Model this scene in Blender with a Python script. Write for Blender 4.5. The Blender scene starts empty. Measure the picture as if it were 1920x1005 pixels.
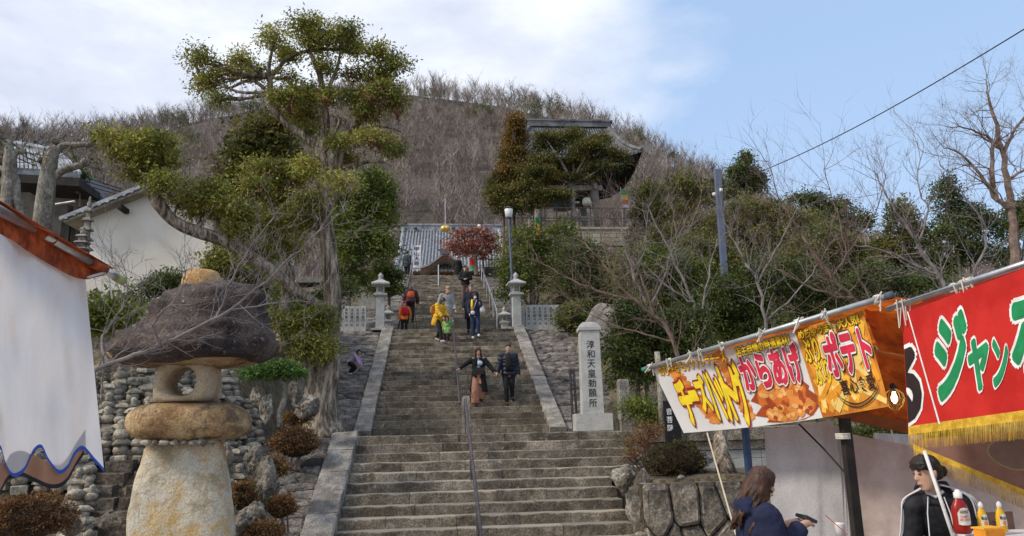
import bpy, bmesh, math, random, time
import numpy as np
from mathutils import Vector, Matrix, noise
T0 = time.time()
rad = math.radians
SC = bpy.context.scene
COL = SC.collection
# ---------------- camera ----------------
FPX = 1400.0
YAW, PITCH, ROLL = rad(5.7), rad(12.3), rad(1.3)
EYE = Vector((0, 0, 1.6))
fw = Vector((math.sin(YAW) * math.cos(PITCH), math.cos(YAW) * math.cos(PITCH), math.sin(PITCH)))
r0 = Vector((math.cos(YAW), -math.sin(YAW), 0))
u0 = r0.cross(fw)
CR = r0 * math.cos(ROLL) - u0 * math.sin(ROLL)
CU = u0 * math.cos(ROLL) + r0 * math.sin(ROLL)
cd = bpy.data.cameras.new('camera')
cam = bpy.data.objects.new('camera', cd)
COL.objects.link(cam)
cam.matrix_world = Matrix(((CR.x, CU.x, -fw.x, EYE.x), (CR.y, CU.y, -fw.y, EYE.y), (CR.z, CU.z, -fw.z, EYE.z), (0, 0, 0, 1)))
cd.lens = FPX / 1920 * 36
cd.sensor_width = 36
cd.clip_start = 0.05
cd.clip_end = 5000
SC.camera = cam
SC.view_settings.view_transform = 'Standard'
SC.view_settings.look = 'None'
SC.view_settings.exposure = 0.36
SC.view_settings.gamma = 1
SC.view_settings.use_curve_mapping = False
SC.cycles.max_bounces = 6
SC.cycles.transparent_max_bounces = 12
# ---------------- world: sky with clouds ----------------
SUN_AZ, SUN_EL = rad(-108), rad(40)      # azimuth from +Y towards +X
W = bpy.data.worlds.new('World')
SC.world = W
W.use_nodes = True
nt = W.node_tree
nt.nodes.clear()
def N(nt, t, **kw):
    n = nt.nodes.new(t)
    for k, v in kw.items():
        if k == 'i':
            for kk, vv in v.items():
                n.inputs[kk].default_value = vv
        else:
            setattr(n, k, v)
    return n
def mathn(nt, op, a, b=None, c=None, clamp=False):
    n = nt.nodes.new('ShaderNodeMath'); n.operation = op; n.use_clamp = clamp
    for i, q in enumerate((a, b, c)):
        if q is None: continue
        if isinstance(q, (int, float)): n.inputs[i].default_value = q
        else: nt.links.new(q, n.inputs[i])
    return n.outputs[0]
def mixc(nt, fac, a, b, blend='MIX'):
    n = nt.nodes.new('ShaderNodeMix'); n.data_type = 'RGBA'; n.blend_type = blend
    for i, q in ((0, fac), (6, a), (7, b)):
        if isinstance(q, (int, float)): n.inputs[i].default_value = q
        elif isinstance(q, (tuple, list)): n.inputs[i].default_value = (*q[:3], 1)
        else: nt.links.new(q, n.inputs[i])
    return n.outputs[2]
def ramp(nt, fac, stops, interp='LINEAR'):
    n = nt.nodes.new('ShaderNodeValToRGB'); n.color_ramp.interpolation = interp
    el = n.color_ramp.elements
    while len(el) < len(stops): el.new(0.5)
    for e, (p, c) in zip(el, stops):
        e.position = p
        e.color = (c, c, c, 1) if isinstance(c, (int, float)) else (*c[:3], 1)
    nt.links.new(fac, n.inputs[0])
    return n.outputs[0]
sky = N(nt, 'ShaderNodeTexSky', sky_type='NISHITA')
sky.sun_disc = False
sky.sun_elevation = SUN_EL
sky.sun_rotation = SUN_AZ
sky.air_density = 1.0; sky.dust_density = 0.6; sky.ozone_density = 1.5
tc = N(nt, 'ShaderNodeTexCoord')
mp = N(nt, 'ShaderNodeMapping'); mp.inputs['Scale'].default_value = (1, 1, 2.2)
nt.links.new(tc.outputs['Generated'], mp.inputs[0])
n1 = N(nt, 'ShaderNodeTexNoise', i={'Scale': 2.6, 'Detail': 9, 'Roughness': 0.55})
n2 = N(nt, 'ShaderNodeTexNoise', i={'Scale': 1.3, 'Detail': 5, 'Roughness': 0.5})
n3 = N(nt, 'ShaderNodeTexNoise', i={'Scale': 4.5, 'Detail': 8, 'Roughness': 0.55})
for q in (n1, n2, n3): nt.links.new(mp.outputs[0], q.inputs[0])
sx = N(nt, 'ShaderNodeSeparateXYZ'); nt.links.new(tc.outputs['Generated'], sx.inputs[0])
# cover falls off towards the east, thin veil everywhere
bias = mathn(nt, 'MULTIPLY_ADD', sx.outputs[0], -2.0, 0.54)
bias = mathn(nt, 'MINIMUM', bias, 0.75)
bias = mathn(nt, 'MAXIMUM', bias, -0.21)
lowc = mathn(nt, 'MULTIPLY', mathn(nt, 'MAXIMUM', mathn(nt, 'SUBTRACT', 0.30, sx.outputs[2]), 0.0), 1.5)
bias = mathn(nt, 'ADD', bias, lowc)
cov = mathn(nt, 'ADD', n1.outputs[0], bias)
cf = ramp(nt, cov, ((0.44, 0.0), (0.74, 0.92)))
ccol = ramp(nt, n3.outputs[0], ((0.36, (5.7, 6.1, 7.3)), (0.5, (6.8, 7.2, 8.2)), (0.62, (8.2, 8.5, 9.0))))
lowband = ramp(nt, sx.outputs[2], ((0.0, 0.30), (0.45, 0.10)))
blue = mixc(nt, 0.7, sky.outputs[0], (3.5, 5.3, 8.3))
blue = mixc(nt, lowband, blue, (7.6, 8.6, 9.6))
colr = mixc(nt, cf, blue, ccol)
bg = N(nt, 'ShaderNodeBackground'); bg.inputs[1].default_value = 0.1
nt.links.new(colr, bg.inputs[0])
wo = N(nt, 'ShaderNodeOutputWorld'); nt.links.new(bg.outputs[0], wo.inputs[0])
# ---------------- sun ----------------
sl = bpy.data.lights.new('sun', 'SUN'); sl.energy = 2.3; sl.angle = rad(10); sl.color = (1.0, 0.92, 0.80)
so = bpy.data.objects.new('sun', sl); COL.objects.link(so)
sd = Vector((math.sin(SUN_AZ) * math.cos(SUN_EL), math.cos(SUN_AZ) * math.cos(SUN_EL), math.sin(SUN_EL)))
so.rotation_euler = sd.to_track_quat('Z', 'Y').to_euler()
# ---------------- pixel -> place helpers ----------------
def ray(x, y): return fw + CR * ((x - 960) / FPX) - CU * ((y - 502.5) / FPX)
def PD(x, y, d): return EYE + ray(x, y) * d
def PY(x, y, Y):
    d = ray(x, y); return EYE + d * (Y / d.y)
def PZ(x, y, z):
    d = ray(x, y); return EYE + d * ((z - 1.6) / d.z)
def V(*a): return Vector(a)
# ---------------- materials ----------------
MATS = {}
def M(name, c1, c2=None, c3=None, scale=4, detail=6, rough=.85, bump=.3, bscale=None, obj=.1, isl=0., metal=0, speck=None, lichen=None, spec=.3, dist=.02, alpha=1, trans=0, stretch=(1, 1, 1), emit=0, top=None, wave=None):
    if name in MATS: return MATS[name]
    m = bpy.data.materials.new(name); m.use_nodes = True
    nt = m.node_tree; nt.nodes.clear()
    p = N(nt, 'ShaderNodeBsdfPrincipled'); o = N(nt, 'ShaderNodeOutputMaterial')
    nt.links.new(p.outputs[0], o.inputs[0])
    t = N(nt, 'ShaderNodeTexCoord')
    mp = N(nt, 'ShaderNodeMapping'); mp.inputs['Scale'].default_value = stretch
    nt.links.new(t.outputs['Object'], mp.inputs[0])
    n1 = N(nt, 'ShaderNodeTexNoise', i={'Scale': scale, 'Detail': detail, 'Roughness': .62})
    nt.links.new(mp.outputs[0], n1.inputs[0])
    c2 = c2 or tuple(x * 1.25 for x in c1)
    st = ((.40, c1), (.60, c2)) if c3 is None else ((.38, c1), (.5, c2), (.62, c3))
    col = ramp(nt, n1.outputs[0], st)
    if lichen:
        n2 = N(nt, 'ShaderNodeTexNoise', i={'Scale': lichen[1], 'Detail': 8, 'Roughness': .7})
        nt.links.new(mp.outputs[0], n2.inputs[0])
        f = ramp(nt, n2.outputs[0], ((lichen[2] - .05, 0.), (lichen[2] + .01, lichen[3])))
        col = mixc(nt, f, col, lichen[0])
        if len(lichen) > 4:
            n4 = N(nt, 'ShaderNodeTexNoise', i={'Scale': lichen[5], 'Detail': 6, 'Roughness': .6})
            nt.links.new(mp.outputs[0], n4.inputs[0])
            f = ramp(nt, n4.outputs[0], ((lichen[6] - .05, 0.), (lichen[6] + .05, lichen[7])))
            col = mixc(nt, f, col, lichen[4])
    if speck:
        n3 = N(nt, 'ShaderNodeTexNoise', i={'Scale': speck[0], 'Detail': 3, 'Roughness': .8})
        nt.links.new(mp.outputs[0], n3.inputs[0])
        f = ramp(nt, n3.outputs[0], ((.40, 1 - speck[1]), (.60, 1 + speck[1])))
        col = mixc(nt, 1.0, col, f, 'MULTIPLY')
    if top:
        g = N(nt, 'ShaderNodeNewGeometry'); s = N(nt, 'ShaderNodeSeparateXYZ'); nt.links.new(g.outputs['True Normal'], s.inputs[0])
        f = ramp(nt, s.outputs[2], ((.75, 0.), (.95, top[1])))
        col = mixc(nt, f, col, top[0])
    if obj or isl:
        h = N(nt, 'ShaderNodeHueSaturation')
        v = None
        if obj:
            oi = N(nt, 'ShaderNodeObjectInfo')
            v = mathn(nt, 'MULTIPLY_ADD', oi.outputs['Random'], 2 * obj, 1 - obj)
        if isl:
            g = N(nt, 'ShaderNodeNewGeometry')
            v2 = mathn(nt, 'MULTIPLY_ADD', g.outputs['Random Per Island'], 2 * isl, 1 - isl)
            v = v2 if v is None else mathn(nt, 'MULTIPLY', v, v2)
            hh = mathn(nt, 'MULTIPLY_ADD', g.outputs['Random Per Island'], .05, .475)
            nt.links.new(hh, h.inputs[0])
        nt.links.new(v, h.inputs[2]); nt.links.new(col, h.inputs[4])
        col = h.outputs[0]
    nt.links.new(col, p.inputs['Base Color'])
    p.inputs['Roughness'].default_value = rough
    p.inputs['Metallic'].default_value = metal
    p.inputs['Specular IOR Level'].default_value = spec
    if alpha < 1: p.inputs['Alpha'].default_value = alpha
    if emit:
        nt.links.new(col, p.inputs['Emission Color']); p.inputs['Emission Strength'].default_value = emit
    if bump:
        nb = N(nt, 'ShaderNodeTexNoise', i={'Scale': bscale or scale * 4, 'Detail': 8, 'Roughness': .65})
        nt.links.new(mp.outputs[0], nb.inputs[0])
        hgt = nb.outputs[0]
        if wave:
            wv = N(nt, 'ShaderNodeTexWave', i={'Scale': wave[0], 'Distortion': wave[1], 'Detail': 2})
            wv.bands_direction = wave[2]
            nt.links.new(mp.outputs[0], wv.inputs[0])
            hgt = mathn(nt, 'ADD', hgt, wv.outputs['Fac'])
        b = N(nt, 'ShaderNodeBump', i={'Strength': bump, 'Distance': dist})
        nt.links.new(hgt, b.inputs['Height']); nt.links.new(b.outputs[0], p.inputs['Normal'])
    if trans:
        tr = N(nt, 'ShaderNodeBsdfTranslucent'); nt.links.new(col, tr.inputs[0])
        mx = N(nt, 'ShaderNodeMixShader'); mx.inputs[0].default_value = trans
        nt.links.new(p.outputs[0], mx.inputs[1]); nt.links.new(tr.outputs[0], mx.inputs[2]); nt.links.new(mx.outputs[0], o.inputs[0])
    MATS[name] = m
    return m
STEP = M('step_granite', (.105, .086, .064), (.195, .163, .122), (.29, .248, .192), scale=2.2, rough=.93, bump=.9, bscale=26, obj=.24, speck=(45, .45), lichen=((.44, .40, .32), 9, .63, .55, (.05, .042, .03), 2.3, .55, .55), top=((.42, .38, .31), .55), dist=.03)  # top: paler upward faces, sky light on the treads painted in along with wear
CURB = M('curb_granite', (.17, .15, .13), (.26, .235, .205), (.35, .32, .28), scale=3, rough=.9, bump=.8, bscale=30, obj=.12, speck=(50, .35), lichen=((.12, .10, .085), 4, .56, .5), dist=.03)
GRAN = M('cut_granite', (.36, .355, .335), (.46, .45, .42), scale=3, rough=.8, bump=.3, bscale=60, obj=.06, speck=(140, .25), lichen=((.22, .21, .18), 5, .62, .4))
FLAG = M('flagstone', (.075, .066, .06), (.15, .13, .115), (.22, .19, .165), scale=3, rough=.92, bump=.9, bscale=14, obj=.28, speck=(26, .4), lichen=((.30, .28, .24), 6, .62, .6), dist=.05)
MORTAR = M('mortar', (.16, .15, .13), (.25, .23, .2), scale=6, rough=.95, bump=.6, obj=0)
TANST = M('tan_stone', (.34, .27, .17), (.56, .50, .39), (.54, .36, .15), scale=1.8, rough=.88, bump=.9, bscale=6, obj=.04, speck=(60, .22), lichen=((.45, .25, .09), 1.7, .56, .7, (.55, .53, .47), 3, .56, .6), dist=.06)
BRNST = M('brown_stone', (.22, .13, .06), (.40, .26, .13), (.50, .36, .2), scale=2.4, rough=.9, bump=1, bscale=9, obj=.04, speck=(50, .3), lichen=((.10, .07, .045), 2.2, .56, .75), dist=.05)
DRKST = M('dark_capstone', (.035, .026, .024), (.075, .055, .048), (.13, .10, .085), scale=2.0, rough=.92, bump=1, bscale=10, obj=0, speck=(45, .4), lichen=((.28, .26, .23), 14, .64, .7, (.16, .10, .06), 1.5, .60, .4), dist=.05)
BOULD = M('boulder', (.09, .078, .062), (.18, .155, .12), (.28, .245, .195), scale=4, rough=.92, bump=1, bscale=8, obj=.2, speck=(30, .3), lichen=((.42, .41, .37), 7, .6, .6, (.06, .05, .045), 2.2, .55, .6), dist=.05)
PAGO = M('weathered_small_stone', (.19, .165, .125), (.34, .30, .235), (.47, .42, .34), scale=5, rough=.92, bump=.8, bscale=30, obj=.34, speck=(60, .3), lichen=((.10, .085, .065), 8, .57, .6), dist=.02)
ORST = M('ochre_boulder', (.38, .22, .09), (.52, .34, .16), scale=4, rough=.95, bump=.8, bscale=20, obj=0, speck=(50, .3))
SOIL = M('soil', (.05, .04, .028), (.10, .078, .05), (.13, .11, .06), scale=1.5, rough=.98, bump=.8, bscale=8, obj=0, speck=(12, .4))
PLAZA = M('plaza_gravel', (.24, .22, .19), (.33, .3, .26), scale=1.5, rough=.95, bump=.5, bscale=60, obj=0, speck=(80, .3))
HILLM = M('hill_soil', (.045, .036, .028), (.075, .058, .047), (.10, .078, .062), scale=.05, rough=1, bump=0, obj=0, speck=(.6, .3))
BARK = M('camphor_bark', (.11, .085, .06), (.24, .19, .14), (.36, .30, .23), scale=9, rough=.95, bump=1.0, bscale=22, obj=.05, stretch=(1, 1, .16), dist=.06, speck=(18, .4))
BARKS = M('smooth_bark', (.13, .105, .08), (.22, .19, .15), (.31, .28, .23), scale=5, rough=.9, bump=.9, bscale=22, obj=.12, stretch=(1, 1, .5), speck=(30, .35), lichen=((.36, .36, .31), 6, .60, .5), dist=.04)
BARKC = M('cherry_bark', (.15, .125, .12), (.26, .225, .21), scale=6, rough=.85, bump=.4, bscale=30, obj=.08)
BARKR = M('ruddy_bark', (.13, .085, .065), (.22, .16, .125), scale=6, rough=.9, bump=.4, obj=.12)
def leafmat(name, c1, c2, c3, isl=.5, sc=1.3, tr=.32): return M(name, c1, c2, c3, scale=sc, rough=.55, bump=0, obj=.06, isl=isl, trans=tr, spec=.4)
LCAM = leafmat('camphor_leaf', (.155, .158, .03), (.24, .238, .042), (.35, .31, .066))
LGRN = leafmat('green_leaf', (.08, .105, .016), (.13, .16, .024), (.2, .21, .035))
LDRK = leafmat('dark_leaf', (.05, .07, .016), (.085, .108, .022), (.13, .15, .032))
LOLV = leafmat('olive_leaf', (.095, .10, .02), (.145, .145, .028), (.21, .185, .04))
LBRN = leafmat('russet_leaf', (.13, .05, .02), (.2, .085, .03), (.17, .11, .035))
LCON = leafmat('conifer_needles', (.07, .075, .016), (.12, .118, .022), (.19, .14, .03))
LCOB = leafmat('rusty_conifer_needles', (.17, .09, .022), (.24, .13, .03), (.14, .12, .025))
LMAP = leafmat('maple_leaf', (.24, .07, .05), (.34, .12, .085), (.28, .15, .11))
LAZ = leafmat('azalea_leaf', (.13, .055, .022), (.21, .095, .03), (.13, .11, .028), isl=.5)
LYEL = leafmat('clipped_leaf', (.05, .10, .02), (.08, .15, .025), (.12, .2, .035))
TWIG = M('hill_twig', (.155, .122, .10), (.255, .205, .175), (.38, .325, .285), scale=.16, detail=3, rough=1, bump=0, obj=0, isl=.16, spec=.1)
WHITEW = M('white_plaster', (.72, .66, .57), (.78, .73, .65), scale=1.2, rough=.92, bump=.08, obj=0, speck=(20, .04))
TILE = M('grey_roof_tile', (.15, .155, .165), (.27, .28, .295), (.38, .39, .40), scale=3, rough=.6, bump=.3, obj=.1, isl=.2, spec=.5)
TILED = M('dark_roof_tile', (.07, .07, .078), (.12, .12, .13), scale=3, rough=.6, bump=.3, obj=.1)
WOODD = M('dark_timber', (.018, .015, .013), (.035, .029, .024), scale=4, rough=.8, bump=.2, obj=.1)
WOODG = M('grey_timber', (.24, .21, .18), (.36, .32, .28), scale=5, rough=.85, bump=.3, obj=.1, stretch=(1, 1, .2))
WOODB = M('brown_timber', (.20, .10, .05), (.30, .16, .08), scale=5, rough=.7, bump=.2, obj=.1)
STEEL = M('stainless_pipe', (.45, .45, .46), (.62, .62, .64), scale=6, rough=.32, bump=.03, obj=0, metal=.9)
RAILM = M('rail_paint', (.07, .055, .06), (.11, .09, .095), scale=8, rough=.4, bump=.05, obj=0, metal=.4)
BLUEP = M('blue_paint', (.03, .06, .14), (.045, .085, .18), scale=6, rough=.5, bump=.05, obj=0)
SLATEP = M('slate_blue_paint', (.09, .11, .17), (.13, .155, .22), scale=3, rough=.5, bump=.05, obj=0)
BLK = M('black', (.012, .011, .012), (.02, .018, .018), scale=5, rough=.7, bump=.1, obj=0)
INK = M('inscription_ink', (.02, .02, .02), (.035, .035, .03), scale=20, rough=.8, bump=0, obj=0)
def P(name, c, **k):
    k.setdefault('rough', .75); k.setdefault('bump', .12); k.setdefault('obj', 0); k.setdefault('scale', 9)
    return M(name, tuple(x * .86 for x in c), tuple(min(1, x * 1.1) for x in c), **k)
# ---------------- object helpers ----------------
def link(name, me, mat=None, parent=None, kind=None, label=None):
    o = bpy.data.objects.new(name, me); COL.objects.link(o)
    if mat is not None and me is not None and not me.materials:
        for q in (mat if isinstance(mat, (list, tuple)) else [mat]): me.materials.append(q)
    if parent is not None: o.parent = parent
    if kind: o['kind'] = kind
    if label: o['label'] = label
    return o
def tag(o, label, cat, group=None):
    o['label'] = label; o['category'] = cat
    if group: o['group'] = group
    return o
def empty(name, loc=(0, 0, 0), rz=0, label=None, cat=None, group=None, kind=None):
    o = bpy.data.objects.new(name, None); COL.objects.link(o)
    o.location = loc; o.rotation_euler = (0, 0, rz); o.empty_display_size = .1
    if label: o['label'] = label
    if cat: o['category'] = cat
    if group: o['group'] = group
    if kind: o['kind'] = kind
    return o
def npmesh(name, v, f, smooth=False):
    me = bpy.data.meshes.new(name); v = np.asarray(v, np.float32); f = np.asarray(f, np.int32)
    k = f.shape[1]
    me.vertices.add(len(v)); me.vertices.foreach_set('co', v.ravel())
    me.loops.add(f.size); me.loops.foreach_set('vertex_index', f.ravel())
    me.polygons.add(len(f)); me.polygons.foreach_set('loop_start', np.arange(0, f.size, k, dtype=np.int32)); me.polygons.foreach_set('loop_total', np.full(len(f), k, np.int32))
    if smooth: me.polygons.foreach_set('use_smooth', np.ones(len(f), bool))
    me.update(calc_edges=True)
    return me
def frames(pts):
    """perpendicular frames along a path"""
    out = []; prev = None
    for i, p in enumerate(pts):
        a = pts[max(0, i - 1)]; b = pts[min(len(pts) - 1, i + 1)]
        t = (b - a)
        t = t.normalized() if t.length > 1e-9 else Vector((0, 0, 1))
        if prev is None:
            ref = Vector((0, 0, 1)) if abs(t.z) < .9 else Vector((1, 0, 0))
            s = t.cross(ref).normalized()
        else:
            s = (prev - t * prev.dot(t))
            s = s.normalized() if s.length > 1e-6 else t.orthogonal().normalized()
        prev = s
        out.append((t, s, t.cross(s)))
    return out
class MB:
    def __init__(s): s.v = []; s.f = []
    def add(s, v, f):
        o = len(s.v); s.v += [tuple(q) for q in v]; s.f += [tuple(i + o for i in q) for q in f]; return s
    def box(s, c, d, rz=0, mat=None):
        x, y, z = d[0] / 2, d[1] / 2, d[2] / 2; cs, sn = math.cos(rz), math.sin(rz)
        v = []
        for a in (-x, x):
            for b in (-y, y):
                for e in (-z, z):
                    q = Vector((a * cs - b * sn, a * sn + b * cs, e))
                    if mat: q = mat @ q
                    v.append((c[0] + q[0], c[1] + q[1], c[2] + q[2]))
        return s.add(v, [(0, 1, 3, 2), (4, 6, 7, 5), (0, 4, 5, 1), (2, 3, 7, 6), (0, 2, 6, 4), (1, 5, 7, 3)])
    def tube(s, pts, r, n=8, caps=True):
        pts = [Vector(p) for p in pts]
        if not isinstance(r, (list, tuple)): r = [r] * len(pts)
        v = []; f = []
        for (t, a, b), p, q in zip(frames(pts), pts, r):
            for k in range(n):
                an = 2 * math.pi * k / n
                v.append(p + (a * math.cos(an) + b * math.sin(an)) * q)
        for i in range(len(pts) - 1):
            for k in range(n):
                k2 = (k + 1) % n
                f.append((i * n + k, i * n + k2, (i + 1) * n + k2, (i + 1) * n + k))
        if caps:
            f.append(tuple(range(n))[::-1]); f.append(tuple((len(pts) - 1) * n + k for k in range(n)))
        return s.add(v, f)
    def lathe(s, prof, c=(0, 0, 0), n=16, sides=None):
        v = []; f = []
        for (r, z) in prof:
            for k in range(n):
                an = 2 * math.pi * (k + .5) / n
                v.append((c[0] + r * math.cos(an), c[1] + r * math.sin(an), c[2] + z))
        for i in range(len(prof) - 1):
            for k in range(n):
                k2 = (k + 1) % n
                f.append((i * n + k, i * n + k2, (i + 1) * n + k2, (i + 1) * n + k))
        f.append(tuple(range(n))[::-1]); f.append(tuple((len(prof) - 1) * n + k for k in range(n)))
        return s.add(v, f)
    def sqlathe(s, prof, c=(0, 0, 0), rz=0):
        """square section profile: (half width, z)"""
        v = []; f = []
        for (r, z) in prof:
            for a, b in ((-1, -1), (1, -1), (1, 1), (-1, 1)):
                x, y = a * r, b * r
                v.append((c[0] + x * math.cos(rz) - y * math.sin(rz), c[1] + x * math.sin(rz) + y * math.cos(rz), c[2] + z))
        for i in range(len(prof) - 1):
            for k in range(4):
                k2 = (k + 1) % 4
                f.append((i * 4 + k, i * 4 + k2, (i + 1) * 4 + k2, (i + 1) * 4 + k))
        f.append((3, 2, 1, 0)); m = (len(prof) - 1) * 4; f.append((m, m + 1, m + 2, m + 3))
        return s.add(v, f)
    def prism(s, poly, off):
        """polygon (3D points) extruded by vector off"""
        n = len(poly); off = Vector(off); p = [Vector(q) for q in poly]
        v = p + [q + off for q in p]
        f = [tuple(range(n))[::-1], tuple(range(n, 2 * n))] + [(k, (k + 1) % n, n + (k + 1) % n, n + k) for k in range(n)]
        return s.add(v, f)
    def build(s, name, mat, parent=None, smooth=False, kind=None, label=None):
        me = bpy.data.meshes.new(name); me.from_pydata(s.v, [], s.f); me.update()
        if smooth:
            me.polygons.foreach_set('use_smooth', np.ones(len(me.polygons), bool))
        o = link(name, me, mat, parent, kind, label)
        return o
def smoothpath(pts, rr, k=4):
    """Catmull-Rom through points with radii"""
    P_ = [Vector(p) for p in pts]; out = []; ro = []
    for i in range(len(P_) - 1):
        p0, p1, p2, p3 = P_[max(0, i - 1)], P_[i], P_[i + 1], P_[min(len(P_) - 1, i + 2)]
        for j in range(k):
            t = j / k
            out.append(.5 * ((2 * p1) + (p2 - p0) * t + (2 * p0 - 5 * p1 + 4 * p2 - p3) * t * t + (3 * p1 - p0 - 3 * p2 + p3) * t ** 3))
            ro.append(rr[i] + (rr[i + 1] - rr[i]) * t)
    out.append(P_[-1]); ro.append(rr[-1])
    return out, ro
def rock(name, c, d, mat, parent=None, seed=0, rough=.18, sub=3, rz=0, flat=.0, tilt=0, cut=True, label=None):
    """irregular faceted boulder"""
    bm = bmesh.new(); bmesh.ops.create_icosphere(bm, subdivisions=sub, radius=1)
    rnd = random.Random(seed)
    planes = [(Vector((rnd.uniform(-1, 1), rnd.uniform(-1, 1), rnd.uniform(-1, 1))).normalized(), rnd.uniform(.62, .88)) for _ in range(9 if cut else 0)]
    o = Vector((seed * 3.7, seed * 1.3, seed * .7))
    for v in bm.verts:
        p = v.co.copy()
        for n, dd in planes:
            k = p.dot(n)
            if k > dd: p -= n * (k - dd) * .85
        if flat: p.z = max(p.z, -flat); 
        p *= 1 + rough * noise.noise(p * 1.3 + o) + rough * .5 * noise.noise(p * 3.5 + o) + rough * .22 * noise.noise(p * 9 + o)
        v.co = Vector((p.x * d[0] / 2, p.y * d[1] / 2, p.z * d[2] / 2))
    R = Matrix.Rotation(rz, 3, 'Z') @ Matrix.Rotation(tilt, 3, 'Y')
    for v in bm.verts: v.co = R @ v.co + Vector(c)
    me = bpy.data.meshes.new(name); bm.to_mesh(me); bm.free()
    if not (sub >= 4 and mat is BOULD): me.polygons.foreach_set('use_smooth', np.ones(len(me.polygons), bool))
    return link(name, me, mat, parent, label=label)
def stoneblock(name, x0, x1, y0, y1, z0, z1, mat, parent, seed, j=.008, nx=None):
    """long dressed stone with worn uneven arrises"""
    nx = nx or max(2, min(9, int((x1 - x0) / .16)))
    xs = np.linspace(x0, x1, nx + 1); v = []; f = []
    b = .012
    prof = [(y1, z0), (y0, z0), (y0, z1 - b), (y0 + b, z1), (y1, z1)]
    rnd = random.Random(seed)
    for i, x in enumerate(xs):
        a = rnd.uniform(-j, j); c = rnd.uniform(-j, j) * .8
        for k, (y, z) in enumerate(prof):
            v.append((x, y + (a if k in (2, 3) else (a * .4 if k == 1 else 0)), z + (c if k in (2, 3) else 0)))
    n = len(prof)
    for i in range(nx):
        for k in range(n):
            k2 = (k + 1) % n
            f.append((i * n + k, (i + 1) * n + k, (i + 1) * n + k2, i * n + k2))
    f.append(tuple(range(n))); f.append(tuple(nx * n + k for k in range(n))[::-1])
    me = bpy.data.meshes.new(name); me.from_pydata(v, [], f); me.update()
    return link(name, me, mat, parent)
def cells(w, h, n, aniso=1.0, seed=0, gap=.012, rc=.10):
    """irregular stone outlines filling a w x h rectangle (list of 2D polygons)"""
    rnd = random.Random(seed)
    H = h * aniso
    nc = max(1, round(math.sqrt(n * w / H))); nr = max(1, round(n / nc))
    S = []
    for r in range(nr):
        for c in range(nc):
            S.append(((c + .5 + (r % 2) * .5 - .25 + rnd.uniform(-.36, .36)) * w / nc, (r + .5 + rnd.uniform(-.34, .34)) * H / nr))
    out = []
    for i, (sx_, sy_) in enumerate(S):
        poly = [(0, 0), (w, 0), (w, H), (0, H)]
        nb = sorted(range(len(S)), key=lambda k: (S[k][0] - sx_) ** 2 + (S[k][1] - sy_) ** 2)[1:14]
        for k in nb:
            mx_, my_ = (S[k][0] + sx_) / 2, (S[k][1] + sy_) / 2; dx, dy = S[k][0] - sx_, S[k][1] - sy_
            np_ = []
            for q in range(len(poly)):
                a, b = poly[q], poly[(q + 1) % len(poly)]
                da = (a[0] - mx_) * dx + (a[1] - my_) * dy; db = (b[0] - mx_) * dx + (b[1] - my_) * dy
                if da <= 0: np_.append(a)
                if (da < 0 < db) or (db < 0 < da):
                    t = da / (da - db); np_.append((a[0] + (b[0] - a[0]) * t, a[1] + (b[1] - a[1]) * t))
            poly = np_
            if len(poly) < 3: break
        if len(poly) < 3: continue
        poly = [(a, b / aniso) for a, b in poly]
        # chaikin rounding then shrink
        q = []
        for k in range(len(poly)):
            a, b = poly[k], poly[(k + 1) % len(poly)]
            if math.hypot(a[0] - b[0], a[1] - b[1]) < .02: q.append(((a[0] + b[0]) / 2, (a[1] + b[1]) / 2)); continue
            j1, j2 = rnd.uniform(-.008, .008), rnd.uniform(-.008, .008); q.append((a[0] * (1 - rc) + b[0] * rc + j1, a[1] * (1 - rc) + b[1] * rc + j2)); q.append((a[0] * rc + b[0] * (1 - rc) + j2, a[1] * rc + b[1] * (1 - rc) + j1))
        cx = sum(a for a, b in q) / len(q); cy = sum(b for a, b in q) / len(q)
        rr = sum(math.hypot(a - cx, b - cy) for a, b in q) / len(q)
        if rr < .03: continue
        k = 1 - gap / rr
        q = [(cx + (a - cx) * k * rnd.uniform(.97, 1.0), cy + (b - cy) * k * rnd.uniform(.97, 1.0)) for a, b in q]
        out.append(q)
    return out
def cobble(name, poly, fn, hgt, mat, parent, seed, depth=.08):
    """one irregular stone: 2D outline mapped by fn(u,v,height) to 3D"""
    rnd = random.Random(seed); n = len(poly)
    cx = sum(a for a, b in poly) / n; cy = sum(b for a, b in poly) / n
    h = hgt * rnd.uniform(.5, 1.3)
    v = [fn(a, b, -depth) for a, b in poly] + [fn(a, b, h * rnd.uniform(.3, .6)) for a, b in poly]
    v += [fn(cx + (a - cx) * .78, cy + (b - cy) * .78, h * rnd.uniform(.8, 1.15)) for a, b in poly]
    f = [(k, (k + 1) % n, n + (k + 1) % n, n + k) for k in range(n)] + [(n + k, n + (k + 1) % n, 2 * n + (k + 1) % n, 2 * n + k) for k in range(n)]
    f.append(tuple(range(2 * n, 3 * n)))
    me = bpy.data.meshes.new(name); me.from_pydata([tuple(q) for q in v], [], f); me.update()
    return link(name, me, mat, parent)
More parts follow.
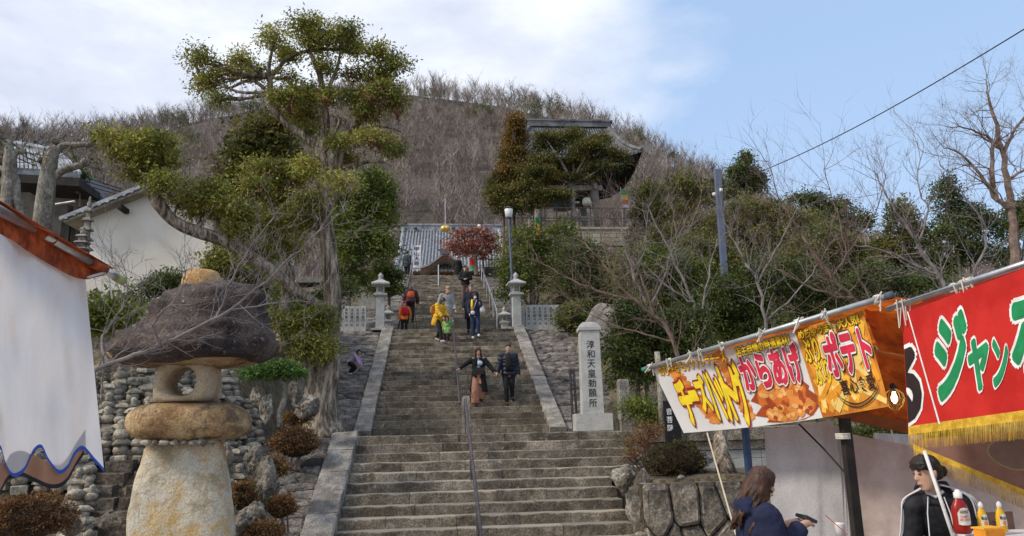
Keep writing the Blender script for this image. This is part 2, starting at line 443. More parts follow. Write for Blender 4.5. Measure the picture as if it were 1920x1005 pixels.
# ---- foliage ----
def leaves(name, clumps, n, size, mat, parent=None, seed=0, shell=.5, tipn=14, spread=.12, ratio=.42, droop=.3, kind=None):
    """many leaf-sized faces gathered on twig tips through ellipsoid clumps [cx,cy,cz,rx,ry,rz]"""
    g = np.random.default_rng(seed)
    if kind is None and n > 2000: n = int(n * 1.06); size *= .88
    C = np.array(clumps, float)
    wt = (C[:, 3] * C[:, 5] + C[:, 4] * C[:, 5] + .3 * C[:, 3] * C[:, 4]); wt = wt / wt.sum()
    nt_ = max(1, n // tipn)
    ci = g.choice(len(C), nt_, p=wt)
    d = g.normal(size=(nt_, 3)); d /= np.linalg.norm(d, axis=1)[:, None]
    d[:, 2] = np.where((d[:, 2] < -.55), -d[:, 2] * g.uniform(.2, 1, nt_), d[:, 2])
    r = shell + (1 - shell) * g.random(nt_) ** .6
    # lumpy outline
    lump = 1 + .30 * np.sin(d[:, 0] * 5 + ci * 1.7) * np.cos(d[:, 1] * 4 + ci) + .14 * np.sin(d[:, 2] * 9 + ci * 2.3)
    tip = C[ci, :3] + d * (r * lump)[:, None] * C[ci, 3:6]
    ti = np.repeat(np.arange(nt_), tipn); m = len(ti)
    off = g.normal(size=(m, 3)) * spread; off[:, 2] *= .7
    p = tip[ti] + off
    ax = g.normal(size=(m, 3)) * .8 + d[ti] * .6 + np.array([0, 0, -droop]); ax /= np.linalg.norm(ax, axis=1)[:, None]
    nr = g.normal(size=(m, 3)) + np.array([0, 0, .9]); sd_ = np.cross(ax, nr); sd_ /= np.linalg.norm(sd_, axis=1)[:, None] + 1e-9
    L = size * g.uniform(.6, 1.3, m)[:, None]; Wd = L * ratio
    v = np.empty((m, 4, 3)); v[:, 0] = p; v[:, 1] = p + ax * L * .5 + sd_ * Wd * .5; v[:, 2] = p + ax * L; v[:, 3] = p + ax * L * .5 - sd_ * Wd * .5
    me = npmesh(name, v.reshape(-1, 3), np.arange(m * 4).reshape(-1, 4))
    return link(name, me, mat, parent, kind)
def limbs(mb, start, clumps, r0_, seed=0, n=6, sub=5, wob=.12):
    """branches from a start point (or nearest of several) into every clump and inside it"""
    rnd = random.Random(seed)
    st = start if isinstance(start, list) else [start]
    for c in clumps:
        cc = Vector(c[:3]); s_ = min(st, key=lambda q: (Vector(q) - cc).length)
        s_ = Vector(s_); L = (cc - s_).length
        mid = s_.lerp(cc, .5) + Vector((rnd.uniform(-1, 1), rnd.uniform(-1, 1), rnd.uniform(-.6, .3))) * wob * L
        pts, rr = smoothpath([s_, mid, cc], [r0_, r0_ * .65, r0_ * .35], 3)
        mb.tube(pts, rr, n, False)
        for k in range(sub):
            d = Vector((rnd.gauss(0, 1), rnd.gauss(0, 1), rnd.gauss(.35, .8))).normalized()
            e = cc + Vector((d.x * c[3], d.y * c[4], d.z * c[5])) * rnd.uniform(.6, .9)
            b = s_.lerp(cc, rnd.uniform(.55, 1))
            md = b.lerp(e, .5) + Vector((rnd.uniform(-1, 1), rnd.uniform(-1, 1), rnd.uniform(-1, .3))) * .08 * (e - b).length
            mb.tube([b, md, e], [r0_ * .32, r0_ * .22, r0_ * .08], 5, False)
def twigs(mb, p, d, L, r, lev, rnd, up=.15, n=5, kids=(3, 5), ang=.75, wig=.12, sh=.62):
    """recursive bare branches"""
    pts = [Vector(p)]; dd = Vector(d).normalized(); k = 4 if lev > 0 else 3
    rs = [r]
    for i in range(k):
        dd = (dd + Vector((rnd.gauss(0, 1), rnd.gauss(0, 1), rnd.gauss(0, 1))) * wig + Vector((0, 0, up * .3))).normalized()
        pts.append(pts[-1] + dd * L / k); rs.append(r * (1 - .7 * (i + 1) / k))
    mb.tube(pts, rs, n if lev > 1 else 3, False)
    if lev <= 0: return
    for j in range(rnd.randint(*kids)):
        t = rnd.uniform(.25, 1); i = min(k - 1, int(t * k)); q = pts[i].lerp(pts[i + 1], t * k - i)
        base = (pts[i + 1] - pts[i]).normalized()
        ax = Vector((rnd.gauss(0, 1), rnd.gauss(0, 1), rnd.gauss(0, 1))); ax = (ax - base * ax.dot(base)).normalized()
        a = ang * rnd.uniform(.6, 1.2)
        nd = base * math.cos(a) + ax * math.sin(a) + Vector((0, 0, up))
        twigs(mb, q, nd, L * sh * rnd.uniform(.7, 1.2), max(rs[i] * .6, .002), lev - 1, rnd, up, n, kids, ang, wig, sh)
# ---- lettering ----
def textmesh(s, size=1.0, offset=0.0, space=1.0, vertical=False, line=1.0):
    cu = bpy.data.curves.new('lettering', 'FONT')
    cu.body = '\n'.join(s) if vertical else s
    cu.size = size; cu.offset = offset; cu.align_x = 'CENTER'; cu.align_y = 'CENTER'; cu.space_character = space; cu.space_line = line
    cu.resolution_u = 3
    o = bpy.data.objects.new('lettering', cu); COL.objects.link(o)
    dg = bpy.context.evaluated_depsgraph_get(); dg.update()
    me = bpy.data.meshes.new_from_object(o.evaluated_get(dg))
    bpy.data.objects.remove(o); bpy.data.curves.remove(cu)
    return me
def lettering(name, s, fn, box, mat, parent, offset=0., lift=.003, vertical=False, shear=0, squash=None, label=None, sub=0, line=1.0, fat=0, umin=None):
    """text fitted to box (u0,v0,u1,v1) and mapped by fn(u,v,lift)"""
    me = textmesh(s, 1.0, offset, vertical=vertical, line=line)
    n = len(me.vertices)
    if n == 0: return None
    if sub:
        bm = bmesh.new(); bm.from_mesh(me); bmesh.ops.triangulate(bm, faces=bm.faces)
        bmesh.ops.subdivide_edges(bm, edges=[e for e in bm.edges if e.calc_length() > sub], cuts=2, use_grid_fill=True)
        bm.to_mesh(me); bm.free(); n = len(me.vertices)
    co = np.empty(n * 3, np.float32); me.vertices.foreach_get('co', co); co = co.reshape(-1, 3)
    ext = offset
    lo = co.min(0) + ext; hi = co.max(0) - ext
    u = (co[:, 0] - lo[0]) / max(1e-6, hi[0] - lo[0]); v = (co[:, 1] - lo[1]) / max(1e-6, hi[1] - lo[1])
    U_ = box[0] + u * (box[2] - box[0]) + shear * v; V_ = box[1] + v * (box[3] - box[1])
    if not fat:
        for i in range(n): me.vertices[i].co = fn(float(U_[i]), float(V_[i]), lift)
        me.update(); me.materials.clear()
        return link(name, me, mat, parent, label=label)
    # brush-thick strokes: the outline swept round a small circle
    fc = [tuple(p.vertices) for p in me.polygons]; bpy.data.meshes.remove(me)
    kx = fat * (box[2] - box[0]) / max(1e-6, hi[0] - lo[0]); ky = fat * (box[3] - box[1]) / max(1e-6, hi[1] - lo[1])
    mb = MB(); q = 0
    for rr, cnt in ((1, 12), (.55, 8), (0, 1)):
        for k in range(cnt):
            a = 2 * math.pi * k / cnt; q += 1
            du, dv = kx * rr * math.cos(a), ky * rr * math.sin(a)
            mb.add([fn(max(float(x) + du, umin) if umin is not None else float(x) + du, float(y) + dv, lift + q * .00008) for x, y in zip(U_, V_)], fc)
    return mb.build(name, mat, parent, label=label)
# ================= THE GROUND =================
def itp(t, pts):
    if t <= pts[0][0]: return pts[0][1]
    for (a, b), (c, d) in zip(pts, pts[1:]):
        if t <= c: return b + (d - b) * (t - a) / (c - a)
    return pts[-1][1]
def sst(t): t = max(0, min(1, t)); return t * t * (3 - 2 * t)
PC = [(9.8, -.2), (13.3, 1.56), (18.5, 1.58), (26.8, 5.17), (28, 5.17), (40, 9.9), (60, 10.2), (80, 11)]
PL = [(9.3, -.2), (10.2, .25), (13, 2.3), (16, 3.6), (19.2, 4.9), (28, 5.6), (40, 9.3), (60, 10.4), (80, 11)]
PR = [(10.5, -.2), (10.55, .88), (13.05, .92), (13.2, 1.5), (18, 2.3), (27, 5.2), (38, 9.6), (60, 11.5), (80, 12)]
def ground_z(x, y):
    c = itp(y, PC); l = itp(y, PL); r = itp(y, PR)
    base = c - .38
    emb = c - .16
    if x < .5:
        z = base + (emb - base) * sst((-1.5 - x) / .3)
        k = sst((-2.75 - x) / 1.1) if y < 18 else sst((-3.4 - x) / 1.2)
        return z + (l - z) * k
    z = base + (emb - base) * sst((x - 2.75) / .3)
    e0 = 2.7 if y < 13.25 else (3.4 if y < 18.5 else 4.4)
    k = sst((x - e0) / (.25 if y < 13.25 else 1.0))
    return z + (r - z) * k
xs = np.concatenate([np.linspace(-90, -16, 30), np.linspace(-15, 15, 121), np.linspace(16, 90, 30)])
ys = np.concatenate([np.linspace(-12, 8.5, 12), np.linspace(9, 30, 106), np.linspace(30.6, 90, 70)])
ys = np.sort(np.concatenate([ys, [10.52, 10.56, 13.04, 13.16]]))
gv = []
for y in ys:
    for x in xs:
        z = ground_z(x, y)
        if y > 9.2 and (x < -3 or x > 3.6): z += .14 * noise.noise(Vector((x * .7, y * .7, 0))) * min(1, (y - 9.2))
        gv.append((x, y, z))
nx_ = len(xs); gf = []
for j in range(len(ys) - 1):
    for i in range(nx_ - 1): gf.append((j * nx_ + i, j * nx_ + i + 1, (j + 1) * nx_ + i + 1, (j + 1) * nx_ + i))
link('terraced_ground', npmesh('terraced_ground', gv, gf, True), SOIL, kind='structure')
m = MB(); m.add([(-1500, -600, -.6), (1500, -600, -.6), (1500, 1500, -.6), (-1500, 1500, -.6)], [(0, 1, 2, 3)])
m.build('far_ground', HILLM, kind='structure')
m = MB(); m.add([(-60, -12, -.192), (60, -12, -.192), (60, 9.25, -.192), (-60, 9.25, -.192)], [(0, 1, 2, 3)])
m.build('plaza', PLAZA, kind='structure')
# hill: a ridge behind the shrine
RIDGE = [(-900, 330), (-400, 300), (-100, 262), (0, 260), (100, 258), (230, 250), (330, 228), (450, 202), (600, 182), (760, 168), (850, 177), (950, 192), (1050, 214), (1150, 244), (1250, 292), (1350, 340), (1430, 385), (1500, 420), (1600, 460), (1800, 540), (2100, 640), (2600, 700)]
def ridge_dir(px):
    d = ray(px, itp(px, RIDGE)); h = math.hypot(d.x, d.y)
    return d.x / h, d.y / h, d.z / h
hpx = list(range(-900, 2640, 22)); NV = 44
hv = []
def hill_pt(px, t):
    dx, dy, dz = ridge_dir(px)
    D0 = 75; D1 = 250 + 30 * math.sin(px * .004)
    zr = 1.6 + dz * D1 - 2
    if t <= 1:
        D = D0 + (D1 - D0) * t; z = 11 + (zr - 11) * (t ** 1.12)
        if zr < 11: z = 11 + (zr - 11) * t
    else:
        D = D1 + (t - 1) * 160; z = zr - (t - 1) * (max(zr, 10) * .9 + 8)
    n = noise.noise(Vector((dx * D * .02, dy * D * .02, 0))) * 5 * min(1, t * 2) * max(.3, min(1, (1.05 - t) * 4)) + noise.noise(Vector((dx * D * .07, dy * D * .07, 3))) * 1.2
    return Vector((dx * D, dy * D, z + n))
for px in hpx:
    for j in range(NV + 9): hv.append(hill_pt(px, j / NV))
nn = NV + 9; hf = []
for i in range(len(hpx) - 1):
    for j in range(nn - 1): hf.append((i * nn + j, (i + 1) * nn + j, (i + 1) * nn + j + 1, i * nn + j + 1))
link('hill', npmesh('hill', hv, hf, True), HILLM, kind='structure')
# bare winter wood on the hill: thin upright trunks and twigs
g = np.random.default_rng(5)
def proto_tree(rnd, nb=13, nt=8):
    tri = []
    def blade(a, b, w):
        d = b - a; s = np.cross(d, rnd.normal(size=3)); s /= np.linalg.norm(s) + 1e-9
        tri.append((a + s * w, a - s * w, b))
    H = 1.0; tr = np.array([rnd.normal() * .04, rnd.normal() * .04, .75])
    for k in range(3): blade(np.zeros(3), tr, .015)
    for i in range(nb):
        t = rnd.uniform(.22, .9); b = tr * t
        az = rnd.uniform(0, 6.28); le = rnd.uniform(.22, .5) * (1.15 - t * .5)
        e = b + np.array([math.cos(az) * le * .62, math.sin(az) * le * .62, le * rnd.uniform(.6, 1.1)])
        blade(b, e, .0085)
        for j in range(nt):
            u = rnd.uniform(.2, 1); c = b + (e - b) * u; l2 = rnd.uniform(.1, .26)
            d = rnd.normal(size=3) * .5; d[2] = abs(d[2]) + .55; d /= np.linalg.norm(d)
            blade(c, c + d * l2, .0034)
    return np.array(tri)
protos = [proto_tree(g) for _ in range(6)]
pts = []
for k in range(4700):
    px = g.uniform(-350, 2100); t = g.uniform(0.02, 1.02) ** .8 if k % 4 else g.uniform(.955, 1.03)
    p = hill_pt(px, t)
    d = math.hypot(p.x, p.y); pts.append((p.x, p.y, p.z, g.choice([g.uniform(4.5, 7), g.uniform(7, 12)]) * (.75 + .25 * min(1, d / 160))))
pts = np.array(pts)
allv = []
for q in range(6):
    S_ = pts[q::6]; T = protos[q].reshape(-1, 3)
    th = g.uniform(0, 6.28, len(S_)); c, s = np.cos(th), np.sin(th)
    X = (T[None, :, 0] * c[:, None] - T[None, :, 1] * s[:, None]) * S_[:, 3:4] + S_[:, 0:1]
    Y = (T[None, :, 0] * s[:, None] + T[None, :, 1] * c[:, None]) * S_[:, 3:4] + S_[:, 1:2]
    Z = T[None, :, 2] * S_[:, 3:4] + S_[:, 2:3] - .3
    allv.append(np.stack([X, Y, Z], -1).reshape(-1, 3))
allv = np.concatenate(allv)
tag(link('bare_wood', npmesh('bare_wood', allv, np.arange(len(allv)).reshape(-1, 3)), TWIG, kind='stuff'), 'leafless brown grey winter wood covering the hill behind the shrine', 'wood')
# dark evergreen crowns dotted over the hill
def evergreen(px, py_t, r, label, cat='evergreen tree', cone=False, mat=None, D=None, seed=1):
    t = py_t; p = hill_pt(px, t)
    o = empty('evergreen_tree', tuple(p), 0, label, cat, 'evergreen trees standing in the bare hillside wood')
    h = r * 1.7
    mb = MB(); mb.tube([(0, 0, -1), (0, 0, h * .8)], [r * .09, r * .03], 6); mb.build('trunk', BARKR, o)
    cl = [(0, 0, h * .62, r * .8, r * .8, h * .4), (r * .4, 0, h * .5, r * .5, r * .5, h * .3), (-r * .45, 0, h * .45, r * .5, r * .5, h * .25)]
    if cone: cl = [(0, 0, h * (.25 + .2 * k), r * (.7 - .15 * k), r * (.7 - .15 * k), h * .2) for k in range(5)]
    leaves('crown', cl, 2600, .42, mat or LDRK, o, seed, .4, 12, .35)
    return o
E1 = [(985, .985, 5.5, 'largest dark evergreen on the ridge, just left of the bell tower roof ridge'),
      (905, .82, 4.6, 'round dark green tree in the bare wood left of the bell tower roof'),
      (1050, .97, 3.2, 'small dark evergreen on the skyline directly above the bell tower roof'),
      (1108, .93, 2.6, 'low green tree at the right end of the bell tower roof ridge'),
      (1296, .97, 3.4, 'narrow dark evergreen on the ridge left of the slate blue pole'),
      (1318, .99, 2.4, 'smaller dark evergreen beside the narrow one on the ridge'),
      (345, .985, 2.6, 'small lone dark evergreen on the skyline left of the big camphor'),
      (275, .97, 3.0, 'flat dark evergreen on the skyline above the white walled storehouse'),
      (240, .96, 2.6, 'leftmost small evergreen on the skyline above the storehouse'),
      (470, .93, 4.0, 'dark green tree on the ridge behind the top of the camphor'),
      (430, .94, 3.4, 'dark shrubby tree on the ridge just left of the camphor crown')]
for i, (px, t, r, lb) in enumerate(E1): evergreen(px, t, r, lb, cone=(i in (4, 6)), seed=i + 3)
cu = []
for k in range(34):
    px = g.uniform(-200, 1800); t = g.uniform(.35, 1.0); 
    if 700 < px < 900 and t < .8: continue
    p = hill_pt(px, t); s = g.uniform(2.6, 5.0)
    for q in range(3): cu.append([p.x + g.uniform(-s, s), p.y + g.uniform(-s, s), p.z + s * g.uniform(.8, 1.5), s * .8, s * .8, s * .7])
tag(leaves('dark_scrub', cu, 26000, .5, LDRK, None, 90, .2, 10, .3, .4, 0, 'stuff'), 'patches of dark evergreen scrub scattered through the bare hillside wood', 'scrub')

# ================= THE STONE STAIRS =================
rs = random.Random(11)
def flight(y0, z0, n, t, r, x0f, x1f, parts, seed, j=.008, label=None):
    st = empty('stone_staircase', (0, y0, z0), kind='structure')
    rnd = random.Random(seed)
    for k in range(n):
        y = y0 + k * t; zt = z0 + (k + 1) * r
        x0, x1 = x0f(k), x1f(k); cuts = [x0]
        m_ = rnd.choice(parts)
        for q in range(m_ - 1): cuts.append(x0 + (x1 - x0) * (q + 1 + rnd.uniform(-.28, .28)) / m_)
        cuts.append(x1); dz = rnd.uniform(-.006, .006)
        for a, b in zip(cuts, cuts[1:]):
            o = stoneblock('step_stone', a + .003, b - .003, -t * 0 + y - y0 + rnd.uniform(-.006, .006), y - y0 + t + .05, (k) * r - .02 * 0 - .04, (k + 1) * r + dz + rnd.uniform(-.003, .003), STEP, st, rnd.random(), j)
    return st
# first flight: z -0.2 .. 1.56
R1, T1, NA = .138, .30, 13
ZB1 = 1.56 - NA * R1; YB1 = 13.3 - (NA - 1) * T1
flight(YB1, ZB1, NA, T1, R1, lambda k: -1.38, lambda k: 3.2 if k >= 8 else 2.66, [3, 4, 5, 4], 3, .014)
# landing
lp = empty('lower_landing', (0, 13.6, 1.56), kind='structure')
ls = random.Random(4)
for i in range(5):
    y = 13.62 + i * .98; x = -3.4
    while x < 4.6:
        w = ls.uniform(.9, 1.5)
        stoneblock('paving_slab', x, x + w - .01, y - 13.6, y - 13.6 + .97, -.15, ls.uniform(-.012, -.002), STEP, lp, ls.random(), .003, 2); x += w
R2, T2, NB = .1632, .377, 22
flight(18.5, 1.58, NB, T2, R2, lambda k: -1.62, lambda k: 2.66, [2, 3, 3, 4], 7, .012)
up = empty('upper_landing', (0, 26.8, 5.17), kind='structure')
for i in range(1):
    x = -4.2
    while x < 6.0:
        w = ls.uniform(.9, 1.4)
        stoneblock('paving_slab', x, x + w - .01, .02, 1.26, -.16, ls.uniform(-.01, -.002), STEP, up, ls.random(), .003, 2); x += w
R3, T3, NC_ = .1631, .414, 29
flight(28.0, 5.17, NC_, T3, R3, lambda k: -1.55, lambda k: 2.34, [2, 2, 3], 9, .014)
m = MB(); m.box((.4, 43, 9.75), (16, 5.9, .3)); m.build('shrine_forecourt', MORTAR, kind='structure')

# inclined curbs and flagstone embankments
def incline(y0, z0, y1, z1):
    d = Vector((0, y1 - y0, z1 - z0)); L = d.length; d.normalize(); nrm = Vector((0, -d.z, d.y))
    return d, nrm, L
def curb(y0, z0, y1, z1, x0, x1, proud, n, seed, depth=.28, j=.012):
    d, nr, L = incline(y0, z0, y1, z1)
    root = empty('stair_curb', (0, y0, z0), kind='structure'); rnd = random.Random(seed)
    cuts = [0]
    for k in range(n - 1): cuts.append(L * (k + 1 + rnd.uniform(-.2, .2)) / n)
    cuts.append(L)
    for a, b in zip(cuts, cuts[1:]):
        nx = max(3, int((b - a) / .22)); v = []; f = []
        rows = [(x0, -depth), (x0, proud - .015), (x0 + .02, proud), (x1 - .02, proud), (x1, proud - .015), (x1, -depth)]
        for i in range(nx + 1):
            s = a + .006 + (b - a - .012) * i / nx
            for (x, h) in rows:
                jj = rnd.uniform(-j, j) if h > 0 else 0
                v.append(tuple(Vector((x + rnd.uniform(-j, j) * .7, 0, 0)) + d * s + nr * (h + jj)))
        for i in range(nx):
            for k in range(6):
                k2 = (k + 1) % 6; f.append((i * 6 + k, i * 6 + k2, (i + 1) * 6 + k2, (i + 1) * 6 + k))
        f.append(tuple(range(6))[::-1]); f.append(tuple(nx * 6 + k for k in range(6)))
        me = bpy.data.meshes.new('curb_stone'); me.from_pydata(v, [], f); me.update()
        link('curb_stone', me, CURB, root)
    return root
curb(9.6, -.14, 13.25, 1.56, -1.80, -1.38, .10, 6, 1)
curb(18.3, 1.56, 26.85, 5.24, -2.02, -1.62, .12, 5, 2)
curb(18.3, 1.56, 26.85, 5.24, 2.66, 3.06, .12, 5, 3)
def embank(name, y0, z0, y1, z1, x0, x1, n, seed, label, lift=.0, hgt=.05, aniso=1.8, taper=None):
    d, nr, L = incline(y0, z0, y1, z1)
    root = empty(name, (x0, y0, z0), 0, None, None, None, 'structure')
    w = x1 - x0
    fn = lambda u, v, h: Vector((u, 0, 0)) + d * v + nr * (h + lift)
    m = MB(); m.prism([fn(0, 0, 0), fn(w, 0, 0), fn(w, L, 0), fn(0, L, 0)], -nr * .3); m.build('mortar_bed', MORTAR, root)
    for i, q in enumerate(cells(w, L, n, aniso, seed, .016)): cobble('flagstone', q, fn, hgt, FLAG, root, seed * 1000 + i)
    return root
embank('stone_embankment', 9.6, -.2, 13.3, 1.50, -2.95, -1.81, 62, 5, '')
embank('stone_embankment', 18.2, 1.5, 26.9, 5.16, -3.7, -2.03, 100, 6, '')
embank('stone_embankment', 18.2, 1.5, 26.9, 5.16, 3.07, 4.95, 120, 7, '', hgt=.06)
embank('stone_embankment', 28.1, 5.3, 40, 9.95, -3.0, -1.6, 60, 8, '', hgt=.05)
embank('stone_embankment', 28.1, 5.3, 40, 9.95, 2.39, 3.9, 60, 9, '', hgt=.05)
# rough course at the top right of the upper stairs, with the fence above
m = empty('rubble_retaining_wall', (2.4, 39.6, 9.0), 0, 'rough brown stone wall at the top right of the stairs under the dark fence', 'stone wall')
for i, q in enumerate(cells(2.6, 1.35, 26, 1.6, 31, .015)): cobble('wall_stone', q, lambda u, v, h: V(u, -h, v), .05, BOULD, m, 3100 + i, .25)

# right terrace retaining wall of big upright stones
def stonewall(name, x0, y, z0, w, h, n, aniso, seed, label, mat=BOULD, hgt=.1, gap=.02, depth=.3, rz=0, cat='stone wall', lean=.08, piece='wall_stone'):
    root = empty(name, (x0, y, z0), rz, label, cat)
    m = MB(); m.box((w / 2, .2, h / 2), (w, .2, h - .03)); m.build('backing', SOIL, root)
    for i, q in enumerate(cells(w, h, n, aniso, seed, gap)): cobble(piece, q, lambda u, v, hh: V(u, -hh + v * lean - .0, v), hgt, mat, root, seed * 77 + i, depth)
    return root
stonewall('retaining_wall', 2.75, 10.3, -.3, 5.6, 1.16, 42, .62, 21, 'terrace retaining wall of big upright lichen spotted stones at the right of the lower stairs', gap=.010, hgt=.07)
# course wall behind the clipped bush
w2 = empty('low_terrace_wall', (3.4, 13.0, .9), 0, 'low wall of rough brown blocks over pale grey slabs behind the clipped bush', 'stone wall')
x = 0; rr_ = random.Random(9)
while x < 5:
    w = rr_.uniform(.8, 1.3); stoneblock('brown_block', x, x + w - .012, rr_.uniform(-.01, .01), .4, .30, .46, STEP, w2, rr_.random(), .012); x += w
x = 0
while x < 5:
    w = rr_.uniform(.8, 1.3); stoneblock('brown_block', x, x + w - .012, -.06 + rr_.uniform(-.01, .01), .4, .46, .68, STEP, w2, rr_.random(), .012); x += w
x = 0
while x < 5:
    w = rr_.uniform(.9, 1.3); stoneblock('grey_slab', x, x + w - .01, .03, .4, .15, .295, GRAN, w2, rr_.random(), .002); stoneblock('grey_slab', x, x + w - .01, .03, .4, -.05, .145, GRAN, w2, rr_.random(), .002); x += w
# rocks at the end of the steps
rock('corner_boulder', (2.87, 10.75, .42), (.52, .5, 1.05), BOULD, seed=5, rz=.3, sub=4, rough=.4)
tag(bpy.data.objects['corner_boulder'], 'greenish grey wedge shaped boulder where the lower steps meet the retaining wall', 'boulder')
tag(rock('upright_rock', (2.72, 11.3, .86), (.40, .4, .40), BOULD, seed=8, sub=4, rough=.3), 'small square dark rock standing on the step ends left of the wedge boulder', 'rock')
tag(rock('squat_rock', (2.62, 10.1, -.0), (.5, .5, .5), BOULD, seed=18, sub=4, rough=.3), 'low mossy rock at the foot of the retaining wall beside the bottom step', 'rock')
tag(rock('rounded_rock', (4.12, 9.6, .03), (.5, .45, .62), BOULD, seed=28, sub=3), 'rounded grey rock in front of the retaining wall beside the customer in navy', 'rock')
tag(rock('pale_stone', (3.33, 10.45, .92), (.13, .12, .08), CURB, seed=38, sub=2), 'small pale stone lying on the retaining wall in front of the clipped bush', 'stone')

# ---- inscribed pillar ----
pil = empty('inscribed_pillar', (2.94, 14.5, 1.57), rad(-4), 'tall pale granite pillar carved with black vertical characters beside the stairs', 'stone pillar')
m = MB(); m.box((0, 0, .16), (.70, .62, .32)); o = m.build('plinth', GRAN, pil)
m = MB(); m.sqlathe([(.205, .32), (.185, 1.88), (.178, 1.9), (.215, 1.925), (.215, 1.98), (.17, 2.05), (.12, 2.09)], (0, 0, 0)); m.build('shaft', GRAN, pil)
for i, ch in enumerate('淳和天皇勅願所'):
    z1 = 1.72 - i * .187; tl = -.002
    lettering('carved_character', ch, lambda u, v, l: V(u, -.206 + (v - .32) * .0128 - l, v), (-.075, z1 - .155, .075, z1), INK, pil, .008, .003)
for nm, x, y, z, w, h, lb in (('stone_post', 3.5, 14.2, 1.5, .2, 1.02, 'plain weathered stone post to the right of the inscribed pillar'), ('stone_post', -2.02, 9.15, -.2, .2, .45, 'short pale granite post at the bottom left in front of the embankment')):
    po = MB(); po.sqlathe([(w / 2, 0), (w / 2 * .92, h - .04), (w / 2 * .75, h)], (0, 0, 0), .1); o = po.build(nm, CURB if h > .6 else GRAN); o.location = (x, y, z); tag(o, lb, 'stone post')
m = MB(); m.tube([(0, 0, 0), (-.02, 0, 1.22)], .025, 8); m.tube([(.09, .02, 0), (.06, .02, 1.22)], .025, 8); m.tube([(-.02, 0, 1.2), (.06, .02, 1.2)], .02, 6); o = m.build('dark_rail_post', RAILM); o.location = (2.72, 15.4, 1.57); tag(o, 'thin dark double rail post standing just left of the inscribed pillar', 'rail post')

# ---- stone lanterns ----
def lantern(loc, post, s, label, grp, rz=0):
    o = empty('stone_lantern', loc, rz, label, 'stone lantern', grp)
    m = MB(); m.box((0, 0, .035 * s), (.62 * s, .62 * s, .07 * s)); m.build('base', GRAN, o)
    m = MB(); m.sqlathe([(.155 * s, .07 * s), (.145 * s, post)]); m.build('post', GRAN, o)
    z = post
    m = MB(); m.sqlathe([(.15 * s, z), (.24 * s, z + .06 * s), (.24 * s, z + .12 * s), (.18 * s, z + .14 * s)]); m.build('platform', GRAN, o)
    z += .14 * s
    m = MB(); m.box((0, 0, z + .15 * s), (.27 * s, .27 * s, .3 * s)); fb = m.build('fire_box', GRAN, o)
    for sx_, sy_, rz_ in ((0, -1, 0), (-1, 0, math.pi / 2), (1, 0, math.pi / 2)):
        m = MB(); m.box((sx_ * .137 * s, sy_ * .137 * s, z + .15 * s), (.16 * s, .008, .18 * s), rz_); w_ = m.build('window', WOODD, fb)
        m = MB()
        for k in range(3):
            m.box((sx_ * .141 * s + (k - 1) * .045 * s * (sx_ == 0), sy_ * .141 * s + (k - 1) * .045 * s * (sy_ == 0), z + .15 * s), (.013 * s, .013 * s, .18 * s))
            m.box((sx_ * .1415 * s, sy_ * .1415 * s, z + (.1 + .05 * k) * s), (.16 * s, .012 * s, .012 * s), rz_)
        m.build('lattice', GRAN, fb)
    z += .3 * s
    m = MB(); m.sqlathe([(.15 * s, z - .01), (.33 * s, z + .01 * s), (.33 * s, z + .06 * s), (.20 * s, z + .13 * s), (.10 * s, z + .2 * s), (.09 * s, z + .215 * s)]); m.build('roof', GRAN, o)
    m = MB(); m.lathe([(.08 * s, z + .21 * s), (.1 * s, z + .25 * s), (.05 * s, z + .27 * s), (.095 * s, z + .32 * s), (.1 * s, z + .37 * s), (.06 * s, z + .43 * s), (.012 * s, z + .48 * s)], n=12); m.build('finial', GRAN, o, True)
    return o
lg = 'stone lanterns flanking the upper landing'
lantern((-2.12, 26.95, 5.2), 1.22, 1.0, 'tall stone lantern at the head of the left stair curb', lg, .05)
lantern((2.82, 26.95, 5.2), 1.22, 1.0, 'tall stone lantern at the head of the right stair curb', lg, .05)
lantern((-1.88, 27.6, 5.2), .38, .72, 'small squat stone lantern tucked behind the tall left lantern', lg)
lantern((2.42, 27.6, 5.2), .3, .72, 'small squat stone lantern behind and left of the tall right lantern', lg)

# ---- inscribed donor slabs ----
def slabs(x0, y, z, n, w, h, label, seed, text=True, rz=0):
    root = empty('inscribed_slab_fence', (x0, y, z), rz, label, 'stone fence')
    rnd = random.Random(seed)
    for i in range(n):
        m = MB(); hh = h + rnd.uniform(-.008, .008); m.box((i * (w + .008) + w / 2, 0, hh / 2), (w, .1, hh)); s_ = m.build('slab', GRAN, root)
        if text:
            cx = i * (w + .008) + w / 2
            for k, ch in enumerate(list('金拾萬円也')[:5]):
                lettering('carved_character', ch, lambda u, v, l: V(u, -.0515 - l, v), (cx - w * .27, hh * (.80 - .15 * k), cx + w * .27, hh * (.80 - .15 * k) + hh * .12), INK, s_, .004, .002)
    return root
slabs(3.18, 27.1, 5.2, 7, .2, .93, 'row of pale inscribed stone slabs right of the tall right lantern', 1)
slabs(-3.62, 27.1, 5.2, 5, .19, .93, 'row of pale inscribed stone slabs left of the tall left lantern', 2)
slabs(2.98, 27.2, 5.2, 1, .17, .86, 'single plain stone slab between the right lantern and the inscribed row', 5, False)
slabs(2.3, 32.4, 7.0, 5, .17, .85, 'short row of inscribed slabs beside the upper stairs, above the right lantern', 3)
slabs(-3.35, 31.5, 6.75, 3, .22, .9, 'plain stone slabs beside the upper stairs, behind the tall left lantern', 4, False)

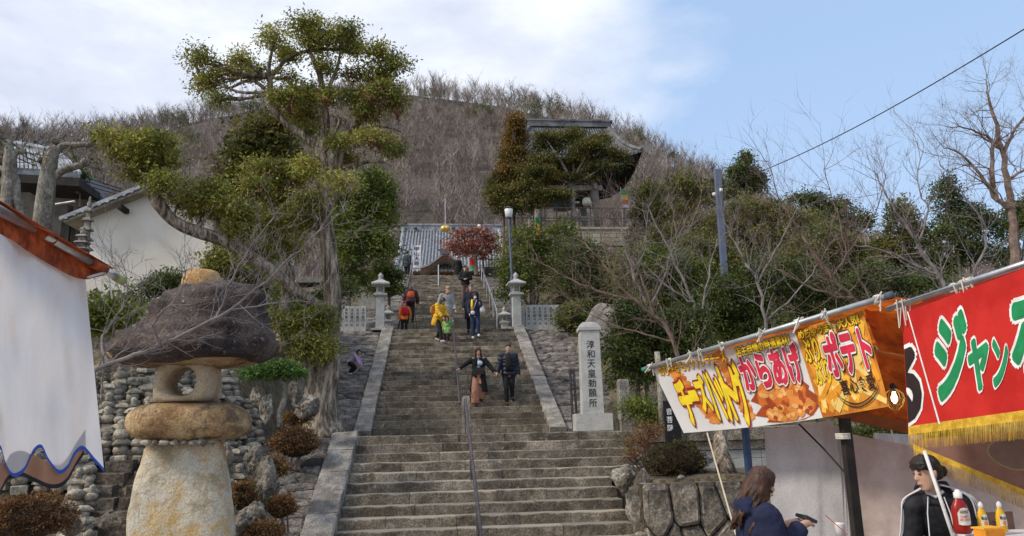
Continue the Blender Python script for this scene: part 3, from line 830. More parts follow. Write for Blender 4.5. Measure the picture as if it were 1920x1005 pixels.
# ---- handrails ----
def rail(pts, r, posts, label, mat=RAILM, name='handrail', ph=.85):
    o = empty(name, tuple(pts[0]), 0, label, 'handrail')
    b = Vector(pts[0]); m = MB(); m.tube([Vector(p) - b for p in pts], r, 10); m.build('rail', mat, o)
    for p in posts:
        q = Vector(p[:3]) - b; m = MB(); m.tube([q, q - V(0, 0, p[3])], r * .85, 8); m.build('post', mat, o)
    return o
A_, B_ = PY(872, 750, 14.2), PY(903, 1012, 9.4)
rail([A_ + V(0, 0, -.9), A_, B_, B_ + V(0, 0, -.8)], .026, [(*A_.lerp(B_, .48), .86), (*A_.lerp(B_, .83), .86)], 'dark handrail running down the middle of the lower steps')
A_, B_ = PY(848, 590, 27.0), PY(862, 757, 18.3)
rail([A_ + V(0, 0, -.8), A_, B_], .028, [(*A_.lerp(B_, .3), .8), (*A_.lerp(B_, .65), .8)], 'dark handrail down the middle of the second flight of steps')
o = MB(); o.sqlathe([(.095, 0), (.09, .82), (.06, .86)]); o = o.build('rail_end_post', CURB); o.location = (.62, 17.9, 1.57); tag(o, 'short square stone post at the foot of the middle handrail', 'stone post')
A_, B_ = PY(822, 497, 41), PY(822, 545, 36)
rail([A_ + V(0, 0, -.9), A_, B_, B_ + V(0, 0, -.75)], .03, [], 'thin grey handrail at the top middle of the upper stairs', STEEL)
for xx, lb in ((-1.42, 'grey handrail along the left side of the upper stairs'), (2.2, 'grey handrail along the right side of the upper stairs')):
    a = V(xx, 28.2, 5.17 + .95); b = V(xx, 40, 9.9 + .9)
    rail([a - V(0, 0, .9), a, b, b - V(0, 0, .9)], .028, [(*a.lerp(b, k / 6), .85) for k in range(1, 6)], lb, RAILM if xx < 0 else STEEL)
# ================= TREES AND SHRUBS =================
def cl(x, y, Y, rx, ry, ryd=None):
    """clump from a place seen at (x,y) standing at distance Y"""
    p = PY(x, y, Y); k = Y / 1385.0
    return [p.x, p.y, p.z, rx * k, (ryd or (rx + ry) / 2) * k, ry * k]
def stem(mb, wp, Y, n=12, k=4, dy=None):
    pts = [PY(w[0], w[1], Y + (w[3] if len(w) > 3 else 0)) for w in wp]; rr = [w[2] * Y / 1385 for w in wp]
    p, r = smoothpath(pts, rr, k); mb.tube(p, r, n); return pts
def rel(o, root):
    """keep the place of a piece built in world coordinates under a root at its base"""
    o.matrix_parent_inverse = Matrix.Translation(-Vector(root.location)); return o
def craggy(o, a, f=2.2):
    for v in o.data.vertices:
        p = v.co; v.co = p + Vector((noise.noise(Vector((p.x * f, p.y * f, p.z * f * .35))), noise.noise(Vector((p.x * f + 9, p.y * f, p.z * f * .35))), 0)) * a
# --- the big camphor ---
YC = 14.6
cb = PY(602, 815, YC)
ct = empty('camphor_tree', tuple(cb), 0, 'huge old camphor tree with a forked trunk and lopped limbs left of the stairs', 'tree')
m = MB()
stem(m, [(604, 822, 44), (602, 790, 31), (603, 740, 26), (612, 690, 23), (621, 630, 18), (622, 560, 16.5), (619, 500, 15.5), (612, 420, 13.5), (607, 350, 12), (604, 305, 12), (600, 280, 11)], YC, 20)
stem(m, [(596, 790, 24), (583, 730, 21), (563, 690, 19, -.1), (540, 655, 17, -.2), (526, 618, 13, -.2), (534, 575, 11.5, -.2), (544, 530, 11, -.1), (546, 500, 9, -.1)], YC, 14)
stem(m, [(545, 662, 14, -.2), (522, 652, 13, -.35), (507, 649, 11, -.45)], YC, 12)
LL = stem(m, [(615, 580, 10), (575, 560, 10, -.2), (520, 515, 10, -.5), (465, 478, 11, -.8), (420, 452, 11, -1), (365, 434, 10.5, -1.2), (322, 412, 10, -1.4), (298, 385, 9.5, -1.5), (285, 362, 8, -1.5), (270, 330, 5, -1.5)], YC, 14)
UL = stem(m, [(601, 290, 9), (580, 268, 8), (545, 238, 7.5), (514, 208, 7.5), (508, 175, 6), (510, 145, 5)], YC, 10)
UC = stem(m, [(602, 288, 8), (608, 255, 8), (609, 215, 6.5), (606, 180, 6), (598, 130, 4.5), (582, 95, 3.5)], YC, 10)
UR = stem(m, [(613, 390, 9), (625, 345, 9.5, .2), (635, 310, 9.5, .2), (643, 278, 8.5, .2), (662, 252, 7, .2), (680, 215, 5.5, .2), (700, 175, 4.5, .1), (722, 150, 3, .1)], YC, 10)
stem(m, [(510, 145, 5), (525, 128, 3.8), (538, 108, 3), (560, 100, 2)], YC, 7)
stem(m, [(508, 180, 4.5), (490, 160, 4), (465, 150, 3), (430, 165, 2.6), (395, 150, 2)], YC, 7)
stem(m, [(512, 205, 4.5), (495, 175, 3.5), (450, 172, 3), (400, 145, 2)], YC, 7)
stem(m, [(609, 200, 4.5), (620, 160, 4), (632, 120, 3), (640, 80, 2)], YC, 7)
stem(m, [(608, 270, 5), (628, 250, 4.5, -.2), (636, 225, 4, -.3), (620, 215, 3, -.3)], YC, 7)
stem(m, [(643, 315, 5, .1), (670, 310, 4.5, -.1), (700, 303, 3.2, -.2), (735, 308, 2, -.2)], YC, 7)
stem(m, [(650, 262, 5), (655, 235, 4.5), (640, 222, 3.5), (625, 228, 2.5)], YC, 7)
stem(m, [(662, 250, 5), (695, 240, 3.5), (730, 240, 2.2), (755, 250, 1.5)], YC, 7)
CA = [(373, 113, 30, 28), (386, 159, 30, 24), (424, 138, 36, 24), (453, 113, 25, 20), (478, 140, 36, 24), (511, 75, 28, 28), (540, 105, 26, 24), (574, 52, 42, 26), (596, 84, 44, 32), (645, 65, 40, 30), (664, 92, 30, 26), (610, 130, 24, 26), (708, 100, 28, 24), (741, 121, 30, 24), (710, 142, 44, 24), (662, 140, 26, 14), (541, 146, 22, 13), (538, 184, 40, 26), (578, 184, 44, 30), (576, 222, 42, 28), (615, 182, 26, 24), (666, 184, 34, 24), (741, 196, 26, 28), (703, 182, 28, 22), (690, 215, 34, 20), (725, 165, 26, 18), (655, 300, 26, 18), (697, 262, 48, 20), (738, 284, 26, 22), (634, 268, 24, 20), (410, 185, 26, 14), (580, 245, 24, 18)]
CBs = [(495, 318, 46, 26), (536, 332, 50, 34), (480, 352, 36, 24), (574, 318, 24, 32), (520, 376, 58, 32), (450, 402, 48, 28), (560, 422, 48, 32), (450, 440, 44, 30), (530, 470, 46, 30), (640, 345, 32, 28), (575, 380, 34, 30), (480, 480, 38, 24), (495, 425, 40, 28)]
CL_ = [(285, 300, 52, 38), (250, 288, 44, 30), (204, 262, 28, 20), (305, 345, 38, 22), (290, 268, 44, 20), (268, 328, 34, 20), (230, 270, 26, 20)]
CL2 = [(395, 362, 40, 28), (380, 396, 34, 20), (340, 378, 26, 15), (410, 380, 24, 20)]
CR_ = [(576, 645, 34, 42), (600, 600, 24, 28), (555, 610, 30, 22), (610, 660, 18, 26), (520, 600, 16, 14)]
cA = [cl(x, y, YC + random.Random(x).uniform(-.6, .7), a * .93, b * .95) for x, y, a, b in CA]
cB = [cl(x, y, YC + random.Random(x).uniform(-1.0, .3), a * .92, b * .95) for x, y, a, b in CBs]
cL = [cl(x, y, YC - 1.5 + random.Random(x).uniform(-.4, .4), a, b) for x, y, a, b in CL_]
cL2 = [cl(x, y, YC - 1.2 + random.Random(x).uniform(-.3, .3), a, b) for x, y, a, b in CL2]
cR = [cl(x, y, YC - .6, a, b) for x, y, a, b in CR_]
limbs(m, UL + UC + UR, cA, .042, 3, 6, 9)
limbs(m, [UL[0], LL[3], LL[4], PY(612, 430, YC), PY(546, 500, YC)], cB, .05, 4, 6, 5)
limbs(m, LL[6:], cL, .04, 5, 6, 6); limbs(m, LL[5:7], cL2, .035, 6, 6, 6); limbs(m, [PY(600, 640, YC - .2)], cR, .04, 7, 5, 5)
o = rel(m.build('trunk', BARK, ct, True), ct); craggy(o, .07, 3)
m = MB()   # reddish bare shoots inside the crown
rr_ = random.Random(77)
for c in cA[14:20] + cA[20:28] + cB[:3] + [cl(690, 190, YC, 50, 40), cl(680, 150, YC, 40, 30)]:
    for k in range(9):
        a = Vector(c[:3]) + V(rr_.uniform(-.4, .4) * c[3], rr_.uniform(-.4, .4), -c[5] * .9); b = Vector(c[:3]) + V(rr_.uniform(-1, 1) * c[3], rr_.uniform(-.6, .6) * c[4], c[5] * rr_.uniform(.0, .9))
        m.tube([a, a.lerp(b, .5) + V(rr_.uniform(-.08, .08), 0, -.05), b], [.014, .01, .004], 4, False)
rel(m.build('red_shoots', M('red_shoot', (.16, .05, .035), (.24, .10, .07), scale=6, obj=0, bump=0), ct, kind='stuff'), ct)
for cc, n, s, mt in ((cA, 38000, 1, LCAM), (cB, 24000, 2, LCAM), (cL + cL2, 17000, 3, LCAM), (cR, 8500, 4, LCAM)):
    rel(leaves('crown', cc, n, .085, mt, ct, s, .15, 16, .10, .38, .45), ct)

def gtree(px, py0, py1, Y, clumps, label, mat=LGRN, n=9000, ls=.11, bark=BARKS, tr=6, name='broadleaf_tree', cat='tree', group=None, seed=1, tips=14, spread=.11, shell=.35, lim=.05, base=None, multi=0, zb=None):
    b = PY(px, py0, Y)
    b.z = zb if zb is not None else ground_z(b.x, b.y) - .05
    o = empty(name, tuple(b), 0, label, cat, group)
    top = PY(px + (py1[0] if isinstance(py1, tuple) else 0), py1[1] if isinstance(py1, tuple) else py1, Y)
    m = MB(); rnd = random.Random(seed)
    C_ = [cl(c[0], c[1], Y + (c[4] if len(c) > 4 else rnd.uniform(-.02, .02) * Y), c[2], c[3]) for c in clumps]
    mid = b.lerp(top, .5) + V(rnd.uniform(-.1, .1), 0, 0)
    p, r = smoothpath([b, mid, top], [tr * Y / 1385, tr * .8 * Y / 1385, tr * .5 * Y / 1385], 4); m.tube(p, r, 8)
    for k in range(multi):
        q = b + V(rnd.uniform(-.25, .25), rnd.uniform(-.2, .2), 0); c = Vector(C_[k % len(C_)][:3]); m.tube([q, q.lerp(c, .5) + V(rnd.uniform(-.2, .2), 0, .1), c], [.05, .04, .02], 6)
    limbs(m, [mid, top], C_, lim * Y / 18, seed, 5, 4)
    rel(m.build('trunk', bark, o, True), o)
    rel(leaves('crown', C_, n, ls, mat, o, seed, shell, tips, spread), o)
    return o
# trees left of the stairs behind the camphor
gtree(652, 600, (0, 380), 28, [(700, 350, 46, 36), (665, 395, 46, 38), (712, 410, 40, 36), (690, 455, 46, 40), (655, 480, 34, 36), (715, 470, 28, 34), (650, 430, 30, 40), (640, 530, 26, 30), (668, 525, 26, 28), (722, 378, 16, 30), (640, 375, 30, 30)], 'rounded green tree crowding the camphor trunk beside the upper stairs', LGRN, 20000, .17, seed=12, spread=.16)
gtree(500, 560, (0, 330), 19, [(490, 262, 46, 40), (455, 300, 34, 34), (520, 300, 40, 44), (500, 345, 50, 40), (440, 345, 26, 34), (530, 230, 30, 24)], 'dark brownish conifer rising behind the left limb of the camphor', LCON, 11000, .16, BARKR, seed=13, spread=.2)
gtree(425, 560, (0, 520), 17.5, [(420, 490, 38, 26), (455, 510, 30, 22), (405, 510, 24, 18), (490, 540, 34, 26)], 'yellow green bush beside the white storehouse wall under the camphor limb', LCAM, 6500, .10, tr=3, name='shrub', cat='shrub', seed=14)
gtree(305, 580, (0, 560), 16.5, [(305, 540, 28, 22), (322, 528, 18, 14), (290, 548, 14, 14)], 'small round dark shrub in front of the white storehouse wall', LDRK, 5000, .08, tr=3, name='shrub', cat='shrub', seed=15, shell=.6)
gtree(620, 620, (0, 560), 21, [(620, 560, 20, 26), (600, 575, 30, 28), (650, 545, 24, 20)], 'dark shrub behind the camphor trunk at the upper left landing', LDRK, 5500, .10, tr=3, name='shrub', cat='shrub', seed=17)
gtree(730, 560, (0, 510), 31, [(718, 505, 22, 18), (740, 520, 20, 16), (715, 535, 24, 22), (742, 545, 14, 14)], 'dark leafy shrub at the left edge of the upper stairs below the hall', LDRK, 7000, .14, tr=3, name='shrub', cat='shrub', seed=18)
gtree(200, 640, (0, 600), 12.5, [(200, 590, 40, 22), (180, 610, 30, 20), (240, 600, 26, 18)], 'grassy green shrub between the hanging cloth and the dark capstone', LGRN, 5000, .10, tr=2, name='shrub', cat='shrub', seed=19)
gtree(150, 440, (0, 360), 24, [(150, 330, 20, 10), (120, 350, 10, 10)], 'thin dark shrub beside the old dark roofed house', LDRK, 700, .12, tr=2, name='shrub', cat='shrub', seed=20)
# bell tower trees
gtree(965, 432, (0, 340), 33, [(968, 232, 12, 20), (966, 262, 20, 22), (965, 295, 27, 24), (966, 328, 32, 22)], 'tall cone shaped conifer with rusty brown needles left of the bell tower', LCOB, 22000, .14, BARKR, 4, 'conical_conifer', seed=21, spread=.16, shell=.2)
gtree(945, 445, (0, 400), 32.6, [(945, 345, 30, 20), (940, 370, 26, 20), (962, 385, 34, 18), (925, 362, 14, 14)], 'olive green conifer skirt below the rusty cone tree', LCON, 17000, .14, BARKR, 4, 'conifer', seed=22, spread=.18, shell=.25)
gtree(1072, 450, (3, 345), 31.5, [(1062, 262, 44, 15), (1080, 252, 22, 12), (1030, 274, 36, 13), (1108, 278, 46, 14), (1150, 290, 36, 8), (1015, 300, 34, 10), (1075, 304, 50, 9), (1010, 322, 40, 10), (1128, 314, 42, 8), (1040, 336, 44, 9), (990, 350, 36, 12), (1090, 336, 34, 8), (1030, 366, 46, 10), (1000, 380, 30, 9), (1160, 300, 22, 7), (1020, 256, 22, 9), (1125, 262, 26, 9), (1100, 296, 40, 9)], 'wide spreading green conifer with layered branches in front of the bell tower', LCON, 34000, .13, BARKS, 7, 'spreading_conifer', seed=23, spread=.13, shell=.15, lim=.045)
# greenery right of the stairs, far to near
G = 'evergreen trees crowding the slope right of the stairs'
T = [(1000, 560, (0, 470), 30.5, [(985, 455, 34, 30), (1015, 480, 40, 34), (960, 500, 26, 34), (1010, 525, 44, 34), (965, 545, 28, 30), (1050, 440, 30, 24)], 'broad green tree just right of the street lamp pole', LGRN, 15000, .14, 24),
 (1100, 580, (0, 510), 29, [(1080, 480, 44, 34), (1120, 500, 40, 36), (1070, 530, 46, 34), (1140, 540, 40, 34), (1110, 560, 40, 20)], 'dark tree above the inscribed slabs under the bell tower wall', LDRK, 13000, .13, 25),
 (1210, 520, (0, 400), 33, [(1222, 368, 26, 22), (1205, 405, 20, 18), (1240, 405, 32, 26), (1215, 440, 34, 24)], 'loose olive tree right of the bell tower pillar', LOLV, 8500, .16, 26),
 (1290, 540, (0, 420), 31, [(1280, 355, 34, 28), (1310, 375, 34, 30), (1270, 410, 40, 32), (1320, 425, 36, 30), (1240, 450, 36, 30)], 'olive green tree behind the slate blue pole', LOLV, 11000, .15, 27),
 (1400, 470, (0, 330), 33, [(1398, 300, 13, 14), (1400, 322, 20, 16), (1405, 350, 28, 22), (1380, 330, 16, 20), (1345, 360, 26, 24), (1420, 335, 12, 12)], 'tall narrow dark evergreen peaking right of the slate blue pole', LDRK, 8000, .16, 28),
 (1420, 560, (0, 440), 28, [(1400, 400, 40, 30), (1450, 410, 46, 30), (1380, 440, 40, 30), (1440, 450, 50, 30), (1500, 420, 36, 28), (1350, 430, 30, 30)], 'wide olive tree on the skyline right of the slate blue pole', LOLV, 14000, .14, 29),
 (1520, 560, (0, 400), 30, [(1500, 375, 20, 14), (1530, 380, 22, 20), (1560, 395, 24, 18), (1580, 390, 16, 18), (1540, 420, 40, 20), (1610, 420, 26, 22)], 'clumpy dark evergreen on the skyline above the middle of the food stall banner', LDRK, 8000, .15, 30),
 (1560, 600, (0, 480), 24, [(1550, 450, 50, 30), (1500, 480, 40, 30), (1590, 480, 46, 34), (1560, 520, 50, 34)], 'brown tinged evergreen behind the bare cherry branches', LOLV, 11000, .12, 31),
 (1700, 560, (0, 440), 24, [(1690, 410, 24, 34), (1710, 450, 30, 36), (1670, 470, 30, 36), (1700, 500, 36, 30)], 'upright columnar evergreen with a brownish side, left of the tall bare tree', LOLV, 9000, .13, 32),
 (1790, 560, (0, 430), 23, [(1775, 370, 22, 36), (1800, 410, 36, 40), (1840, 430, 36, 40), (1775, 450, 32, 40), (1830, 480, 40, 30), (1760, 500, 30, 30)], 'tall dark columnar evergreen left of the bare tree trunk', LDRK, 13000, .12, 33),
 (1905, 560, (0, 470), 23.5, [(1905, 430, 26, 44), (1925, 400, 24, 40), (1900, 490, 30, 26)], 'dark evergreen at the right edge behind the bare tree trunk', LGRN, 6000, .12, 34),
 (1640, 600, (0, 540), 19, [(1640, 520, 40, 26), (1600, 545, 40, 26), (1690, 540, 40, 24), (1740, 530, 36, 22)], 'low green shrub above the join of the orange and red stalls', LDRK, 8000, .10, 35),
 (1470, 660, (0, 560), 20, [(1440, 510, 60, 34), (1500, 520, 50, 36), (1540, 560, 46, 40), (1400, 560, 60, 44), (1470, 570, 60, 44), (1380, 600, 50, 40), (1440, 620, 60, 34), (1520, 600, 46, 30), (1350, 560, 40, 40), (1340, 610, 36, 36)], 'large dense dark green tree directly above the food stall banner', LDRK, 26000, .11, 36),
 (1210, 640, (0, 540), 24, [(1190, 500, 40, 34), (1240, 500, 44, 40), (1290, 520, 46, 44), (1220, 560, 50, 40), (1180, 560, 30, 36), (1300, 570, 40, 40)], 'yellowish green tree right of the leaning boulder', LGRN, 17000, .12, 37),
 (1330, 640, (0, 520), 26, [(1300, 470, 40, 30), (1350, 480, 40, 34), (1330, 520, 50, 36), (1390, 500, 36, 30)], 'olive tree at the foot of the slate blue pole', LOLV, 10000, .12, 38),
 (1200, 770, (0, 660), 16, [(1180, 600, 30, 34), (1210, 630, 44, 40), (1170, 650, 32, 36), (1230, 690, 40, 44), (1180, 700, 34, 36), (1250, 640, 36, 40), (1280, 680, 30, 40), (1290, 620, 40, 44)], 'glossy dark shrub hanging over the right end of the landing', LDRK, 16000, .10, 39)]
for (px, y0, y1, Y, cs, lb, mt, n, ls, sd_) in T:
    gtree(px, y0, y1, Y, [(c[0], c[1], c[2] * 1.2, c[3] * 1.2) for c in cs], lb, mt, int(n * 1.1), ls * 1.07, seed=sd_, group=G, multi=3)
gtree(1205, 815, (0, 780), 13.6, [(1205, 770, 30, 20), (1190, 760, 16, 12), (1225, 785, 16, 16)], 'small bright green shrub beside the plain stone post', LGRN, 2600, .07, tr=2, name='shrub', cat='shrub', seed=41, zb=1.4)
def bush(px, py, Y, rx, ry, label, mat, n, ls=.045, seed=1, shell=.75, name='clipped_bush', grp=None, dy=None, stems=5):
    c = cl(px, py, Y, rx, ry, dy); b = (c[0], c[1], c[2] - c[5])
    o = empty(name, b, 0, label, 'bush', grp); rnd = random.Random(seed)
    m = MB()
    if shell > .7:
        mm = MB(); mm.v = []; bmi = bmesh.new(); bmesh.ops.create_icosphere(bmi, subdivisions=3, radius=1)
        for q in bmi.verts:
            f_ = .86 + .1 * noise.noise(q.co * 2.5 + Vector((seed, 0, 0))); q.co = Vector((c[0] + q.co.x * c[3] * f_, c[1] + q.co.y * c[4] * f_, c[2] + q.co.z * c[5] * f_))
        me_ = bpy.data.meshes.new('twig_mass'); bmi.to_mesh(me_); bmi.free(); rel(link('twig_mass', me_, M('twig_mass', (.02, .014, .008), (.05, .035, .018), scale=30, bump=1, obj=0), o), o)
    for k in range(stems): m.tube([V(b[0] + rnd.uniform(-.1, .1), b[1] + rnd.uniform(-.1, .1), b[2] - .15), V(c[0] + rnd.uniform(-.6, .6) * c[3], c[1], c[2] + rnd.uniform(0, .5) * c[5])], [.018, .006], 5)
    rel(m.build('stems', BARKR, o), o)
    # inner twiggy mass, then leaves
    rel(leaves('foliage', [c, [c[0], c[1], c[2], c[3] * .93, c[4] * .93, c[5] * .93]], n, ls, mat, o, seed, shell, 8, ls * .55, .5, 0), o)
    return o
bush(1270, 866, 11.3, 56, 33, 'large round clipped bush with dark reddish leaves on the right terrace', M('bush_leaf', (.045, .03, .012), (.08, .06, .02), (.07, .075, .02), scale=2, isl=.5, obj=0, bump=0, trans=.2), 13000, .035, 50)
bush(1072, 597, 26.2, 27, 29, 'dense round topiary ball in front of the inscribed slabs', LGRN, 6000, .09, 51, .8, 'topiary_ball')
bush(1098, 577, 27.5, 16, 14, 'smaller clipped ball touching the topiary ball on its upper right', LDRK, 2500, .09, 52, .8, 'topiary_ball')
bush(50, 975, 7.5, 68, 38, 'large rusty clipped azalea under the hanging cloth', LAZ, 14000, .028, 53, .8)
bush(553, 832, 12.2, 40, 27, 'dome shaped rusty azalea beside the left embankment, with bare stems', LAZ, 7000, .04, 54)
bush(556, 785, 12.9, 24, 13, 'small rusty azalea at the foot of the camphor trunk', LAZ, 3500, .04, 55)
bush(510, 880, 10.8, 26, 20, 'rusty azalea wedged between the small stones and the embankment', LAZ, 4200, .035, 56)
bush(455, 932, 9.4, 24, 26, 'rusty azalea touching the right flank of the pale lantern base', LAZ, 4200, .03, 57)
bush(527, 952, 9.6, 26, 20, 'low rusty azalea above the short granite post', LAZ, 3800, .03, 58)
bush(490, 1000, 9.0, 36, 18, 'rusty azalea at the bottom edge right of the lantern base', LAZ, 4200, .03, 59)
bush(1700, 815, 9.5, 90, 30, 'dark hedge seen under the orange awning behind the stall curtain', LDRK, 12000, .05, 61)
bush(1560, 830, 9.5, 60, 30, 'leafy dark shrub between the curtain and the dark stall post', LDRK, 5000, .06, 62, .3)
# nandina with red stems
o = empty('red_leaved_shrub', tuple(PY(1208, 895, 11.8)), 0, 'thin stemmed shrub with rusty orange leaves at the right end of the steps', 'shrub')
m = MB(); rr_ = random.Random(4); b = PY(1208, 897, 11.8); C_ = [cl(1200, 830, 11.8, 32, 22), cl(1225, 815, 11.9, 26, 18), cl(1185, 855, 11.7, 20, 14), cl(1215, 800, 11.8, 18, 12)]
for k in range(16):
    c = rr_.choice(C_); e = Vector(c[:3]) + V(rr_.uniform(-.8, .8) * c[3], 0, rr_.uniform(-.5, .5) * c[5]); s_ = b + V(rr_.uniform(-.12, .12), rr_.uniform(-.1, .1), 0); m.tube([s_, s_.lerp(e, .5) + V(0, 0, .05), e], [.010, .008, .004], 5)
rel(m.build('stems', BARKR, o), o); rel(leaves('foliage', C_, 2600, .045, LBRN, o, 7, .1, 8, .06, .35, 0), o)
# small clipped tree with curved pale trunk, left
o = empty('small_clipped_tree', tuple(PY(527, 800, 11.2)), 0, 'small bright green cloud pruned tree with a curved pale trunk beside the camphor', 'tree')
m = MB(); stem(m, [(525, 800, 5), (524, 775, 5), (534, 745, 5), (533, 722, 5), (520, 705, 4)], 11.2, 8); stem(m, [(533, 725, 4), (545, 708, 3)], 11.2, 6); rel(m.build('trunk', BARKS, o, True), o)
rel(leaves('crown', [cl(515, 697, 11.2, 52, 14), cl(490, 702, 11.1, 32, 15), cl(545, 702, 11.3, 28, 14), cl(515, 688, 11.2, 34, 12)], 7500, .05, LYEL, o, 4, .5, 10, .03), o)
# red maple by the hall
o = empty('red_maple', tuple(PY(893, 515, 39)), 0, 'small maple with dry red autumn leaves in front of the hall roof', 'tree')
m = MB(); C_ = [cl(x, y, 39, a, b) for x, y, a, b in ((865, 440, 24, 10), (895, 436, 30, 9), (920, 448, 24, 10), (850, 458, 18, 9), (885, 460, 34, 12), (925, 466, 18, 9), (870, 475, 20, 8), (905, 478, 22, 7), (850, 470, 12, 6))]
stem(m, [(893, 515, 4), (892, 490, 3.4), (893, 470, 3)], 39, 8); limbs(m, [PY(893, 475, 39)], C_, .06, 3, 5, 5); rel(m.build('trunk', BARKR, o), o)
rel(leaves('crown', C_, 3000, .17, LMAP, o, 9, .1, 8, .16, .6), o)
# ---- bare cherries and bare trees ----
def bare(label, base, paths, Y, lev, L, r, seed, mat=BARKC, group=None, name='bare_cherry_tree', up=.2, kids=(3, 4), step=3, wig=.14, ang=.8, sh=.62, thick=.55):
    b = PY(base[0], base[1], Y) if not isinstance(base, Vector) else base
    o = empty(name, tuple(b), 0, label, 'tree', group); m = MB(); rnd = random.Random(seed)
    for wp in paths:
        pts = [PY(w[0], w[1], Y + (w[3] if len(w) > 3 else 0)) for w in wp]; rr = [thick * w[2] * Y / 1385 for w in wp]
        p, rad_ = smoothpath(pts, rr, 4); p = [q + V(rnd.gauss(0, 1), rnd.gauss(0, 1), rnd.gauss(0, 1)) * .012 * Y / 10 for q in p]
        m.tube(p, rad_, 7, True)
        for i in range(2, len(p)):
            if rad_[i] > 5.5 * Y / 1385 and i < len(p) - 3: continue
            for q in range(rnd.choice(step if isinstance(step, tuple) else (1, 1, 2))):
                d = (p[i] - p[i - 1]).normalized(); ax = Vector((rnd.gauss(0, 1), rnd.gauss(0, .7), rnd.gauss(.25, 1))).normalized()
                twigs(m, p[i], d * .7 + ax * .9, L * rnd.uniform(.5, 1.15), max(.35 * rad_[i], r), lev, rnd, up, 5, kids, ang, wig, sh)
    rel(m.build('trunk_and_branches', mat, o), o)
    return o
bare('bare cherry whose long grey branches sweep across the dark capstone at left', (-90, 1030), [[(-90, 1040, 16, .3), (-20, 900, 13, .2), (100, 745, 9, .1), (205, 683, 7), (270, 660, 6), (350, 625, 5), (430, 582, 4.2), (500, 528, 3.4), (560, 470, 2.6), (605, 430, 1.8), (650, 392, 1)], [(400, 602, 4), (420, 560, 3.4), (440, 510, 2.8), (480, 450, 2.2), (515, 400, 1.4)], [(205, 683, 6), (190, 640, 4, .2), (215, 600, 3, .3), (235, 560, 2, .4), (240, 520, 1.2, .4)], [(300, 645, 4), (290, 600, 3, -.2), (330, 560, 2.2, -.3), (350, 500, 1.2, -.3)], [(430, 582, 3), (500, 572, 2.3), (560, 565, 1.5), (620, 572, .8)]], 6.6, 2, .42, .0035, 3, kids=(2, 4))
bare('bare cherry with a reddish limb leaning up left behind the inscribed pillar', (1300, 850), [[(1300, 830, 9), (1290, 740, 8), (1262, 640, 7.5), (1225, 590, 6.5), (1185, 560, 5.5), (1150, 520, 4.2), (1115, 480, 3), (1080, 440, 1.8)], [(1185, 560, 4), (1120, 545, 3), (1060, 520, 2.2), (1010, 490, 1.2)], [(1225, 590, 4), (1205, 530, 3.2), (1180, 470, 2.4), (1165, 410, 1.2)], [(1262, 640, 4), (1190, 620, 3), (1130, 600, 2), (1075, 570, 1)], [(1150, 525, 3), (1130, 450, 2), (1125, 400, 1)]], 14.2, 2, .95, .006, 5, BARKR, kids=(2, 4))
bare('slender bare tree rising through the olive trees near the slate blue pole', (1330, 740), [[(1335, 760, 7), (1318, 640, 6), (1300, 570, 5), (1270, 500, 4), (1240, 440, 3), (1215, 390, 1.6)], [(1310, 600, 4), (1330, 520, 3), (1345, 450, 2)], [(1300, 570, 4), (1255, 540, 3), (1210, 500, 2), (1170, 470, 1)]], 17, 2, 1.0, .006, 6, kids=(2, 4))
bare('bare cherry spreading above the orange stall roof with ruddy limbs', (1700, 760), [[(1700, 700, 10), (1660, 610, 8), (1600, 560, 7), (1560, 520, 5.5), (1520, 470, 4.5), (1490, 420, 3), (1460, 370, 2), (1440, 300, 1)], [(1600, 560, 5), (1530, 545, 4), (1470, 510, 3), (1420, 480, 1.6)], [(1660, 610, 5), (1620, 540, 4), (1590, 480, 3), (1570, 400, 2), (1545, 320, 1)], [(1560, 520, 4), (1600, 460, 3), (1640, 400, 2.2), (1660, 330, 1.2)]], 12.5, 2, .95, .0055, 7, BARKR, kids=(3, 4))
bare('bare cherry with upswept budding twigs above the red stall roof', (1880, 700), [[(1870, 660, 12), (1800, 590, 9), (1760, 520, 7.5), (1720, 460, 6), (1690, 410, 4.5), (1660, 360, 3), (1640, 320, 1.5)], [(1760, 520, 6), (1720, 500, 4.5), (1660, 470, 3.4), (1600, 460, 2)], [(1800, 590, 6), (1830, 500, 5), (1850, 430, 3.6), (1800, 360, 2.4), (1760, 300, 1.3)], [(1870, 660, 6), (1910, 540, 5), (1930, 450, 4), (1925, 380, 2.5)], [(1720, 460, 4), (1740, 400, 3), (1720, 340, 2), (1735, 270, 1)]], 11.5, 2, .85, .0055, 8, kids=(3, 4))
bare('tall bare tree with crooked grey limbs against the sky at far right', (1895, 620), [[(1900, 640, 15), (1905, 540, 14), (1903, 470, 13), (1898, 410, 11), (1890, 350, 9), (1880, 280, 7), (1862, 220, 5), (1850, 170, 2.5), (1848, 150, 1)], [(1903, 395, 8), (1870, 375, 7), (1862, 330, 6.5), (1860, 270, 5), (1840, 250, 3), (1800, 238, 2), (1775, 238, 1)], [(1870, 378, 6), (1840, 330, 4.5), (1800, 290, 3), (1770, 275, 1.5)], [(1880, 290, 5), (1905, 240, 4), (1935, 200, 2.5)], [(1888, 340, 5), (1915, 320, 3.5), (1950, 310, 2)], [(1880, 285, 4), (1850, 262, 3), (1830, 252, 2)]], 22, 3, 1.25, .010, 9, BARKR, name='tall_bare_tree', kids=(2, 4), wig=.2, thick=.72)
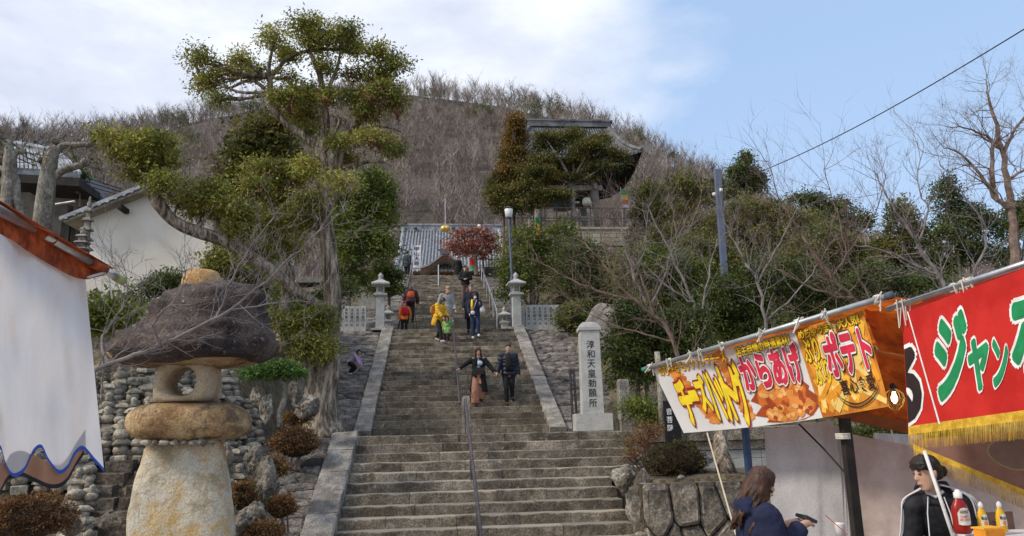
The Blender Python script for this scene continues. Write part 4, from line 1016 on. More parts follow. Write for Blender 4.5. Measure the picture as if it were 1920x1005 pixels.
bare('thin grey bare tree in front of the yellowish green tree right of the leaning boulder', (1230, 740), [[(1235, 760, 7), (1228, 660, 6), (1215, 580, 5), (1185, 510, 4), (1170, 450, 2.5), (1160, 410, 1)], [(1215, 580, 4), (1245, 520, 3), (1265, 460, 2), (1290, 400, 1)], [(1185, 510, 3), (1210, 460, 2.2), (1215, 400, 1)]], 20, 2, 1.3, .008, 15, BARKC, kids=(3, 4))
bare('pale bare tree rising from the large dark green tree above the banner', (1440, 700), [[(1440, 700, 7), (1435, 600, 6), (1420, 530, 5), (1390, 480, 4), (1365, 430, 3), (1350, 390, 1)], [(1420, 530, 4), (1455, 470, 3), (1480, 420, 2), (1500, 370, 1)], [(1435, 600, 4), (1490, 550, 3), (1530, 500, 2), (1560, 450, 1)]], 18, 2, 1.2, .007, 16, BARKC, kids=(3, 4))
bare('brownish bare tree on the slope left of the slate blue pole', (1300, 560), [[(1300, 600, 6), (1290, 520, 5), (1270, 460, 4), (1262, 400, 3), (1250, 350, 1)], [(1270, 460, 3), (1300, 410, 2.4), (1318, 350, 1)], [(1290, 520, 3), (1330, 480, 2.2), (1370, 440, 1)]], 27, 2, 1.8, .010, 17, BARKR, kids=(3, 4))
# pollarded trees at left
def pollard(label, Y, paths, seed, knobs):
    b = PY(paths[0][0][0], paths[0][0][1], Y)
    o = empty('pollarded_tree', tuple(b), 0, label, 'tree', 'pollarded trees behind the left stall'); m = MB(); rnd = random.Random(seed)
    for wp in paths: stem(m, [(w[0], w[1], w[2] * .78) for w in wp], Y, 12)
    for (x, y, r) in knobs:
        p = PY(x, y, Y); k = Y / 1385
        m.lathe([(r * .5 * k, -r * k), (r * k, -r * .3 * k), (r * .9 * k, r * .4 * k), (r * .3 * k, r * .8 * k)], tuple(p), 8)
        for q in range(5): twigs(m, p, V(rnd.gauss(0, 1), rnd.gauss(0, .5), rnd.gauss(.6, .8)), .45, .012, 1, rnd, .2)
    oo = rel(m.build('trunk', BARKS, o, True), o); craggy(oo, .05, 3)
    q_ = rel(leaves('shoots', [cl(x, y, Y, r * 2.4, r * 1.6) for (x, y, r) in knobs], 150, .07, LDRK, o, seed, .1, 8, .08), o); q_['kind'] = 'stuff'
pollard('thick pollarded tree with knobbly lopped limbs behind the left stall roof', 12.5, [[(75, 520, 24), (80, 440, 21), (85, 380, 19), (88, 330, 17), (95, 290, 14), (105, 275, 9)], [(88, 340, 12), (115, 320, 9), (140, 312, 8), (158, 305, 8)], [(92, 300, 10), (112, 275, 8), (138, 272, 7), (162, 270, 6)], [(90, 300, 8), (97, 278, 6), (100, 265, 5)]], 3, [(160, 303, 9), (165, 270, 7), (102, 264, 8), (78, 300, 7), (134, 270, 5)])
pollard('second pollarded tree at the left edge with two short limbs', 12.0, [[(10, 520, 22), (15, 430, 18), (18, 360, 15), (20, 300, 13), (18, 275, 9)], [(12, 350, 10), (-12, 330, 9), (-25, 318, 8)], [(45, 420, 8), (35, 370, 8), (28, 330, 7), (0, 316, 7)], [(20, 300, 8), (32, 285, 6), (38, 278, 5)]], 5, [(16, 270, 9), (40, 284, 6), (2, 300, 7)])
# ================= LEFT: GREAT NATURAL STONE LANTERN =================
YL = 8.2; KL = YL / 1385
def pxo(x, y, Y=YL): return PY(x, y, Y)
big = empty('great_stone_lantern', tuple(pxo(340, 1040)), 0, 'huge lantern of stacked natural boulders with a dark mushroom shaped capstone at left', 'stone lantern')
def blob(name, prof, Y, depth, mat, parent, seed, rough=.05, nseg=40, sq=2.6, f=1.3, cut=0):
    """boulder lofted through px widths: prof = [(y, x_left, x_right)] ; depth ratio"""
    v = []; f_ = []; pr = []
    n = len(prof)
    P2 = []
    for i in range(n - 1):
        p0, p1, p2, p3 = prof[max(0, i - 1)], prof[i], prof[i + 1], prof[min(n - 1, i + 2)]
        for j in range(5):
            t = j / 5; P2.append([.5 * ((2 * p1[q]) + (p2[q] - p0[q]) * t + (2 * p0[q] - 5 * p1[q] + 4 * p2[q] - p3[q]) * t * t + (3 * p1[q] - p0[q] - 3 * p2[q] + p3[q]) * t ** 3) for q in range(3)])
    P2.append(list(prof[-1]))
    for (y, a, b) in P2:
        l = PY(a, y, Y); r = PY(b, y, Y); c = (l + r) / 2; rx = max(.004, (r.x - l.x) / 2); ry = rx * depth
        for k in range(nseg):
            an = 2 * math.pi * k / nseg; cx, sx_ = math.cos(an), math.sin(an)
            e = 2 / sq; qx = math.copysign(abs(cx) ** e, cx) * rx; qy = math.copysign(abs(sx_) ** e, sx_) * ry
            p = Vector((c.x + qx, c.y + qy, c.z)); s3 = Vector((seed * 1.7, seed * .3, seed))
            d = noise.noise(p * f + s3) * rough + noise.noise(p * f * 3.1 + s3) * rough * .5 + noise.noise(p * f * 9 + s3) * rough * .2
            w = min(1, rx / .3)
            v.append((p.x + (cx * d) * w, p.y + (sx_ * d) * w, p.z + d * .4 * w))
    m_ = len(P2)
    for i in range(m_ - 1):
        for k in range(nseg):
            k2 = (k + 1) % nseg; f_.append((i * nseg + k, (i + 1) * nseg + k, (i + 1) * nseg + k2, i * nseg + k2))
    f_.append(tuple(range(nseg))); f_.append(tuple((m_ - 1) * nseg + k for k in range(nseg))[::-1])
    me = bpy.data.meshes.new(name); me.from_pydata(v, [], f_); me.update(); me.polygons.foreach_set('use_smooth', np.ones(len(me.polygons), bool))
    o = link(name, me, mat, parent)
    if parent is not None: rel(o, parent)
    return o
blob('base_stone', [(826, 288, 415), (834, 280, 418), (870, 268, 424), (905, 254, 430), (945, 245, 434), (985, 244, 437), (1060, 244, 437)], YL, .55, TANST, big, 3, .035, sq=3.4)
for i in range(8):
    rock('packing_stone', tuple(pxo(296 + i * 17, 829) + V(0, -.32, 0)), (random.Random(i).uniform(.07, .14), .1, random.Random(i + 9).uniform(.05, .085)), PAGO, None, 60 + i, .3, 2).parent = big
    bpy.data.objects[-1] if False else None
for o_ in list(bpy.data.objects):
    if o_.name.startswith('packing_stone'): rel(o_, big)
blob('platter_stone', [(756, 300, 410), (760, 272, 440), (772, 250, 460), (792, 243, 466), (812, 250, 462), (824, 275, 440), (829, 300, 400)], YL, .72, BRNST, big, 9, .045, sq=2.7)
# fire box with a round hole right through it
fb0, fb1 = pxo(296, 757), pxo(410, 678)
def firebox():
    w = (fb1.x - fb0.x); h = fb1.z - fb0.z; cx = (fb0.x + fb1.x) / 2; cz = (fb0.z + fb1.z) / 2; R = .345 * h; n = 40; v = []; f = []
    D = w * .42; yc = YL
    hc = V(-.02 * w, 0, .0)
    for side, yy in ((0, -D), (1, D)):
        for ring in range(4):
            for k in range(n):
                a = 2 * math.pi * k / n; c, s = math.cos(a), math.sin(a)
                t = min(1 / max(abs(c), 1e-6), 1 / max(abs(s), 1e-6)); t = min(t, 1.24)
                wt = 1 - .10 * (s > 0) * s
                ox, oz = c * t * w / 2 * wt, s * t * h / 2
                ix, iz = hc.x + c * R, hc.z + s * R
                u = (0, .18, .75, 1)[ring]
                yo = (.07 if ring == 0 else (.0 if ring < 3 else .10)) * (1 if side == 0 else -1)
                p = Vector((cx + ix + (ox - ix) * u, yc + yy + yo, cz + iz + (oz - iz) * u)); d = noise.noise(p * 4) * .02
                v.append((p.x + d * c, p.y + d, p.z + d * s))
    for side in (0, 1):
        b = side * 4 * n
        for ring in range(3):
            for k in range(n):
                k2 = (k + 1) % n; q = (b + ring * n + k, b + ring * n + k2, b + (ring + 1) * n + k2, b + (ring + 1) * n + k)
                f.append(q if side else q[::-1])
    for k in range(n):
        k2 = (k + 1) % n
        f.append((k, k2, 4 * n + k2, 4 * n + k)); f.append((3 * n + k2, 3 * n + k, 7 * n + k, 7 * n + k2))
    me = bpy.data.meshes.new('fire_box'); me.from_pydata(v, [], f); me.update(); me.polygons.foreach_set('use_smooth', np.ones(len(me.polygons), bool))
    bm = bmesh.new(); bm.from_mesh(me); bmesh.ops.recalc_face_normals(bm, faces=bm.faces); bm.to_mesh(me); bm.free()
    rel(link('fire_box', me, M('fire_box_stone', (.36, .27, .17), (.50, .40, .28), (.44, .33, .2), scale=3, rough=.9, bump=.6, bscale=30, obj=0, speck=(60, .2)), big), big)
firebox()
blob('capstone', [(537, 352, 412), (541, 338, 440), (552, 322, 468), (570, 300, 490), (592, 276, 502), (616, 248, 506), (640, 222, 508), (656, 206, 507), (667, 204, 503), (675, 214, 497), (681, 228, 482)], YL, .8, DRKST, big, 5, .15, sq=2.2, f=2.4)
blob('capstone_underside', [(664, 208, 500), (676, 218, 494), (682, 235, 472), (687, 290, 445), (689, 330, 420)], YL, .73, BRNST, big, 12, .03, sq=2.4)
tag(blob('ochre_boulder', [(507, 350, 400), (511, 352, 410), (522, 342, 415), (538, 340, 416), (546, 350, 410)], 8.6, .8, ORST, None, 2, .02, 24, 2.2), 'small rounded ochre boulder perched on top of the dark capstone', 'boulder')

# ---- bank of small stacked stone pagodas ----
rp = random.Random(3)
def mk(nm, fn):
    m = MB(); fn(m); me = bpy.data.meshes.new(nm); me.from_pydata(m.v, [], m.f); me.update(); me.materials.append(PAGO); return me
VAR = {'cube_stone': [], 'round_stone': [], 'cap_stone': [], 'finial_stone': []}
def wob(m, s, a=.012):
    m.v = [tuple(Vector(p) + Vector((noise.noise(Vector(p) * 14 + Vector((s, 0, 0))), noise.noise(Vector(p) * 14 + Vector((0, s, 5))), noise.noise(Vector(p) * 14 + Vector((9, 0, s))) * .7)) * a) for p in m.v]
for s in range(5):
    def f1(m): m.sqlathe([(.085, 0), (.098, .012), (.098, .115), (.085, .13)]); wob(m, s * 3.1, .02)
    def f2(m): m.lathe([(.06, 0), (.098, .03), (.108, .065), (.095, .105), (.055, .128)], n=9); wob(m, s * 2.1 + 7, .02)
    def f3(m): m.sqlathe([(.07, 0), (.112, .02), (.108, .05), (.06, .095), (.05, .1)]); wob(m, s * 4.1 + 3, .02)
    def f4(m): m.lathe([(.05, 0), (.062, .03), (.04, .05), (.06, .085), (.05, .115), (.012, .14)], n=8); wob(m, s * 5.1 + 1, .015)
    for nm, fn in (('cube_stone', f1), ('round_stone', f2), ('cap_stone', f3), ('finial_stone', f4)):
        me = mk(nm, fn)
        if nm in ('round_stone', 'finial_stone'): me.polygons.foreach_set('use_smooth', np.ones(len(me.polygons), bool))
        VAR[nm].append(me)
HT = {'cube_stone': .125, 'round_stone': .122, 'cap_stone': .095, 'finial_stone': .13}
npg = 0
GP = 'small weathered stone pagodas stacked on the bank behind the great lantern'
yy = 9.15; row = 0
while yy < 13.6:
    xx = -6.4 + (row % 2) * .12
    while xx < -2.55:
        x = xx + rp.uniform(-.05, .05); y = yy + rp.uniform(-.05, .05); xx += .212
        if x > -2.9 + .0 and y > 10.4: continue
        q = proj = (Vector((x, y, ground_z(x, y) + .25)) - EYE); dpt = q.dot(fw); X = 960 + FPX * q.dot(CR) / dpt; Yp = 502.5 - FPX * q.dot(CU) / dpt
        if X < -30 or X > 545 or (188 < X < 300 and Yp > 835) or Yp < 690: continue
        if X > 462 and Yp > 840: continue
        if X < 120 and Yp > 900: continue
        if npg > 285: continue
        z = ground_z(x, y) - .04
        seq = rp.choice([['cube_stone', 'round_stone', 'cap_stone', 'finial_stone'], ['cube_stone', 'round_stone', 'cap_stone'], ['round_stone', 'cap_stone', 'round_stone'], ['cube_stone', 'cube_stone', 'round_stone', 'cap_stone'], ['cube_stone', 'round_stone', 'round_stone', 'finial_stone'], ['round_stone', 'round_stone', 'finial_stone'], ['cube_stone', 'round_stone', 'cap_stone', 'round_stone', 'finial_stone']])
        o = empty('stone_pagoda', (x, y, z), rp.uniform(-.5, .5), 'small weathered pagoda of stacked rounded stones on the bank behind the great lantern', 'stone pagoda', GP)
        o.rotation_euler[0] = rp.uniform(-.05, .05); o.rotation_euler[1] = rp.uniform(-.06, .06)
        s = rp.uniform(.78, 1.1); h = 0
        for k, nm in enumerate(seq):
            c = bpy.data.objects.new(nm, rp.choice(VAR[nm])); COL.objects.link(c); c.parent = o
            c.location = (rp.uniform(-.012, .012), rp.uniform(-.012, .012), h); c.rotation_euler = (rp.uniform(-.04, .04), rp.uniform(-.04, .04), rp.uniform(0, 6)); c.scale = (s, s, s * rp.uniform(.9, 1.1)); h += HT[nm] * s * .97
        npg += 1
    yy += .225; row += 1
# dark side steps
SIDEST = M('dark_side_stone', (.05, .04, .03), (.10, .08, .06), (.17, .14, .11), scale=5, rough=.93, bump=1, bscale=18, obj=.25, speck=(30, .4), dist=.03)
st = empty('side_stone_steps', (-3.3, 9.0, -.2), kind='structure')
for k in range(11):
    x0 = -4.85 + .02 * k; x1 = -3.9 + .0 * k
    y = 9.75 + k * .2; z = 0
    for a, b in ((x0 + .0, (x0 + x1) / 2 + rp.uniform(-.1, .1)), ((x0 + x1) / 2 + .1, x1)):
        stoneblock('step_stone', a + 3.3, b + 3.3 - .01, y - 9.0, y - 9.0 + .35, k * .155 - .06 + .12, k * .155 + .15 + .12, SIDEST, st, rp.random(), .014)
RK = [((480, 862), 10.4, (.34, .3, .42), 'pale rounded boulder leaning on the stacked stones right of the lantern'), ((495, 905), 9.9, (.4, .32, .66), 'dark upright boulder with a pale lichen top left of the stair embankment'), ((478, 965), 9.2, (.36, .3, .42), 'grey mottled rock beside the azaleas at the foot of the bank'), ((452, 985), 8.9, (.3, .3, .3), 'low grey rock next to the right side of the pale lantern base'), ((500, 768), 11.2, (.22, .25, .6), 'leaning reddish rock under the small clipped tree'), ((485, 745), 11.3, (.26, .25, .4), 'smooth upright stone left of the small clipped tree'), ((556, 722), 12.0, (.3, .3, .7), 'pale pointed rock behind the small clipped tree'), ((425, 870), 9.8, (.2, .2, .55), 'narrow carved stone touching the upper right edge of the lantern base'), ((440, 930), 9.6, (.26, .24, .3), 'small pale stone between two rusty azaleas'), ((204, 982), 8.3, (.38, .34, .2), 'flat round stone basin at the foot of the small dark steps'), ((130, 985), 8.0, (.24, .24, .3), 'reddish cube of stone beside the large azalea'), ((575, 760), 12.6, (.5, .4, .5), 'dark mossy rock tucked against the camphor roots'), ((330, 700), 13.3, (.5, .4, .3), 'flat rock on the bank seen through the lantern window')]
for i, ((x, y), Y, d, lb) in enumerate(RK): tag(rock('garden_rock', tuple(PY(x, y, Y)), tuple(q * .82 for q in d), BOULD, seed=70 + i, rough=.34, sub=4), lb, 'rock', 'rocks set among the azaleas and stacked stones')
tag(rock('leaning_boulder', tuple(PY(1128, 630, 23)), (1.35, .6, 2.1), CURB, seed=93, tilt=.35, sub=4, rough=.2, cut=False), 'tall pale boulder leaning behind the topiary ball', 'boulder')
tag(rock('buried_boulder', tuple(PY(1265, 790, 15)), (1.0, .6, .7), BOULD, seed=92), 'dark boulder behind the thin tree trunk left of the banner', 'boulder')

# ---- white storehouse ----
YS = 20.0
wh = empty('white_storehouse', tuple(PY(275, 580, YS)), 0, 'white plastered storehouse gable with a grey tiled verge behind the camphor limb', 'house')
a0, a1, pk, b1, b0 = PY(165, 600, YS), PY(172, 408, YS), PY(292, 360, YS), PY(402, 412, YS), PY(400, 600, YS)
b0.x = b1.x; a0.x = a1.x
m = MB(); m.prism([a0, b0, b1, pk, a1], (0, 5, 0)); rel(m.build('wall', WHITEW, wh), wh)
def slope(p, q, w0, w1, th, mat, nm, over, root):
    d = (q - p).normalized(); n = Vector((-d.z, 0, d.x));
    if n.z < 0: n = -n
    m = MB(); e = p - d * over; m.prism([e + n * w0, q + n * w0, q + n * (w0 + th), e + n * (w0 + th)], (0, w1, 0)); return rel(m.build(nm, mat, root), root)
for (p, q) in ((a1, pk), (b1, pk)):
    p_, q_ = p + V(0, -.35, 0), q + V(0, -.35, 0)
    slope(p_, q_, .0, 5.6, .07, WOODG, 'verge_board', .55, wh); r_ = slope(p_ + V(0, -.06, 0), q_ + V(0, -.06, 0), .08, 5.7, .09, TILE, 'roof', .62, wh)
m = MB(); dd = (pk - a1)
for k in range(9):
    c = a1 - dd.normalized() * .5 + dd * (k / 8) + V(0, -.42, .10); m.tube([c, c + V(0, 5.6, 0)], .055, 6)
rel(m.build('verge_tiles', TILE, wh), wh)
m = MB(); m.box(tuple(PY(238, 397, YS) + V(0, -.25, 0)), (.12, .5, .12)); rel(m.build('beam_end', WOODD, wh), wh)

# ---- dark roofed house behind ----
YD = 25.0
dk = empty('dark_roofed_house', tuple(PY(90, 500, YD)), 0, 'old house with dark timber eaves and grey tiled roof behind the pollarded trees', 'house')
e1, rg = PY(196, 392, YD), PY(64, 268, YD)
m = MB(); z0 = PY(90, 560, YD).z; m.box(((PY(-60, 450, YD).x + PY(165, 450, YD).x) / 2, YD + 3, (z0 + rg.z - 1.1) / 2 - .2), (PY(165, 450, YD).x - PY(-60, 450, YD).x, 3, rg.z - 1.0 - z0)); rel(m.build('wall', M('aged_plaster', (.16, .14, .12), (.24, .21, .18), scale=2, obj=0), dk), dk)
d = (rg - e1).normalized(); n_ = V(-d.z, 0, d.x); n_ = n_ if n_.z > 0 else -n_
m = MB(); m.prism([e1, rg, rg + n_ * .12, e1 + n_ * .12], (0, 6, 0)); rel(m.build('soffit', WOODD, dk), dk)
m = MB()
for k in range(20):
    c = e1 + (rg - e1) * (k / 19) + n_ * .17; m.tube([c + V(0, -.1, 0), c + V(0, 6, 0)], .085, 6)
rel(m.build('verge_tile', TILED, dk, kind='stuff'), dk)
e2 = PY(-120, 330, YD)
m = MB(); m.prism([e2, rg, rg + V(0, 0, .12), e2 + V(0, 0, .12)], (0, 6, 0)); rel(m.build('left_slope', TILED, dk), dk)
# tiled front roof between the pollards
r1, r2, r3, r4 = PY(20, 315, YD - 1.2), PY(64, 322, YD - 1.2), PY(64, 270, YD + 1), PY(20, 262, YD + 1)
t1, t2, t3, t4 = PY(25, 318, YD - 1.6), PY(150, 326, YD - 1.6), PY(115, 290, YD), PY(28, 276, YD)
m = MB(); m.prism([t1, t2, t3, t4], (0, .05, -.12))
for k in range(16):
    a, b = t1.lerp(t2, k / 15) + V(0, 0, .03), t4.lerp(t3, k / 15) + V(0, 0, .03); m.tube([a, b], .06, 5)
rel(m.build('front_roof', TILE, dk, kind='stuff'), dk)
m = MB(); m.tube([t4 + V(0, 0, .1), t3 + V(0, 0, .1)], .13, 8); rel(m.build('ridge', TILE, dk), dk)
m = MB(); m.prism([t1 + V(0, 0, -.15), t2 + V(0, 0, -.15), t2 + V(0, 0, -.4), t1 + V(0, 0, -.4)], (0, 1.5, 0)); rel(m.build('front_eave', WOODD, dk), dk)
for k in range(5):
    c = PY(200 - 18 * k, 432 + 3 * (k % 2), YD - 1); m = MB(); m.box((c.x, c.y, c.z), (.1, .12, 1.6)); rel(m.build('post', WOODD, dk), dk)
m = MB(); m.box(tuple(PY(160, 440, YD - .8)), (1.5, .06, .9)); rel(m.build('lattice_window', WOODD, dk), dk)
m = MB(); m.tube([PY(95, 385, YD - 2), PY(140, 378, YD - 2)], .04, 6); rel(m.build('gutter', STEEL, dk), dk)
# tall thin stone pagodas on the storehouse terrace
for (x, y0, y1, w, Y, lb) in ((158, 480, 368, 11, 18.5, 'tall slender pale stone pagoda left of the storehouse gable'), (150, 500, 425, 16, 18, 'stout tiered stone pagoda below the storehouse verge'), (38, 420, 378, 8, 17, 'small lattice stone tablet between the pollarded trunks')):
    b, t = PY(x, y0, Y), PY(x, y1, Y); k = Y / 1385; H = t.z - b.z
    o = empty('tiered_pagoda', tuple(b), 0, lb, 'stone pagoda'); n = 5
    for i in range(n):
        z = H * .8 * i / n; ww = w * k * (1 - .1 * i); m = MB(); m.sqlathe([(ww * .55, z), (ww * .55, z + H * .09), (ww, z + H * .1), (ww * .9, z + H * .13), (ww * .5, z + H * .16)]); m.build('tier', CURB, o)
    m = MB(); m.lathe([(w * k * .3, H * .8), (w * k * .36, H * .88), (w * k * .12, H * .93), (w * k * .2, H * .96), (.01, H)], n=8); m.build('finial', CURB, o, True)

# ================= SHRINE HALL =================
hall = empty('shrine_hall', (.9, 46, 10.2), 0, 'temple hall with a grey tiled roof and curved front gable above the stairs', 'shrine building')
E0, E1_ = PY(742, 506, 46), PY(952, 500, 46); RZ0, RZ1 = PY(757, 434, 50), PY(936, 432, 50)
ez = (E0.z + E1_.z) / 2; rz_ = (RZ0.z + RZ1.z) / 2; ex0, ex1 = E0.x, E1_.x; rx0, rx1 = RZ0.x, RZ1.x
def roofp(u, v, lift=0):
    x = (ex0 + (ex1 - ex0) * u) * (1 - v) + (rx0 + (rx1 - rx0) * u) * v
    return V(x, 46 + 4 * v, ez + (rz_ - ez) * (.72 * v + .28 * v * v) + lift)
m = MB(); NR = 8
vv = []; ff = []
for i in range(2):
    for j in range(NR + 1): vv.append(roofp(i, j / NR)); vv.append(roofp(i, j / NR, -.15))
k_ = 2 * (NR + 1)
for j in range(NR): ff.append((2 * j, k_ + 2 * j, k_ + 2 * j + 2, 2 * j + 2)); ff.append((2 * j + 1, 2 * j + 3, k_ + 2 * j + 3, k_ + 2 * j + 1))
ff.append((0, 1, k_ + 1, k_)); m.add(vv, ff); rel(m.build('roof', TILE, hall), hall)
m = MB()
for i in range(33):
    u = (i + .5) / 33
    m.tube([roofp(u, j / 14 * .99, .055 + (.02 if j % 2 else 0)) for j in range(15)], .062, 6)
rel(m.build('tile_rows', M('tile_row', (.12, .127, .14), (.225, .235, .25), (.36, .37, .38), scale=9, rough=.5, bump=.2, obj=0, spec=.5), hall, True, kind='stuff'), hall)
m = MB(); m.box(((rx0 + rx1) / 2, 50.1, rz_ + .16), (rx1 - rx0 + .5, .4, .42)); m.box(((rx0 + rx1) / 2, 50.1, rz_ + .42), (rx1 - rx0 + .7, .5, .12)); rel(m.build('ridge', TILE, hall), hall)
for u in (0.0, 1.0): m = MB(); m.tube([roofp(u, j / 6, .1) for j in range(7)], .13, 8); rel(m.build('verge_ridge', TILE, hall), hall)
for x in (rx0 + .8, (rx0 + rx1) / 2 + .1, rx1 - .9): m = MB(); m.lathe([(.13, 0), (.14, .05), (.1, .12)], (x, 49.8, rz_ + .1), 8); rel(m.build('ridge_crest', TILED, hall), hall)
# karahafu
kc = PY(835, 500, 45.2); kw = (PY(880, 500, 45.2).x - PY(787, 500, 45.2).x) / 2
def kcurve(t): return .78 * (math.exp(-(t * 1.9) ** 2)) - .06 * abs(t) ** 2 + .12 * max(0, abs(t) - .75)
for nm, r0k, r1k, y0_, y1_, mt in (('curved_gable_roof', .10, .24, 44.7, 46.6, TILE), ('gable_board', -.06, .09, 44.8, 44.95, WOODB), ('gable_soffit', -.12, -.05, 44.95, 46.4, WOODG)):
    v = []; f = []; n = 36
    for i in range(n + 1):
        t = -1 + 2 * i / n; x = kc.x + t * kw; z = kc.z - .28 + kcurve(t)
        for y in (y0_, y1_):
            for r in (r0k, r1k): v.append((x, y, z + r))
    for i in range(n):
        a = i * 4; b = a + 4
        f += [(a, b, b + 1, a + 1), (a + 2, a + 3, b + 3, b + 2), (a + 1, b + 1, b + 3, a + 3), (a, a + 2, b + 2, b)]
    mm = MB(); mm.add(v, f); rel(mm.build(nm, mt, hall), hall)
m = MB(); m.box((kc.x, 44.75, kc.z + .78), (.5, .3, .22)); m.box((kc.x, 44.75, kc.z + .95), (.9, .2, .09)); rel(m.build('gable_crest', TILED, hall), hall)
# front below eaves
m = MB(); m.box(((ex0 + ex1) / 2, 48.5, (10 + ez) / 2), (ex1 - ex0 - .8, 3.6, ez - 10.1)); rel(m.build('wall', WOODD, hall), hall)
m = MB(); m.box(((ex0 + ex1) / 2, 46.3, ez - .22), (ex1 - ex0 - .5, .2, .14)); m.box(((ex0 + ex1) / 2, 46.5, ez - .42), (ex1 - ex0 - .9, .2, .12)); rel(m.build('eave_beam', WOODB, hall), hall)
for i in range(26):
    x = ex0 + .3 + (ex1 - ex0 - .6) * i / 25; m = MB(); m.box((x, 46.4, ez - .14), (.09, .9, .1)); rel(m.build('rafter_end', P('rafter_white', (.75, .72, .66)), hall), hall)
for x in (-2.2, -.9, .35, 2.3, 3.4, 4.4): m = MB(); m.box((x, 46.4, (10 + ez) / 2 - .2), (.2, .2, ez - 10.4)); rel(m.build('pillar', WOODG, hall), hall)
for i in range(13):
    x = -2.0 + i * .48; m = MB(); m.lathe([(.05, 0), (.085, .05), (.085, .22), (.05, .27)], (x, 46.1, ez - .85), 8); rel(m.build('paper_lantern', P('lantern_paper', (.8, .77, .68)), hall, True), hall)
# gold ornament on a wire above the ridge, hall finial rod
gz = PY(835, 429, 44)
o = empty('gold_ornament', tuple(gz), 0, 'gold round hanging ornament on a thin rod above the hall ridge', 'ornament')
m = MB(); m.tube([(0, 0, 0), (0, 0, 1.9)], .025, 6); m.build('rod', STEEL, o)
for dx in (-.07, .09): m = MB(); m.lathe([(.06, -.2), (.2, -.1), (.24, .02), (.17, .16), (.05, .2)], (dx, 0, 0), 10); m.build('gold_ball', P('gold', (.75, .48, .12), metal=.5, rough=.4), o, True)
# fence by the maple
fn_ = empty('dark_fence', tuple(PY(890, 515, 39.5)), 0, 'dark metal fence on the rough wall at the top right of the stairs', 'fence')
fa, fb_ = PY(889, 514, 39.5), PY(942, 514, 39.5)
for k in range(11):
    q = fa.lerp(fb_, k / 10); m = MB(); m.box((q.x - fa.x + 0, 0, .42), (.035 if k % 5 else .06, .04, .84)); m.build('post' if k % 5 == 0 else 'baluster', RAILM, fn_)
m = MB(); m.box(((fb_.x - fa.x) / 2, 0, .86), (fb_.x - fa.x, .05, .05)); m.box(((fb_.x - fa.x) / 2, 0, .12), (fb_.x - fa.x, .04, .04)); m.build('rails', RAILM, fn_)
# vertical banners
def flagpole(x, y0, y1, Y, w, cols, label, text=None, side=1, tc_=INK, pole=True):
    b, t = PY(x, y0, Y), PY(x, y1, Y); k = Y / 1385; H = t.z - b.z; wd = w * k
    o = empty('vertical_banner', tuple(b), 0, label, 'banner')
    if pole: m = MB(); m.tube([(0, 0, -.9), (0, 0, H + .12)], .018, 6); m.build('pole', STEEL, o)
    n = len(cols)
    z0 = 0
    for i, (c, fr) in enumerate(cols):
        v = []; f = []; NN = 6
        for j in range(NN + 1):
            for q in range(7):
                u = q / 6; z = z0 + H * fr * j / NN; v.append((side * (.02 + wd * u), -.05 * math.sin(u * 4 + z * 2.5), z))
        for j in range(NN):
            for q in range(6): f.append((j * 7 + q, j * 7 + q + 1, (j + 1) * 7 + q + 1, (j + 1) * 7 + q))
        m = MB(); m.add(v, f); m.build('cloth', P('cloth_%d_%d_%d' % tuple(int(q * 99) for q in c), c, trans=.2), o); z0 += H * fr
    if text:
        for i, ch in enumerate(text):
            hh = H / (len(text) + .6); z1 = H - .3 * hh - i * hh
            lettering('character', ch, lambda u, v, l: V(side * (.02 + wd * u), -.05 * math.sin(u * 4 + v * 2.5) - l, v), (.2, z1 - hh * .82, .8, z1), tc_, o, .014, .012)
    return o
flagpole(773, 502, 460, 43, 15, [((.82, .82, .84), 1)], 'white vertical banner with black characters hanging before the hall roof', '甲山大師')
flagpole(880, 505, 484, 41, 14, [((.05, .5, .12), .3), ((.75, .05, .05), .7)], 'small red and green banner beside the hall entrance')
flagpole(1166, 392, 355, 37.5, 13, [((.75, .74, .72), .22), ((.7, .1, .05), .26), ((.85, .6, .08), .24), ((.05, .35, .1), .28)], 'green yellow red banner beside the bell tower', None)
flagpole(1004, 440, 408, 35, 9, [((.75, .3, .08), .3), ((.85, .65, .1), .35), ((.05, .35, .1), .35)], 'narrow green and yellow banner by the rusty cone tree trunk')

# ================= BELL TOWER =================
TILE2 = M('weathered_roof_tile', (.07, .07, .073), (.13, .13, .135), (.20, .20, .20), scale=2, rough=.7, bump=.4, obj=.1, spec=.4)
bt = empty('bell_tower', (8.0, 39.5, 11.6), 0, 'open bell tower with a sweeping tiled roof on the hillside right of the hall', 'bell tower')
cx0, cx1, fy0, fy1 = PY(938, 285, 36).x, PY(1204, 284, 36).x, 36.0, 43.0
nz = PY(1204, 284, 36).z; mx_ = (cx0 + cx1) / 2; my_ = 39.5
rL, rR = PY(992, 247, 40).x, PY(1136, 247, 40).x; rz2 = PY(1060, 247, 40).z
def eave(u):  # upturned corners
    return nz - .62 + .62 * abs(2 * u - 1) ** 2.4
def face(p0, p1, t0, t1, n=16, nv=6, up=False):
    v = []; f = []
    for i in range(n + 1):
        u = i / n; a = V(p0[0] + (p1[0] - p0[0]) * u, p0[1] + (p1[1] - p0[1]) * u, eave(u)); b = V(t0[0] + (t1[0] - t0[0]) * u, t0[1] + (t1[1] - t0[1]) * u, t0[2])
        for j in range(nv + 1):
            w = j / nv; q = a.lerp(b, w); q.z = a.z + (b.z - a.z) * (.55 * w + .45 * w * w); v.append(q)
    for i in range(n):
        for j in range(nv): f.append((i * (nv + 1) + j, (i + 1) * (nv + 1) + j, (i + 1) * (nv + 1) + j + 1, i * (nv + 1) + j + 1))
    return v, f
